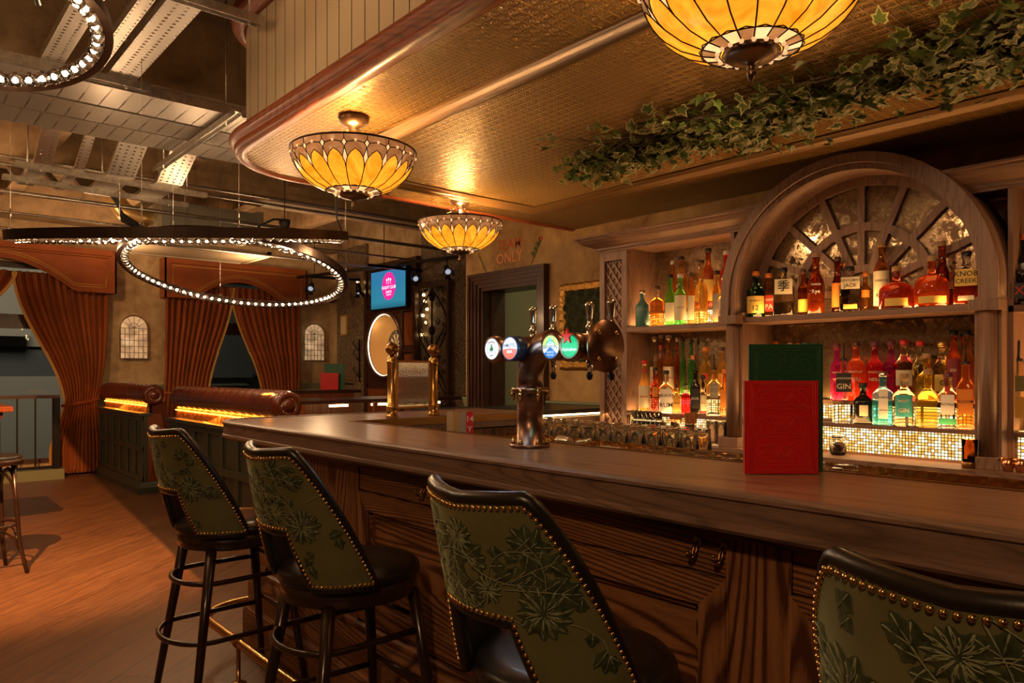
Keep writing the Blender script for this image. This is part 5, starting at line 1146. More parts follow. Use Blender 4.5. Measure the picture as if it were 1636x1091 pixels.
# ================================================================ BOOTHS
def booth(y0, y1, label):
    XP = 2.28; t = thing('booth_bench', label, 'booth', (XP + .3, (y0 + y1) / 2, 0)); L = (XP + .3, (y0 + y1) / 2, 0)
    m = MB(); m.box(XP + .02, XP + .06, y0, y1, .12, .86)
    ny = max(3, round((y1 - y0 - .1) / .33)); w = (y1 - y0) / ny
    for k in range(ny + 1): yy = y0 + w * k; m.box(XP, XP + .02, max(y0, yy - .035), min(y1, yy + .035), .12, .86)
    for z in (.12, .46, .80): m.box(XP + .001, XP + .02, y0, y1, z, z + .07)
    m.build('panelled_back', W_GREEN, t, L, bevel=.004)
    MB().sweep([(0, 0), (.05, 0), (.05, .07), (.04, .09), (.03, .10), (.02, .125), (0, .13)], [(XP + .75, y1, 0), (XP + .005, y1, 0), (XP + .005, y0, 0), (XP + .75, y0, 0)][::1] if False else [(XP + .005, y1, 0), (XP + .005, y0, 0), (XP + .8, y0, 0)]).build('plinth', W_GREEN, t, L)
    MB().box(XP - .035, XP + .10, y0 - .01, y1, .86, .895).build('ledge', W_GREEN, t, L, bevel=.006)
    # end panel facing the room
    prof = [(XP + .02, .12), (XP + .75, .12), (XP + .75, .44), (XP + .34, .44), (XP + .24, .66), (XP + .20, .88), (XP + .02, .88)]
    m = MB()
    m.prism([(x, y1 - .04, z) for x, z in prof], (0, .035, 0)); m.build('end_panel', W_RED, t, L); m = MB(); m.prism([(x, y0 + .003, z) for x, z in prof], (0, .035, 0))
    m.box(XP + .14, XP + .66, y0 - .004, y0 + .005, .36, .40).box(XP + .14, XP + .66, y0 - .004, y0 + .005, .17, .20).box(XP + .14, XP + .17, y0 - .004, y0 + .005, .2, .36).box(XP + .63, XP + .66, y0 - .004, y0 + .005, .2, .36); m.build('end_panel', W_RED, t, L)
    m = MB(); m.box(XP + .06, XP + .75, y0 + .04, y1 - .04, .12, .36); m.build('bench_base', W_RED, t, L)
    MB().box(XP + .24, XP + .78, y0 + .04, y1 - .04, .36, .46).build('seat_cushion', OXBLOOD, t, L, bevel=.03)
    m = MB(); m.prism([(XP + .12, y0 + .04, .46), (XP + .38, y0 + .04, .46), (XP + .24, y0 + .04, 1.02), (XP + .12, y0 + .04, 1.02)], (0, y1 - y0 - .08, 0)); m.build('backrest', OXBLOOD, t, L)
    # gold pressed panel and glow between ledge and roll
    MB().box(XP + .075, XP + .10, y0 + .10, y1, .895, .985).build('pressed_gold_strip', TINB, t, L)
    MB().box(XP + .058, XP + .074, y0 + .10, y1 - .02, .966, .974).build('led_strip', LEDO, t, L)
    o = light('AREA', 'booth_led_light', (XP + .045, (y0 + y1) / 2 + .05, .962), 1.3 * (y1 - y0), (1, .24, .02), shape='RECTANGLE', size=y1 - y0 - .12, size_y=.02); o.rotation_euler = (0, math.radians(12), pi / 2); 
    # the rolled top: deep buttoned
    R = .118; cx, cz = XP + .12, 1.095; nn_ = int((y1 - y0) / .155)
    def roll(u, v):
        y = y0 - .01 + (y1 - y0 + .01) * v; a = 2 * pi * u; 
        pl = abs(sin(pi * nn_ * v + 0)) ** .35; row = (a / (2 * pi) * 9)
        # diamond tufting on the upper half, plain pleats below
        s_ = abs(sin(pi * (nn_ * v + row * .5))) * abs(sin(pi * (nn_ * v - row * .5)))
        up = max(0, sin(a)) ; rr = R * (.965 + .05 * (s_ ** .4) * (.3 + .7 * up) + .02 * pl * (1 - up))
        e = min(v, 1 - v) * (y1 - y0); rr *= min(1, .86 + e / .03 * .14) if e < .03 else 1
        return Vector((cx + rr * cos(a) * 1.0, y, cz + rr * sin(a)))
    m = MB(); m.grid(roll, 64, nn_ * 12, cu=True); m.build('rolled_top', OXBLOOD, t, L)
    m = MB(); m.lathe([(R * .9, 0), (R * .86, -.012), (R * .55, -.018), (R * .52, -.012), (R * .46, -.012), (R * .40, -.022), (R * .2, -.032), (.001, -.034)], (cx, y0 - .006, cz), 32, axis='y'); m.build('roll_end_cap', OXBLOOD, t, L)
    m = MB()
    for k in range(26): a = 2 * pi * k / 26; m.ball((cx + R * .50 * cos(a), y0 - .019, cz + R * .50 * sin(a)), .0055, 6)
    m.build('nailhead_ring', NAIL, t, L)
    m = MB()
    for k in range(nn_):
        for q, a in enumerate((30, 70, 110, 150)): 
            u = a / 360; p = roll(u, (k + (.5 if q % 2 else 0) + .001) / nn_ if (k + .5) / nn_ < 1 else .98); m.ball(p, .007, 6)
    m.build('buttons', OXBLOOD, t, L)
    return t
TINB = (lambda n: (n.set(col=(.55, .22, .06), rough=.35, metal=.5), n.bump(n.n('TexVoronoi', {'Vector': n.co(scale=(1, 12, 12)), 'Scale': 1.5}).outputs[0], .9, .012), n.mat)[-1])(NM('pressed_amber_border'))
booth(8.86, 10.90, 'oxblood chesterfield booth against the window wall, seen past the orange curtain')
booth(5.35, 7.90, 'nearer oxblood chesterfield booth, its roll end just beyond the bar corner')
# panelled red booth end beyond the counter corner
tb = thing('panelled_screen', 'red-brown panelled booth end behind the rounded end of the bar', 'screen', (2.9, 5.0, 0)); LQ_ = (2.9, 5.0, 0)
m = MB(); m.box(2.38, 4.0, 5.06, 5.10, 0, .90)
for x in (2.38, 2.60, 2.82, 3.04, 3.26, 3.48, 3.70, 3.94): m.box(x, x + .06, 5.04, 5.06, .1, .90, 1)
for z in (.10, .46, .84): m.box(2.38, 4.0, 5.043, 5.06, z, z + .06, 1)
m.box(2.36, 4.0, 5.02, 5.12, 0, .1, 1); m.build('panel', [W_RED, W_DARK], tb, LQ_)

# ================================================================ CURTAINS, PELMETS, SCONCES, BALUSTRADE
def curtain(name, label, x0, x1, zt, zb, gx, gz, side, y=WY - .12, full=True, npl=11, gw=(.11, .09)):
    """x0..x1 at the rail, gathered to gx at height gz (tie-back), falling to zb; side = which edge swags (+1: right edge is the wall side)"""
    t = thing(name, label, 'curtain', ((x0 + x1) / 2, y, 0)); L = ((x0 + x1) / 2, y, 0)
    wall = x1 if side > 0 else x0; inner = x0 if side > 0 else x1
    def f(u, v):   # u across, v from top 0 to bottom 1
        z = zt + (zb - zt) * v
        tv = (zt - z) / (zt - gz)
        if tv <= 1:
            s_ = tv ** 1.8; wi = gx - side * gw[0]; wo = gx + side * gw[1]
            xi = inner + (wi - inner) * (sin(tv * pi / 2) ** 2.2 * .75 + .25 * tv); xo = wall + (wo - wall) * tv ** 3; k = 1 - .55 * tv
        else:
            q = min(1, (tv - 1) * 3.0); wi = gx - side * gw[0]; wo = gx + side * gw[1]; fl = .16 * q
            xi = wi - side * fl; xo = wo + side * fl * .4; k = .45 + .35 * q
        x = xi + (xo - xi) * u
        ph = u * npl * 2 * pi
        return Vector((x + .008 * sin(ph * 2 + 1), y + .045 * k * sin(ph) + .012 * k * sin(ph * 2.3 + v * 3) - .03 * (1 - abs(tv - 1)) * (tv > .6), z))
    m = MB(); m.grid(f, npl * 12, 46); m.build('drape', VELVET, t, L, solid=.008)
    fr2 = MB(); n = 90
    for k in range(n):
        v = k / n * (1 if full else .98); a = f(0, v); b = f(0, v + 1 / n)
        d = Vector((-side * .028, -.004, -.022)); fr2.add([a, b, b + d, a + d], [(0, 1, 2, 3)], 0)
    fr2.build('fringe', GOLDBR, t, L)
    tb = MB(); tb.tube([(gx + side * (gw[1] - gw[0]) / 2 + (sum(gw) / 2 + .03) * cos(a / 24 * 2 * pi), y + .075 * sin(a / 24 * 2 * pi), gz + side * .04 * cos(a / 24 * 2 * pi)) for a in range(24)], .02, 8, closed=True); tb.build('tie_back', VELVET, t, L)
    hk = MB().tube([(gx + side * (gw[1] + .02), y, gz + .04), (gx + side * (gw[1] + .06), y + .06, gz + .09), (gx + side * (gw[1] + .06), WY - .002, gz + .09)], .006, 8); hk.build('tie_hook', BRASS, t, L)
curtain('curtain', 'long orange velvet curtain tied back beside the first booth, reaching the floor', 1.36, 2.42, 2.62, .03, 2.10, .95, 1, y=WY - .14, npl=13, gw=(.18, .18))
curtain('curtain', 'orange curtain edge at the far left of the photo, swept away from the other', -.9, 1.37, 2.62, .03, -.55, 1.0, -1, y=WY - .14, npl=16)
curtain('curtain', 'orange velvet curtain left of the narrow dark window, behind the booth', 3.15, 4.10, 2.62, .55, 3.36, 1.02, -1, npl=11, gw=(.36, .24))
curtain('curtain', 'orange velvet curtain right of the narrow dark window', 4.08, 5.17, 2.62, .55, 4.93, 1.0, 1, npl=11, gw=(.38, .22))
def pelmet(label, x0, x1, zt, zc, zm, ins):
    t = thing('pelmet', label, 'pelmet', ((x0 + x1) / 2, WY - .2, zt)); L = ((x0 + x1) / 2, WY - .2, zt); cx = (x0 + x1) / 2; N = 40; yF = WY - .26
    def low(x, z0=zc, i=0):
        u = (x - x0) / (x1 - x0); u = min(u, 1 - u)
        if u < .19: return z0
        k = min(1, (u - .19) / .31); return z0 + (zm - zc) * (sin(k * pi / 2) ** .9 if k < 1 else 1)
    m = MB(); xs_ = [x0 + (x1 - x0) * i / N for i in range(N + 1)]
    v = []
    for x in xs_: v += [(x, yF, low(x)), (x, yF, zt), (x, yF + .02, low(x)), (x, yF + .02, zt)]
    f = []
    for i in range(N): a = 4 * i; b = 4 * i + 4; f += [(a, b, b + 1, a + 1), (a + 2, a + 3, b + 3, b + 2), (a, a + 2, b + 2, b), (a + 1, b + 1, b + 3, a + 3)]
    f += [(0, 1, 3, 2), (4 * N, 4 * N + 2, 4 * N + 3, 4 * N + 1)]; m.add(v, f); m.box(x0, x0 + .02, yF, WY - .002, low(x0), zt).box(x1 - .02, x1, yF, WY - .002, low(x1), zt).box(x0, x1, yF, WY - .002, zt, zt + .012)
    m.build('velvet_board', VELVET, t, L)
    g = MB()
    for d in (.07, .10):
        lowp = [(x, yF - .002, low(x) + d) for x in xs_ if x0 + d <= x <= x1 - d]
        g.tube(lowp + [(x1 - d, yF - .002, zt - d), (x0 + d, yF - .002, zt - d)], .0045, 5, closed=True)
    g.build('gold_braid', GOLDBR, t, L)
pelmet('orange velvet pelmet with gold braid over the narrow window', 3.11, 5.23, 2.95, 2.40, 2.68, 0)
pelmet('orange velvet pelmet with gold braid over the left window, partly out of view', .0 - .12, 2.50, 2.96, 2.40, 2.76, 0)
def sconce(label, xc):
    t = thing('window_sconce', label, 'wall light', (xc, WY - .05, 1.53), group='arched leaded window wall lights'); r = .175; zb, zs = 1.535, 1.955
    pts = [(xc + r, zb)] + [(xc + r * cos(pi * i / 20), zs + r * sin(pi * i / 20)) for i in range(21)] + [(xc - r, zb)]; L = (xc, WY - .05, 1.53)
    m = MB(); m.prism([(x, WY - .05, z) for x, z in pts], (0, .012, 0)); m.build('glass', SCG, t, L)
    b = MB(); b.tube([(x, WY - .055, z) for x, z in pts], .008, 6, closed=True)
    for k in range(1, 6): x = xc - r + 2 * r * k / 6; b.box(x - .003, x + .003, WY - .056, WY - .05, zb, zs)
    for k in range(0, 6): z = zb + (zs - zb) * k / 5; b.box(xc - r, xc + r, WY - .056, WY - .05, z - .003, z + .003)
    for k in range(1, 6): a = pi * k / 6; b.tube([(xc, WY - .053, zs), (xc + r * cos(a), WY - .053, zs + r * sin(a))], .003, 5)
    b.tube([(xc + .07 * cos(pi * i / 12), WY - .053, zs + .07 * sin(pi * i / 12)) for i in range(13)], .003, 5)
    b.build('leading', BRASSD, t, L); bx = MB().box(xc - r + .02, xc + r - .02, WY - .038, WY - .002, zb + .01, zs); bx.build('back_box', BRASSD, t, L)
def m_scg():
    n = NM('mottled_lit_glass'); f = n.noise(4, 5, None, 1); c = n.ramp(f, [(.35, (.40, .26, .14)), (.6, (.9, .62, .33))]); d = n.n('VectorMath', {0: n.co(), 1: (-.09, -.05, .24)}, operation='DISTANCE').outputs['Value']
    hot = n.math('MAXIMUM', n.math('SUBTRACT', 1.0, n.math('MULTIPLY', d, 11.0)), 0.0)
    n.set(col=c, ecol=c, estr=n.math('ADD', .45, n.math('MULTIPLY', hot, 2.0)), rough=.3); return n.mat
SCG = m_scg()
sconce('arched leaded wall light between the two curtained windows', 2.766); sconce('arched leaded wall light between the second window and the wallpapered pillar', 5.453)
# balustrade before the left window
t = thing('balustrade', 'dark metal balustrade before the left window', 'balustrade', (.6, 10.84, .13)); L = (.6, 10.84, .13)
m = MB(); m.box(-1.5, 1.82, 10.80, 10.87, 1.02, 1.06); m.build('handrail', W_DARKH, t, L)
m = MB(); m.box(-1.5, 1.78, 10.825, 10.845, .14, .17)
x = -1.3
while x < 1.8: m.box(x, x + .018, 10.825, 10.845, .17, 1.02); x += .19
m.box(1.75, 1.82, 10.79, 10.88, .13, 1.02); m.build('bars', BLACK, t, L)
struct(MB().box(-1.6, 1.86, 10.75, WY - .22, 0, .13).build('trim_8', GREENP))

# ================================================================ FAR TABLES WITH LIT UNDERSIDES
t = thing('poseur_table', 'long dark table with lit underside shelf beyond the bar, below the far wallpaper', 'table', (3.9, 7.0, 0)); L = (3.9, 7.0, 0)
m = MB(); m.box(3.12, 5.2, 6.75, 7.55, 1.035, 1.07).box(2.75, 4.5, 7.95, 8.4, 1.10, 1.14); m.build('tabletop', W_DARKH, t, L, bevel=.004)
m = MB(); m.box(3.12, 4.9, 6.60, 7.4, .86, .89); m.build('shelf', W_DARKH, t, L)
m = MB(); m.box(3.15, 4.85, 6.75, 6.80, 0, .86); m.box(3.12, 3.16, 6.65, 7.4, 0, 1.035).box(3.9, 3.94, 6.62, 6.66, 0, 1.035).box(2.8, 4.4, 7.95, 8.35, 0, 1.10); m.build('panelled_base', W_RED, t, L)
MB().box(3.98, 4.85, 6.80, 6.83, 1.0, 1.02).build('led_strip', LED, t, L); MB().box(3.5, 3.7, 6.8, 6.83, 1.0, 1.02).build('led_strip', LED, t, L)
light('AREA', 'table_led_light', (4.4, 6.8, 1.02), 3, (1, .6, .25), shape='RECTANGLE', size=.9, size_y=.04)
menu('menu_book', 'small far-off red menu standing on the distant table, by the orange curtain', (4.05, 8.12), (4.21, 7.98), 1.14, .20, .012, (.62, .008, .008), 1)
menu('menu_book', 'far-off green menu standing behind the distant red one', (4.12, 8.16), (4.30, 8.0), 1.14, .31, .014, (.01, .085, .035), 1)

# ================================================================ GAMES WALL: dartboard alcove, screen, ironwork gate
gw = thing('dart_bay', 'dark mahogany panelled bay with round lit dartboard recess', 'wall panelling', (FX, 9.2, 0)); LG2 = (FX, 9.2, 0)
gy0, gy1 = 8.50, 9.92; DC = (9.33, 1.742); XR = FX - .07
m = MB(); N = 48; rr = .455
# panel face with a circular hole
sq = []
for i in range(N):
    a = 2 * pi * i / N; ca, sa = cos(a), sin(a); q = 1 / max(abs(ca) / .56, abs(sa) / .6); sq.append((DC[0] + ca * q, DC[1] + sa * q))
v = [(XR, DC[0] + rr * cos(2 * pi * i / N), DC[1] + rr * sin(2 * pi * i / N)) for i in range(N)] + [(XR, *p) for p in sq]
m.add(v, [(i, (i + 1) % N, N + (i + 1) % N, N + i) for i in range(N)], 0)
m.box(XR, FX - .002, gy0, gy1, 0, DC[1] - .6).box(XR, FX - .002, gy0, gy1, DC[1] + .6, 2.95).box(XR, FX - .002, gy0, DC[0] - .56, DC[1] - .6, DC[1] + .6).box(XR, FX - .002, DC[0] + .56, gy1, DC[1] - .6, DC[1] + .6)
m.build('back_panel', W_DARK, gw, LG2)
m = MB()
for y in (gy0, gy0 + .34, 9.2, gy1 - .07): 
    for (a, b) in ((0, DC[1] - .52), (DC[1] + .52, 2.9)) if y in (9.2,) else ((0, 2.9),): m.box(XR - .025, XR, y, y + .07, a, b)
for z in (.0, .55, 1.12, 2.20, 2.86): m.box(XR - .022, XR, gy0, gy1, z, z + .08) if z not in (1.12,) else (m.box(XR - .022, XR, gy0, gy0 + .4, z, z + .08))
m.box(XR - .022, XR, gy0, gy0 + .37, 1.62, 1.70); m.build('raised_framing', W_DARK, gw, LG2, bevel=.006)
m = MB()
for (a, b) in ((gy0 + .09, gy0 + .32), (gy0 + .43, 9.18), (9.29, gy1 - .09)):
    for (c_, d_) in ((.1, .52), (.65, 1.10)): m.box(XR - .010, XR, a, b, c_, d_)
m.box(XR - .010, XR, gy0 + .09, gy0 + .32, 1.22, 1.60).box(XR - .010, XR, gy0 + .09, gy0 + .32, 1.72, 2.18)
m.build('inset_panels', W_RED, gw, LG2, bevel=.008)
MB().lathe([(rr - .005, 0), (rr - .005, -.045), (rr + .01, -.06), (rr + .035, -.055), (rr + .05, -.03), (rr + .055, 0)], (XR, DC[0], DC[1]), 56, axis='x', cap=False).build('round_frame', W_DARKH, gw, LG2)
cork = simple('tan_recess_lining', (.62, .36, .13), .7)
MB().lathe([(rr, -.02), (rr, .24), (.001, .24)], (XR, DC[0], DC[1]), 48, axis='x', cap=False).build('recess_drum', cork, gw, LG2)
MB().lathe([(rr - .012, -.035), (rr - .004, -.03), (rr - .004, -.018), (rr - .012, -.018), (rr - .012, -.035)], (XR, DC[0], DC[1]), 56, axis='x', cap=False).build('led_ring', emit('white_led_ring', (1, .82, .55), 5), gw, LG2)
light('POINT', 'dart_recess_light', (XR - .0, DC[0] + .28, DC[1] + .25), 1.1, (1, .68, .34), shadow_soft_size=.1); light('POINT', 'dart_recess_light', (XR - .0, DC[0] - .25, DC[1] - .28), .8, (1, .68, .34), shadow_soft_size=.1)
# make room in the wall for the drum: the recess sits in a box built behind the wall face
db = thing('dartboard', 'dartboard hanging in the round lit recess', 'dartboard', (XR + .20, DC[0], DC[1])); LD2 = (XR + .20, DC[0], DC[1])
m = MB(); m.lathe([(.001, .02), (.225, .02), (.225, -.018), (.001, -.018)], LD2, 60, axis='x')
BKd, CRm, RDm, GRm, WRm = simple('dart_black', (.015, .015, .015), .7), simple('dart_cream', (.75, .64, .42), .7), simple('dart_red', (.55, .02, .02), .7), simple('dart_green', (.02, .22, .06), .7), simple('dart_wire', (.7, .7, .65), .3, 1)
def seg_(a0, a1, r0, r1, mi):
    p = []
    for i in range(4): a = a0 + (a1 - a0) * i / 3; p.append((LD2[0] - .0195, LD2[1] + r1 * cos(a), LD2[2] + r1 * sin(a)))
    for i in range(3, -1, -1): a = a0 + (a1 - a0) * i / 3; p.append((LD2[0] - .0195, LD2[1] + r0 * cos(a), LD2[2] + r0 * sin(a)))
    m.add(p, [list(range(8))], mi)
for k in range(20):
    a0 = 2 * pi * (k - .5) / 20 + pi / 2; a1 = a0 + 2 * pi / 20; e = k % 2
    seg_(a0, a1, .016, .099, 0 if not e else 1); seg_(a0, a1, .107, .162, 0 if not e else 1); seg_(a0, a1, .099, .107, 2 if not e else 3); seg_(a0, a1, .162, .170, 2 if not e else 3)
    a = 2 * pi * k / 20 + pi / 2; nums = [20, 1, 18, 4, 13, 6, 10, 15, 2, 17, 3, 19, 7, 16, 8, 11, 14, 9, 12, 5]
    m.text(str(nums[-k % 20]), (LD2[0] - .019, LD2[1] + .197 * cos(a), LD2[2] + .197 * sin(a)), (0, -1, 0), (0, 0, 1), .030, 1, .001)
m.lathe([(.016, -.0198), (.006, -.0198)], LD2, 20, 3, axis='x', cap=False); m.lathe([(.006, -.0198), (.0005, -.0198)], LD2, 20, 2, axis='x', cap=False)
for r_ in (.016, .099, .107, .162, .170): m.tube([(LD2[0] - .0205, LD2[1] + r_ * cos(a / 40 * 2 * pi), LD2[2] + r_ * sin(a / 40 * 2 * pi)) for a in range(40)], .0008, 4, 4, closed=True)
m.build('face', [BKd, CRm, RDm, GRm, WRm], db, LD2)
# screen
sc_ = thing('wall_screen', 'lit wall screen with a pink oval badge above the dartboard', 'screen', (XR - .05, 9.15, 2.28)); L = (XR - .05, 9.15, 2.28)
MB().box(XR - .07, XR - .026, 8.66, 9.64, 2.24, 2.84).build('housing', BLACK, sc_, L, bevel=.004)
def m_scr():
    n = NM('screen_picture'); z = sep(n, n.co())[2]; c = n.ramp(n.math('DIVIDE', z, .55), [(0, (.012, .10, .15)), (.15, (.02, .16, .23)), (1, (.015, .12, .26))]); n.set(col=(0, 0, 0), ecol=c, estr=1.5, rough=.2); return n.mat
m = MB(); m.box(XR - .074, XR - .0705, 8.69, 9.61, 2.27, 2.81, 0)
oc = (XR - .0745, 9.12, 2.58)
m.add([oc] + [(oc[0], oc[1] + .18 * cos(2 * pi * i / 40), oc[2] + .20 * sin(2 * pi * i / 40)) for i in range(40)], [(0, 1 + (i + 1) % 40, 1 + i) for i in range(40)], 1)
for tx, dz, sz in (('FLIGHT CLUB', -.02, .062), ('DARTS', -.085, .05), ('LONDON', -.125, .03)): m.text(tx, (oc[0], oc[1], oc[2] + dz), (0, -1, 0), (0, 0, 1), sz, 2, .001)
for k in (-1, 0, 1): m.ball((oc[0] - .001, oc[1] + k * .05, oc[2] + .09 + (.012 if k == 0 else 0)), .018, 12, 2, sx=.08); m.box(oc[0] - .002, oc[0] - .001, oc[1] + k * .05 - .003, oc[1] + k * .05 + .003, oc[2] + .03, oc[2] + .09, 2)
m.build('display', [m_scr(), emit('screen_pink', (.75, .015, .22), 1.6), emit('screen_white', (1, .85, .88), 1.6)], sc_, L)
# decorative gate
gt = thing('ironwork_gate', 'dark wrought iron scroll gate in a timber frame, right of the dartboard', 'gate', (FX - .12, 8.1, 0)); L = (FX - .12, 8.1, 0); XG = FX - .12
ya, yb = 7.72, 8.44
m = MB(); m.box(XG - .03, XG + .03, ya - .05, ya, 0, 2.55).box(XG - .03, XG + .03, yb, yb + .05, 0, 2.55).box(XG - .03, XG + .03, ya, yb, 2.47, 2.55).box(XG - .03, XG + .03, ya, yb, 0, .10); m.build('timber_frame', W_DARK, gt, L)
m = MB(); cy = (ya + yb) / 2
for z0 in (.55, 1.5):
    for s_ in (-1, 1): m.tube([(XG, cy + s_ * (.33 * cos(pi * i / 24 - pi / 2)) , z0 + .95 * i / 24) for i in range(25)], .011, 6); m.tube([(XG, cy + s_ * (.34 - .32 * sin(pi * i / 20)), z0 + .95 * i / 20 - .47) for i in range(21)], .009, 6)
for z in (.95, 1.42, 1.9, 2.35, .5):
    m.tube([(XG, cy + .055 * cos(a / 16 * 2 * pi), z + .055 * sin(a / 16 * 2 * pi)) for a in range(16)], .012, 6, closed=True); m.ball((XG, cy, z), .03, 10)
    for sx_ in (-1, 1):
        for sz_ in (-1, 1):
            m.tube([(XG, cy + sx_ * (.09 + .05 * (1 - q / 18) * cos(q * .55) + .05), z + sz_ * (.10 + .05 * (1 - q / 18) * sin(q * .55))) for q in range(18)], .007, 5)
            m.tube([(XG, cy + sx_ * (.26 + .045 * (1 - q / 14) * cos(q * .6)), z + sz_ * (.06 + .045 * (1 - q / 14) * sin(q * .6))) for q in range(14)], .006, 5)
m.box(XG - .008, XG + .008, cy - .01, cy + .01, .1, 2.47); m.build('scrollwork', BLACK, gt, L)
# string of warm bulbs behind the gate
for k, (y, z) in enumerate(((8.36, 2.40), (8.28, 2.2), (8.31, 2.02), (8.40, 1.86), (8.33, 2.31), (8.38, 2.12), (9.98, 2.72), (9.98, 2.58))):
    b = MB().ball((0, 0, 0), .022, 10); b.cyl((0, 0, .015), (0, 0, .05), .010, 8, 1); tag(b.build('filament_bulb', [emit('filament_glow', (1, .62, .25), 9) if 'filament_glow' not in bpy.data.materials else bpy.data.materials['filament_glow'], BRASSD], None), 'small warm filament bulb in the cluster near the gate' if k < 6 else 'small warm bulb hanging at the left edge of the screen', 'bulb', 'filament bulbs by the gate' if k < 6 else 'pair of bulbs left of the screen').location = (FX - .06 if k < 6 else FX - .16, y, z)
struct(MB().box(FX - .012, FX - .001, 7.0, 8.5, 0, 3.3).build('wall_paper_alcove', WALLPAPER)); struct(MB().box(FX - .05, FX - .001, 9.93, 10.85, 0, 3.3).build('wall_paper_pillar', WALLPAPER))
# little picture and coat hook on the pillar
t = thing('framed_picture', 'small gilt framed sketch on the wallpapered pillar', 'picture', (FX - .06, 10.6, 1.95)); L = (FX - .06, 10.6, 1.95)
m = MB(); m.box(FX - .07, FX - .051, 10.49, 10.70, 1.93, 2.25); m.build('frame', GOLDBR, t, L); m = MB(); m.box(FX - .073, FX - .0705, 10.515, 10.675, 1.955, 2.225); 
m.build('print', PAP['cream'], t, L)
m = MB()
for z in (1.35, 1.6, 1.75):
    for s_ in (-1, 1): m.tube([(FX - .06, 10.1, z - .1), (FX - .10, 10.1 + s_ * .05, z - .02), (FX - .12, 10.1 + s_ * .10, z + .05), (FX - .10, 10.1 + s_ * .08, z + .09)], .008, 6)
m.tube([(FX - .06, 10.1, 1.2), (FX - .07, 10.1, 1.85)], .012, 6); tag(m.build('coat_hook_rack', BLACK, None, (FX - .06, 10.1, 1.2)), 'black branching iron coat hooks on the wallpapered pillar', 'coat rack')
MB
# moss picture by the door
t = thing('moss_picture', 'dark green moss panel in an ornate gilt frame behind the beer taps', 'picture', (WX - .04, 4.07, 1.37)); L = (WX - .04, 4.07, 1.37)
y0, y1, z0, z1 = 3.70, 4.40, 1.375, 2.085
MOSS = (lambda n: (n.set(col=n.ramp(n.noise(22, 5), [(.35, (.008, .014, .004)), (.7, (.05, .06, .012))]), rough=.9), n.bump(n.noise(60, 5), 1, .03), n.mat)[-1])(NM('moss'))
m = MB(); m.grid(lambda u, v: Vector((WX - .03 - .03 * abs(sin(u * 17 + v * 9) * cos(v * 23 - u * 5)), y0 + .06 + (y1 - y0 - .12) * u, z0 + .06 + (z1 - z0 - .12) * v)), 30, 30); m.build('moss_panel', MOSS, t, L)
m = MB(); prf = [(0, 0), (.0, .025), (.02, .05), (.035, .035), (.05, .05), (.075, .03), (.08, 0)]
pp = [(y0, z0), (y1, z0), (y1, z1), (y0, z1)]
cyc, czc = (y0 + y1) / 2, (z0 + z1) / 2; v = []; Wd = (y1 - y0) / 2; Hh = (z1 - z0) / 2
ns = 40
def ringp(k): 
    s_ = k / (4 * ns) * 4; e = int(s_) % 4; f = s_ - int(s_); return pp[e][0] + (pp[(e + 1) % 4][0] - pp[e][0]) * f, pp[e][1] + (pp[(e + 1) % 4][1] - pp[e][1]) * f
for k in range(4 * ns):
    y, z = ringp(k)
    for o_, d_ in prf:
        bump_ = .010 * sin(k * 1.3) * (d_ > .02) + .006 * sin(k * 2.9 + o_ * 90)
        v.append((WX - .002 - d_ - bump_ * .6, cyc + (y - cyc) * (1 - o_ / Wd + bump_ * .4), czc + (z - czc) * (1 - o_ / Hh + bump_ * .4)))
npf = len(prf); m.add(v, [(k * npf + i, ((k + 1) % (4 * ns)) * npf + i, ((k + 1) % (4 * ns)) * npf + i + 1, k * npf + i + 1) for k in range(4 * ns) for i in range(npf - 1)], 0, True); m.build('gilt_frame', (lambda n: (n.set(col=(.42, .22, .05), rough=.38, metal=.9), n.bump(n.noise(45, 4), .8, .012), n.mat)[-1])(NM('carved_gilt')), t, L)
# painted lettering over the door
m = MB(); xw = WX - .0015
m.text('TEAM', (xw, 5.085, 2.515), (0, -1, 0), (0, 0, 1), .135, 0, .0005); m.text('ONLY', (xw, 5.085, 2.395), (0, -1, 0), (0, 0, 1), .135, 1, .0005)
o = tag(m.build('painted_sign', [simple('faded_red_paint', (.42, .085, .03), .8), simple('faded_pink_paint', (.72, .26, .12), .8)], None, (WX, 5.08, 2.3)), 'TEAM ONLY painted in faded red capitals on the wall above the doorway', 'sign')
FLM = [simple('faded_leaf_paint', (.06, .10, .03), .8), simple('faded_rose_paint', (.5, .08, .03), .8)]
for (yc, zc, s_, lb) in ((4.72, 2.40, 1, 'faded painted rose sprig right of the wall lettering'), (5.46, 2.36, -1, 'faded painted leaf sprig left of the wall lettering')):
    m = MB(); m.tube([(xw - .002, yc + s_ * .07, zc - .10), (xw - .002, yc, zc), (xw - .002, yc - s_ * .06, zc + .10)], .003, 4)
    for k in range(4): m.add([(xw - .003, yc + s_ * (.03 - .03 * k), zc - .04 + .04 * k), (xw - .003, yc + s_ * (.05 - .03 * k) + .02, zc + .0 + .04 * k), (xw - .003, yc + s_ * (.02 - .03 * k), zc + .02 + .04 * k)], [(0, 1, 2)])
    if s_ > 0: m.ball((xw - .004, yc - .065, zc + .115), .02, 8, 1, sx=.15)
    tag(m.build('painted_flower', FLM, None, (WX, yc, zc)), lb, 'wall painting')
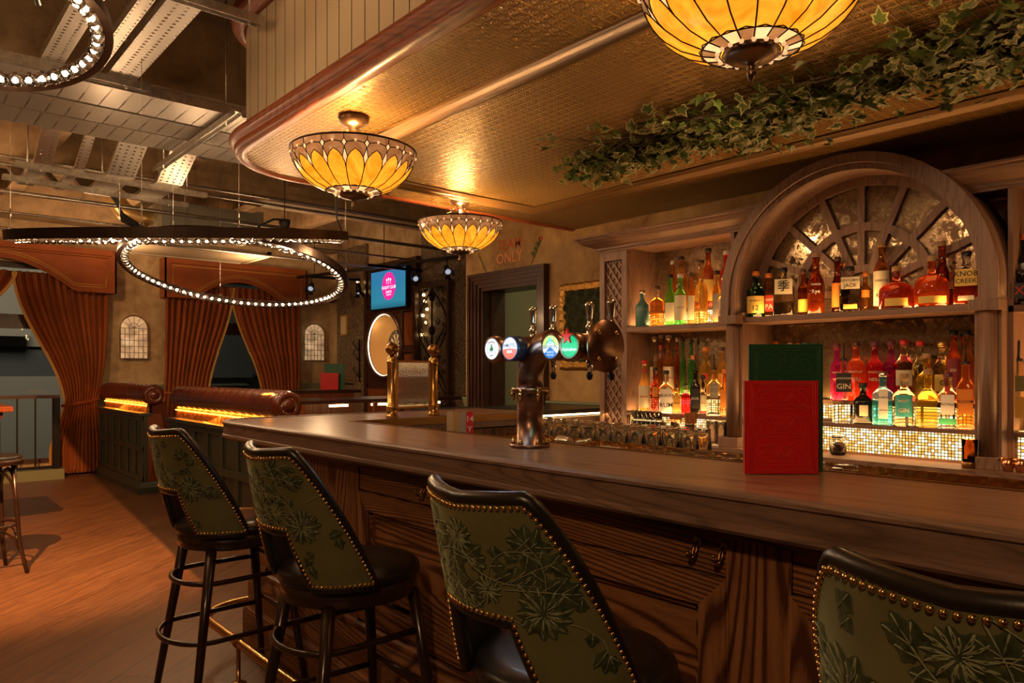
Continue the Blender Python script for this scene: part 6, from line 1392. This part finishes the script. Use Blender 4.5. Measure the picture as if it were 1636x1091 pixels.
# high table and bentwood stool at the left
t = thing('bentwood_stool', 'bentwood bar stool cut off by the left edge of the photo', 'bar stool', (.60, 6.02, 0), .25)
m = MB(); m.lathe([(.001, .80), (.15, .80), (.185, .79), (.19, .775), (.185, .76), (.001, .76)][::-1], seg=32); m.build('seat', LEATHER, t)
m = MB(); m.lathe([(.17, .735), (.195, .735), (.197, .768), (.185, .772)], seg=32, cap=False)
m.build('seat_ring', W_EBONY, t)
for k in range(4):
    a = pi / 4 + k * pi / 2; m = MB(); m.tube([(.15 * cos(a), .15 * sin(a), .75), (.17 * cos(a), .17 * sin(a), .45), (.19 * cos(a), .19 * sin(a), .2), (.235 * cos(a), .235 * sin(a), 0)], lambda q: .0155 - .002 * q, 8); m.build('leg', W_EBONY, t)
    b = a + pi / 2; m = MB(); m.tube([Vector((.165 * cos(a), .165 * sin(a), .5)).lerp(Vector((.165 * cos(b), .165 * sin(b), .5)), q / 12) + Vector((0, 0, .20 * sin(pi * q / 12) ** .5)) for q in range(13)], .009, 6); m.build('arch_brace', W_EBONY, t)
    m = MB(); m.tube([Vector((.185 * cos(a), .185 * sin(a), .16)).lerp(Vector((.185 * cos(b), .185 * sin(b), .16)), q / 12) + Vector((0, 0, .14 * sin(pi * q / 12) ** .6)) for q in range(13)], .008, 6); m.build('lower_brace', W_EBONY, t)
MB().tube([(.17 * cos(a / 24 * 2 * pi), .17 * sin(a / 24 * 2 * pi), .33) for a in range(24)], .010, 6, closed=True).build('foot_ring', W_EBONY, t)
MB().tube([(-.15, -.10, .78), (-.20, -.12, 1.0), (-.21, 0, 1.08), (-.20, .12, 1.0), (-.15, .10, .78)], .012, 8).build('back_hoop', W_EBONY, t)
t = thing('high_table', 'dark high table at the left edge of the photo', 'table', (.28, 6.75, 0)); L = (.28, 6.75, 0)
MB().box(-.35, .80, 6.5, 7.15, 1.06, 1.10).build('tabletop', W_TRIM, t, L, bevel=.006); MB().box(-.3, .74, 6.55, 7.1, 1.01, 1.06).build('apron', W_DARKH, t, L); MB().box(.05, .35, 6.7, 6.95, 0, 1.01).box(-.1, .5, 6.6, 7.05, 0, .03).build('pedestal', BLACK, t, L)
# ================================================================ RING CHANDELIERS
FWD = Vector((sin(YAW), cos(YAW), 0)); RGT = Vector((cos(YAW), -sin(YAW), 0)); UPV = Vector((0, 0, 1))
BEAD = (lambda n: (n.set(col=(1, .96, .9), rough=.02, trans=1, ior=1.5), n.bump(n.n('TexVoronoi', {'Vector': n.co(), 'Scale': 70}).outputs[0], .5, .004), n.mat)[-1])(NM('faceted_crystal'))
BGLOW = emit('crystal_led_core', (1, .72, .44), 16); BGLOW.cycles.emission_sampling = 'NONE'
DISC = simple('dark_bronze_ring', (.055, .035, .026), .38, .8); DISCI = simple('brushed_ring_edge', (.25, .17, .12), .4, .8)
def ring(label, c, e1, e2, R, nbead, cables, hook=True):
    t = thing('ring_chandelier', label, 'chandelier', tuple(c), group='crystal bead ring chandeliers'); e1 = e1.normalized(); e2 = (e2 - e1 * e2.dot(e1)).normalized(); n_ = e1.cross(e2)
    if n_.z < 0: n_ = -n_
    P = lambda a, r, h: e1 * (r * cos(a)) + e2 * (r * sin(a)) + n_ * h
    m = MB(); N = 96; pr = [(R - .016, -.026), (R + .016, -.028), (R + .016, .032), (R - .016, .032), (R - .016, .028), (R + .010, .028), (R + .010, -.022), (R - .016, -.022)]
    v = [P(2 * pi * i / N, r, h) for i in range(N) for r, h in pr]; k = len(pr)
    m.add(v, [(i * k + j, i * k + (j + 1) % k, ((i + 1) % N) * k + (j + 1) % k, ((i + 1) % N) * k + j) for i in range(N) for j in range(k)], 0, False); m.build('ring_band', DISC, t)
    bead = None
    for i in range(nbead):
        a = 2 * pi * (i + .5) / nbead; pos = P(a, R - .042, -.016)
        if bead is None:
            b = MB(); b.ball((0, 0, 0), .0285, 14, ring=8); b.ball((0, 0, .002), .008, 8, 1, ring=5); b.cyl((0, 0, .022), (0, 0, .034), .008, 8, 2); bead = b.build('crystal_bead', [BEAD, BGLOW, DISC], t); bead.location = pos
        else:
            b = bead.copy(); COL.objects.link(b); b.parent = t; b.location = pos; b.rotation_euler = (0, 0, i * 1.7)
    for a in cables:
        p = P(math.radians(a), R + .004, .034); m = MB(); top = 3.78 - c[2]
        m.cyl(p, (p.x, p.y, top), .0014, 5); m.lathe([(.004, 0), (.004, .05)], (p.x, p.y, p.z + .09), 8); m.tube([(p.x + .010 * cos(q), p.y, p.z + .012 + .010 * sin(q)) for q in [2 * pi * w / 10 for w in range(10)]], .002, 5, closed=True); m.build('suspension_cable', STEEL, t)
    return t, P
def axes(n_): n_ = Vector(n_).normalized(); a = n_.cross(FWD).normalized(); return a, n_.cross(a)
cA = Vector((1.639, 5.204, 2.271)); cB = Vector((2.26, 5.989, 2.162)); cC = Vector((.362, 3.398, 2.686))
tA, PA = ring('large nearly edge-on ring of crystal beads, the upper of the two joined rings', cA, *axes((-.1084, -.1163, .9873)), 1.035, 100, (20, 100, 200, 300))
tB, PB_ = ring('tilted ring of crystal beads hanging below the larger upper ring', cB, *axes((.1574, .1464, .9766)), .863, 82, (20, 110, 200, 300))
tC, PC_ = ring('ring of crystal beads at the top left, close and cut off by the frame', cC, *axes((-.037, .30, .953)), .377, 42, (60, 150, 240, 330))
for (P, c, R, n, e) in ((PA, cA, 1.0, 6, 9), (PB_, cB, .82, 4, 15), (PC_, cC, .33, 3, 9)):
    for k in range(n): light('POINT', 'chandelier_light', tuple(c + P(2 * pi * (k + .5) / n, R - .05, -.075)), e, (1, .62, .32), shadow_soft_size=.05)

# ================================================================ CABLE TRAYS, DUCTS AND PIPES
def tray(label, a, b, w, mat=PERF, flange=.045, drop=(), name='cable_tray', group='perforated cable trays under the ceiling'):
    a, b = Vector(a), Vector(b); d = b - a; t = thing(name, label, 'cable tray', tuple(a), 0, group); L = d.length; ang = math.atan2(d.y, d.x); pit = -math.asin(d.z / L)
    m = MB(); m.box(0, L, -w / 2, w / 2, 0, .0025); o = m.build('tray_bed', mat, t); o.rotation_euler = (0, pit, ang)
    m = MB(); m.box(0, L, -w / 2 - .003, -w / 2, 0, flange).box(0, L, w / 2, w / 2 + .003, 0, flange).box(0, L, -w / 2, -w / 2 + .012, flange - .003, flange).box(0, L, w / 2 - .012, w / 2, flange - .003, flange); o = m.build('side_flanges', GALV, t); o.rotation_euler = (0, pit, ang)
    return t
Z3 = 3.0
for k, (y, w, l_) in enumerate(((4.92, .36, 'nearest slotted tray of the three running toward the canopy'), (5.36, .32, 'middle slotted tray of the three running toward the canopy'), (5.78, .34, 'farthest slotted tray of the three running toward the canopy'))): tray(l_, (-3.5, y, Z3 + .02 * k), (3.2, y, Z3 + .02 * k), w, PERF2, .06)
tray('widest bright perforated tray, ending at the strut beside the canopy', (1.095, .2, 3.05), (1.095, 4.70, 3.05), .145); tray('narrow perforated tray left of the widest one', (.955, .2, 3.055), (.955, 4.70, 3.055), .055)
tray('perforated tray passing behind the top-left chandelier ring', (.752, .2, 3.05), (.752, 4.70, 3.05), .105)
# stepped trays dropping away beyond the wide ones
for (xa, w, l_) in ((.97, .11, 'stepped tray farthest left of the four beyond the wide trays'), (1.21, .06, 'narrow stepped tray, second from the left beyond the wide trays'), (1.50, .19, 'broad stepped tray, third from the left beyond the wide trays'), (1.86, .19, 'broad stepped tray nearest the smoke detector')):
    t = thing('stepped_cable_tray', l_, 'cable tray', (xa, 6.0, 3.1), 0, 'stepped perforated trays')
    for (nm, a, b) in (('sloped_section', (0, 0, 0), (0, .42, -.20)), ('level_section', (0, .42, -.20), (0, 1.25, -.20)), ('rising_section', (0, 1.25, -.20), (0, 2.0, .12))):
        a, b = Vector(a), Vector(b); d = b - a; m = MB(); m.box(0, d.length, -w / 2, w / 2, 0, .003); m.box(0, d.length, -w / 2 - .003, -w / 2, -.0, .03, 1).box(0, d.length, w / 2, w / 2 + .003, 0, .03, 1)
        o = m.build(nm, [PERF, GALV], t); o.location = a; o.rotation_euler = (0, -math.asin(d.z / d.length), pi / 2)
def strut(label, a, b, hang=2, s=.021):
    t = thing('strut_channel', label, 'strut', tuple(a), 0, 'galvanised strut channels and rods'); a, b = Vector(a), Vector(b); d = (b - a); L = d.length; u = d.normalized(); n_ = UPV.cross(u).normalized(); w = u.cross(n_)
    m = MB(); m.obox(d / 2, u * L / 2, n_ * s, w * .002); m.obox(d / 2 + n_ * s, u * L / 2, n_ * .0015, w * s); m.obox(d / 2 - n_ * s, u * L / 2, n_ * .0015, w * s); m.build('channel', GALV, t)
    for k in range(hang):
        q = a.lerp(b, (.12 + .76 * k / max(hang - 1, 1))) - a; MB().cyl(q - UPV * .03, (q.x, q.y, 3.8 - a.z if True else 0), .006, 8).build('threaded_rod', GALV, t)
strut('strut carrying the widest bright tray beside the canopy', (.2, 4.70, 3.03), (1.25, 4.70, 3.03)); strut('strut crossing high beside the canopy', (.9, 3.45, 3.03), (1.42, 3.45, 3.03)); strut('long strut under the wide trays, angled away', (1.72, 4.55, 2.965), (1.72, 6.3, 2.965))
strut('upper one of two struts under the stepped trays', (.80, 6.45, 2.88), (2.2, 6.55, 2.88), 3); strut('lower one of two struts under the stepped trays', (.78, 6.95, 2.88), (2.2, 7.05, 2.88), 3)
for k, (y, z, r_) in enumerate(((7.75, 2.93, .02), (8.3, 2.85, .012), (7.72, 3.16, .014), (9.3, 2.86, .014), (7.68, 3.22, .014))):
    o = MB().cyl((-3.5, 0, 0), (5.6, 0, 0), r_, 10).build('conduit_pipe', GALV, None); o.location = (0, y, z); tag(o, ['thick steel conduit nearest, crossing behind the stepped trays', 'thin conduit low above the big ring', 'upper thin conduit clipped along the concrete beam', 'far conduit running toward the screen', 'topmost conduit along the concrete beam face'][k], 'pipe', 'steel conduits')
# sprung black cables
m = MB()
for k in range(6): m.tube([(1.62 + .01 * k, 7.3, 2.93), (1.75, 7.42 + .01 * k, 2.80 - .012 * k), (1.98, 7.6, 2.73 - .012 * k), (2.28, 7.9, 2.75 - .01 * k)], .009, 6)
tag(m.build('cable_bundle', BLACKP, None, (1.9, 7.5, 2.75)), 'bundle of black cables drooping from the stepped trays to the duct unit', 'cable')
# fan coil unit
t = thing('ventilation_unit', 'grey galvanised ventilation box unit above the big ring', 'ventilation unit', (2.9, 8.75, 2.93)); L = (2.9, 8.75, 2.93)
MB().box(2.42, 3.42, 8.44, 9.1, 2.93, 3.20).build('casing', simple('dull_galvanised_sheet', (.30, .31, .27), .42, .6), t, L, bevel=.003)
m = MB(); m.box(2.66, 3.28, 8.436, 8.441, 2.97, 3.16).box(3.40, 3.48, 8.42, 9.1, 2.91, 3.22).box(2.36, 2.44, 8.42, 9.1, 2.92, 3.20); m.build('access_panel', simple('galvanised_panel', (.36, .36, .31), .4, .6), t, L)
m = MB()
for x in (2.60, 3.44): m.cyl((x, 8.43, 2.90), (x, 8.43, 3.8), .005, 6)
m.build('hanging_rods', GALV, t, L); MB().tube([(2.42, 8.8, 3.05), (2.25, 8.8, 3.05), (2.1, 8.85, 3.1), (2.0, 9.0, 3.3)], .10, 16).build('foil_duct', simple('gold_foil_duct', (.5, .34, .14), .35, .7), t, L)
t = thing('ventilation_unit', 'flat ceiling cassette frame hanging below the far beams', 'ventilation unit', (3.0, 9.6, 2.85)); L = (3.0, 9.6, 2.85)
MB().box(2.4, 3.9, 9.35, 10.2, 2.86, 2.90).box(2.35, 3.95, 9.3, 9.36, 2.85, 2.91).box(2.35, 3.95, 10.19, 10.25, 2.85, 2.91).box(2.35, 2.41, 9.3, 10.25, 2.85, 2.91).box(3.89, 3.95, 9.3, 10.25, 2.85, 2.91).build('frame', CREAM, t, L)
# detectors and camera
o = MB().lathe([(.001, .0), (.05, 0), (.06, .012), (.062, .045), (.001, .045)], seg=28).build('smoke_detector', BLACKP, None); tag(o, 'round black smoke detector with a green light under the beam, beside the canopy', 'smoke detector'); o.location = (2.14, 6.40, 3.16)
MB().cyl((0, 0, .045), (0, 0, .6), .008, 8).build('stem', BLACKP, o); g = MB().ball((0, 0, 0), .005, 8).build('indicator', emit('green_indicator', (.05, 1, .2), 6), o); g.location = (-.02, -.05, .006)
o = MB().lathe([(.001, -.075), (.03, -.068), (.05, -.045), (.058, -.01), (.06, .03), (.001, .035)], seg=24).build('dome_camera', BLACKP, None); tag(o, 'black dome security camera on a drooping cable above the big ring', 'camera'); o.location = (3.35, 7.55, 2.95); MB().tube([(0, 0, .03), (-.12, .0, .02), (-.24, .02, -.05), (-.32, .03, -.12)], .012, 8).build('cable', BLACKP, o); MB().cyl((0, 0, .03), (0, 0, .85), .006, 6).build('drop_rod', BLACKP, o)
o = MB().tube([(0, 0, 0), (0, 0, -.25), (.02, .01, -.55), (.08, .02, -.68)], .007, 8).build('power_cable', BLACKP, None); tag(o, 'black power cable dropping to the right end of the big ring', 'cable'); o.location = (2.83, 5.42, 3.15)
o = MB().tube([(.24, 2.5, 3.27), (.28, 2.7, 3.12), (.33, 2.9, 2.95), (.43, 3.1, 2.76), (.46, 3.13, 2.68)], .009, 8).build('power_cable', BLACKP, None, (.33, 2.9, 2.9)); tag(o, 'black power cable curving down to the top-left chandelier ring', 'cable')
# track with spot lights before the games wall
t = thing('lighting_track', 'black lighting track hung before the screen and gate', 'track', (5.3, 8.8, 2.76)); L = (5.3, 8.8, 2.76)
m = MB(); m.obox((5.20, 8.95, 2.78), Vector((.30, -1.62, 0)), Vector((.02, .004, 0)), (0, 0, .018)); m.obox((5.30, 8.46, 2.74), Vector((.42, .0, 0)), Vector((0, .02, 0)), (0, 0, .018)); m.obox((5.18, 10.0, 2.74), Vector((.42, -.05, 0)), Vector((0, .02, 0)), (0, 0, .018))
for (x, y) in ((4.99, 10.2), (5.25, 8.66), (5.46, 7.55)): m.cyl((x, y, 2.77), (x, y, 3.45), .006, 6)
m.build('track_bar', BLACK, t, L)
def spot(label, c, aim, lit_=True):
    c = Vector(c); d = (Vector(aim) - c).normalized(); t = thing('track_spotlight', label, 'spotlight', tuple(c), 0, 'track spotlights before the games wall'); m = MB(); m.tube([-d * .07, -d * .02, d * .08], lambda q: .03 + .016 * q, 14); m.cyl(-d * .02, (0, 0, .15), .008, 6); m.build('lamp_head', BLACK, t)
    s1 = d.cross(UPV).normalized(); s2 = s1.cross(d); m = MB()
    for s_, w in ((s1, s2), (-s1, s2), (s2, s1), (-s2, s1)): m.add([d * .08 + s_ * .045 - w * .03, d * .08 + s_ * .045 + w * .03, d * .13 + s_ * .075 + w * .04, d * .13 + s_ * .075 - w * .04], [(0, 1, 2, 3)])
    m.build('barn_doors', BLACK, t); m = MB(); m.lathe([(.036, 0), (.001, .004)], seg=14, cap=False); o = m.build('lens', emit('spot_lens_glow', (.8, .85, 1), .5) if 'spot_lens_glow' not in bpy.data.materials else bpy.data.materials['spot_lens_glow'], t); o.rotation_euler = d.to_track_quat('Z', 'Y').to_euler(); o.location = d * .081
spot('spotlight on the track left of the screen', (5.50, 9.80, 2.60), (5.5, 9.6, 1.9)); spot('spotlight hanging beside the top right corner of the screen', (5.50, 8.30, 2.63), (5.25, 7.6, 2.2)); spot('spotlight before the top of the iron gate', (5.42, 7.45, 2.63), (5.1, 6.8, 2.2)); spot('spotlight on the track behind the tilted chandelier', (4.86, 10.03, 2.60), (4.4, 9.4, 2.1))
o = MB().lathe([(.001, -.05), (.045, -.05), (.055, .0), (.05, .05), (.001, .055)], seg=20, axis='y').build('wall_speaker', BLACKP, None); tag(o, 'small black wall speaker beside the wallpapered pillar', 'speaker'); o.location = (FX - .1, 10.95, 2.52); MB().cyl((0, 0, 0), (.1, 0, 0), .012, 8).build('bracket', BLACKP, o)

# ================================================================ LIGHT OF THE PLACE AND ADDED FILL
K = (1, .56, .25)
# added out-of-view spotlight: its flap cuts a straight shade edge along the booths
Lf = Vector((-.30, 3.3, 2.95)); Aa, Bb = Vector((2.25, 10.9, 0)), Vector((1.62, 4.7, 0)); mm = (Aa - Lf).cross(Bb - Lf).normalized(); mm = mm if mm.x > 0 else -mm
gg = (Vector((1.8, 6.8, 0)) - Lf).normalized(); side_ = gg.cross(mm).normalized()
light('SPOT', 'floor_spot', Lf, 1700, (1, .42, .13), (1.0, 7.6, 0), spot_size=math.radians(72), spot_blend=.75, shadow_soft_size=.0015)
t = thing('track_spotlight', 'added out-of-view spotlight with a flap that shades the booth side of the floor', 'spotlight', tuple(Lf));  # unseen fixture, added only to shape the light on the floor
MB().obox(gg * .32 + mm * .16, gg * .004, side_ * .34, mm * .16).build('barn_door', BLACK, t); m = MB(); m.cyl(-gg * .03, -gg * .16, .05, 16); m.cyl(-gg * .1, (0, 0, .85), .01, 8); m.build('lamp_head', BLACK, t)
m = MB()
for q in (-1, 1): m.cyl(-gg * .04 + side_ * .045 * q, gg * .32 + side_ * .20 * q + mm * .02, .005, 6)
m.build('flap_arms', BLACK, t)
# added spots without fixtures, brightening canopy boards, far walls and stools
for (x, y, z, e, aim) in ((-2.4, 1.2, 2.2, 105, (1.6, 3.1, 2.95)), (-2.2, 7.0, 3.1, 260, (2.6, 11.2, 1.9)), (1.0, 8.6, 3.1, 130, (4.6, 11.2, 1.8)), (-1.5, -.6, 3.1, 150, (1.2, 2.0, .8)), (4.9, 9.0, 2.6, 20, (5.75, 9.2, 1.4))):
    light('SPOT', 'room_fill_spot', (x, y, z), e, K, aim, spot_size=math.radians(42 if e == 105 else 78), spot_blend=.9, shadow_soft_size=.12)
for (x, y) in ((-1.2, 3.2), (.2, 7.2), (.2, 2.4), (2.0, 9.6), (4.0, 9.4)): o = light('AREA', 'ceiling_fill', (x, y, 2.55), 30, (1, .58, .28), size=.5); o.rotation_euler = (pi, 0, 0)  # added upward fill for the concrete ceiling, no lamps there
light('AREA', 'corridor_light', (5.4, 3.9, 3.2), 22, (1, .78, .45), size=.6)
for y in (3.0, 1.8, .5): light('SPOT', 'canopy_fill', (2.35, y, CZ - .10), 29, (1, .60, .30), (3.7, y, 1.1), spot_size=math.radians(120), spot_blend=1, shadow_soft_size=.08)  # added fill for the back bar, no fittings in the soffit
for y in (2.7, 1.5, .3): light('SPOT', 'canopy_fill', (2.25, y, CZ - .05), 17, K, (1.65, y, 1.1), spot_size=math.radians(95), spot_blend=1, shadow_soft_size=.08)  # added fill for the counter top, likewise without fittings
light('AREA', 'outside_fill', (2, 14, 5.5), 280, (1, .90, .72), (1.5, 19, 0), size=2.0)  # added fill that brightens the building outside, no street lamp modelled
w = bpy.data.worlds.new('world'); S.world = w; w.use_nodes = True; w.node_tree.nodes['Background'].inputs[0].default_value = (.013, .013, .012, 1); w.node_tree.nodes['Background'].inputs[1].default_value = 1.0
EXPO = 0.0
S.view_settings.view_transform = 'Standard'; S.view_settings.look = 'None'; S.view_settings.gamma = 1; S.view_settings.use_curve_mapping = False
S.view_settings.exposure = EXPO
S.cycles.use_denoising = True; S.cycles.max_bounces = 14; S.cycles.diffuse_bounces = 4; S.cycles.glossy_bounces = 4; S.cycles.transmission_bounces = 14; S.cycles.transparent_max_bounces = 12
S.cycles.sample_clamp_indirect = 3; S.cycles.caustics_reflective = False; S.cycles.caustics_refractive = False; S.cycles.blur_glossy = .5
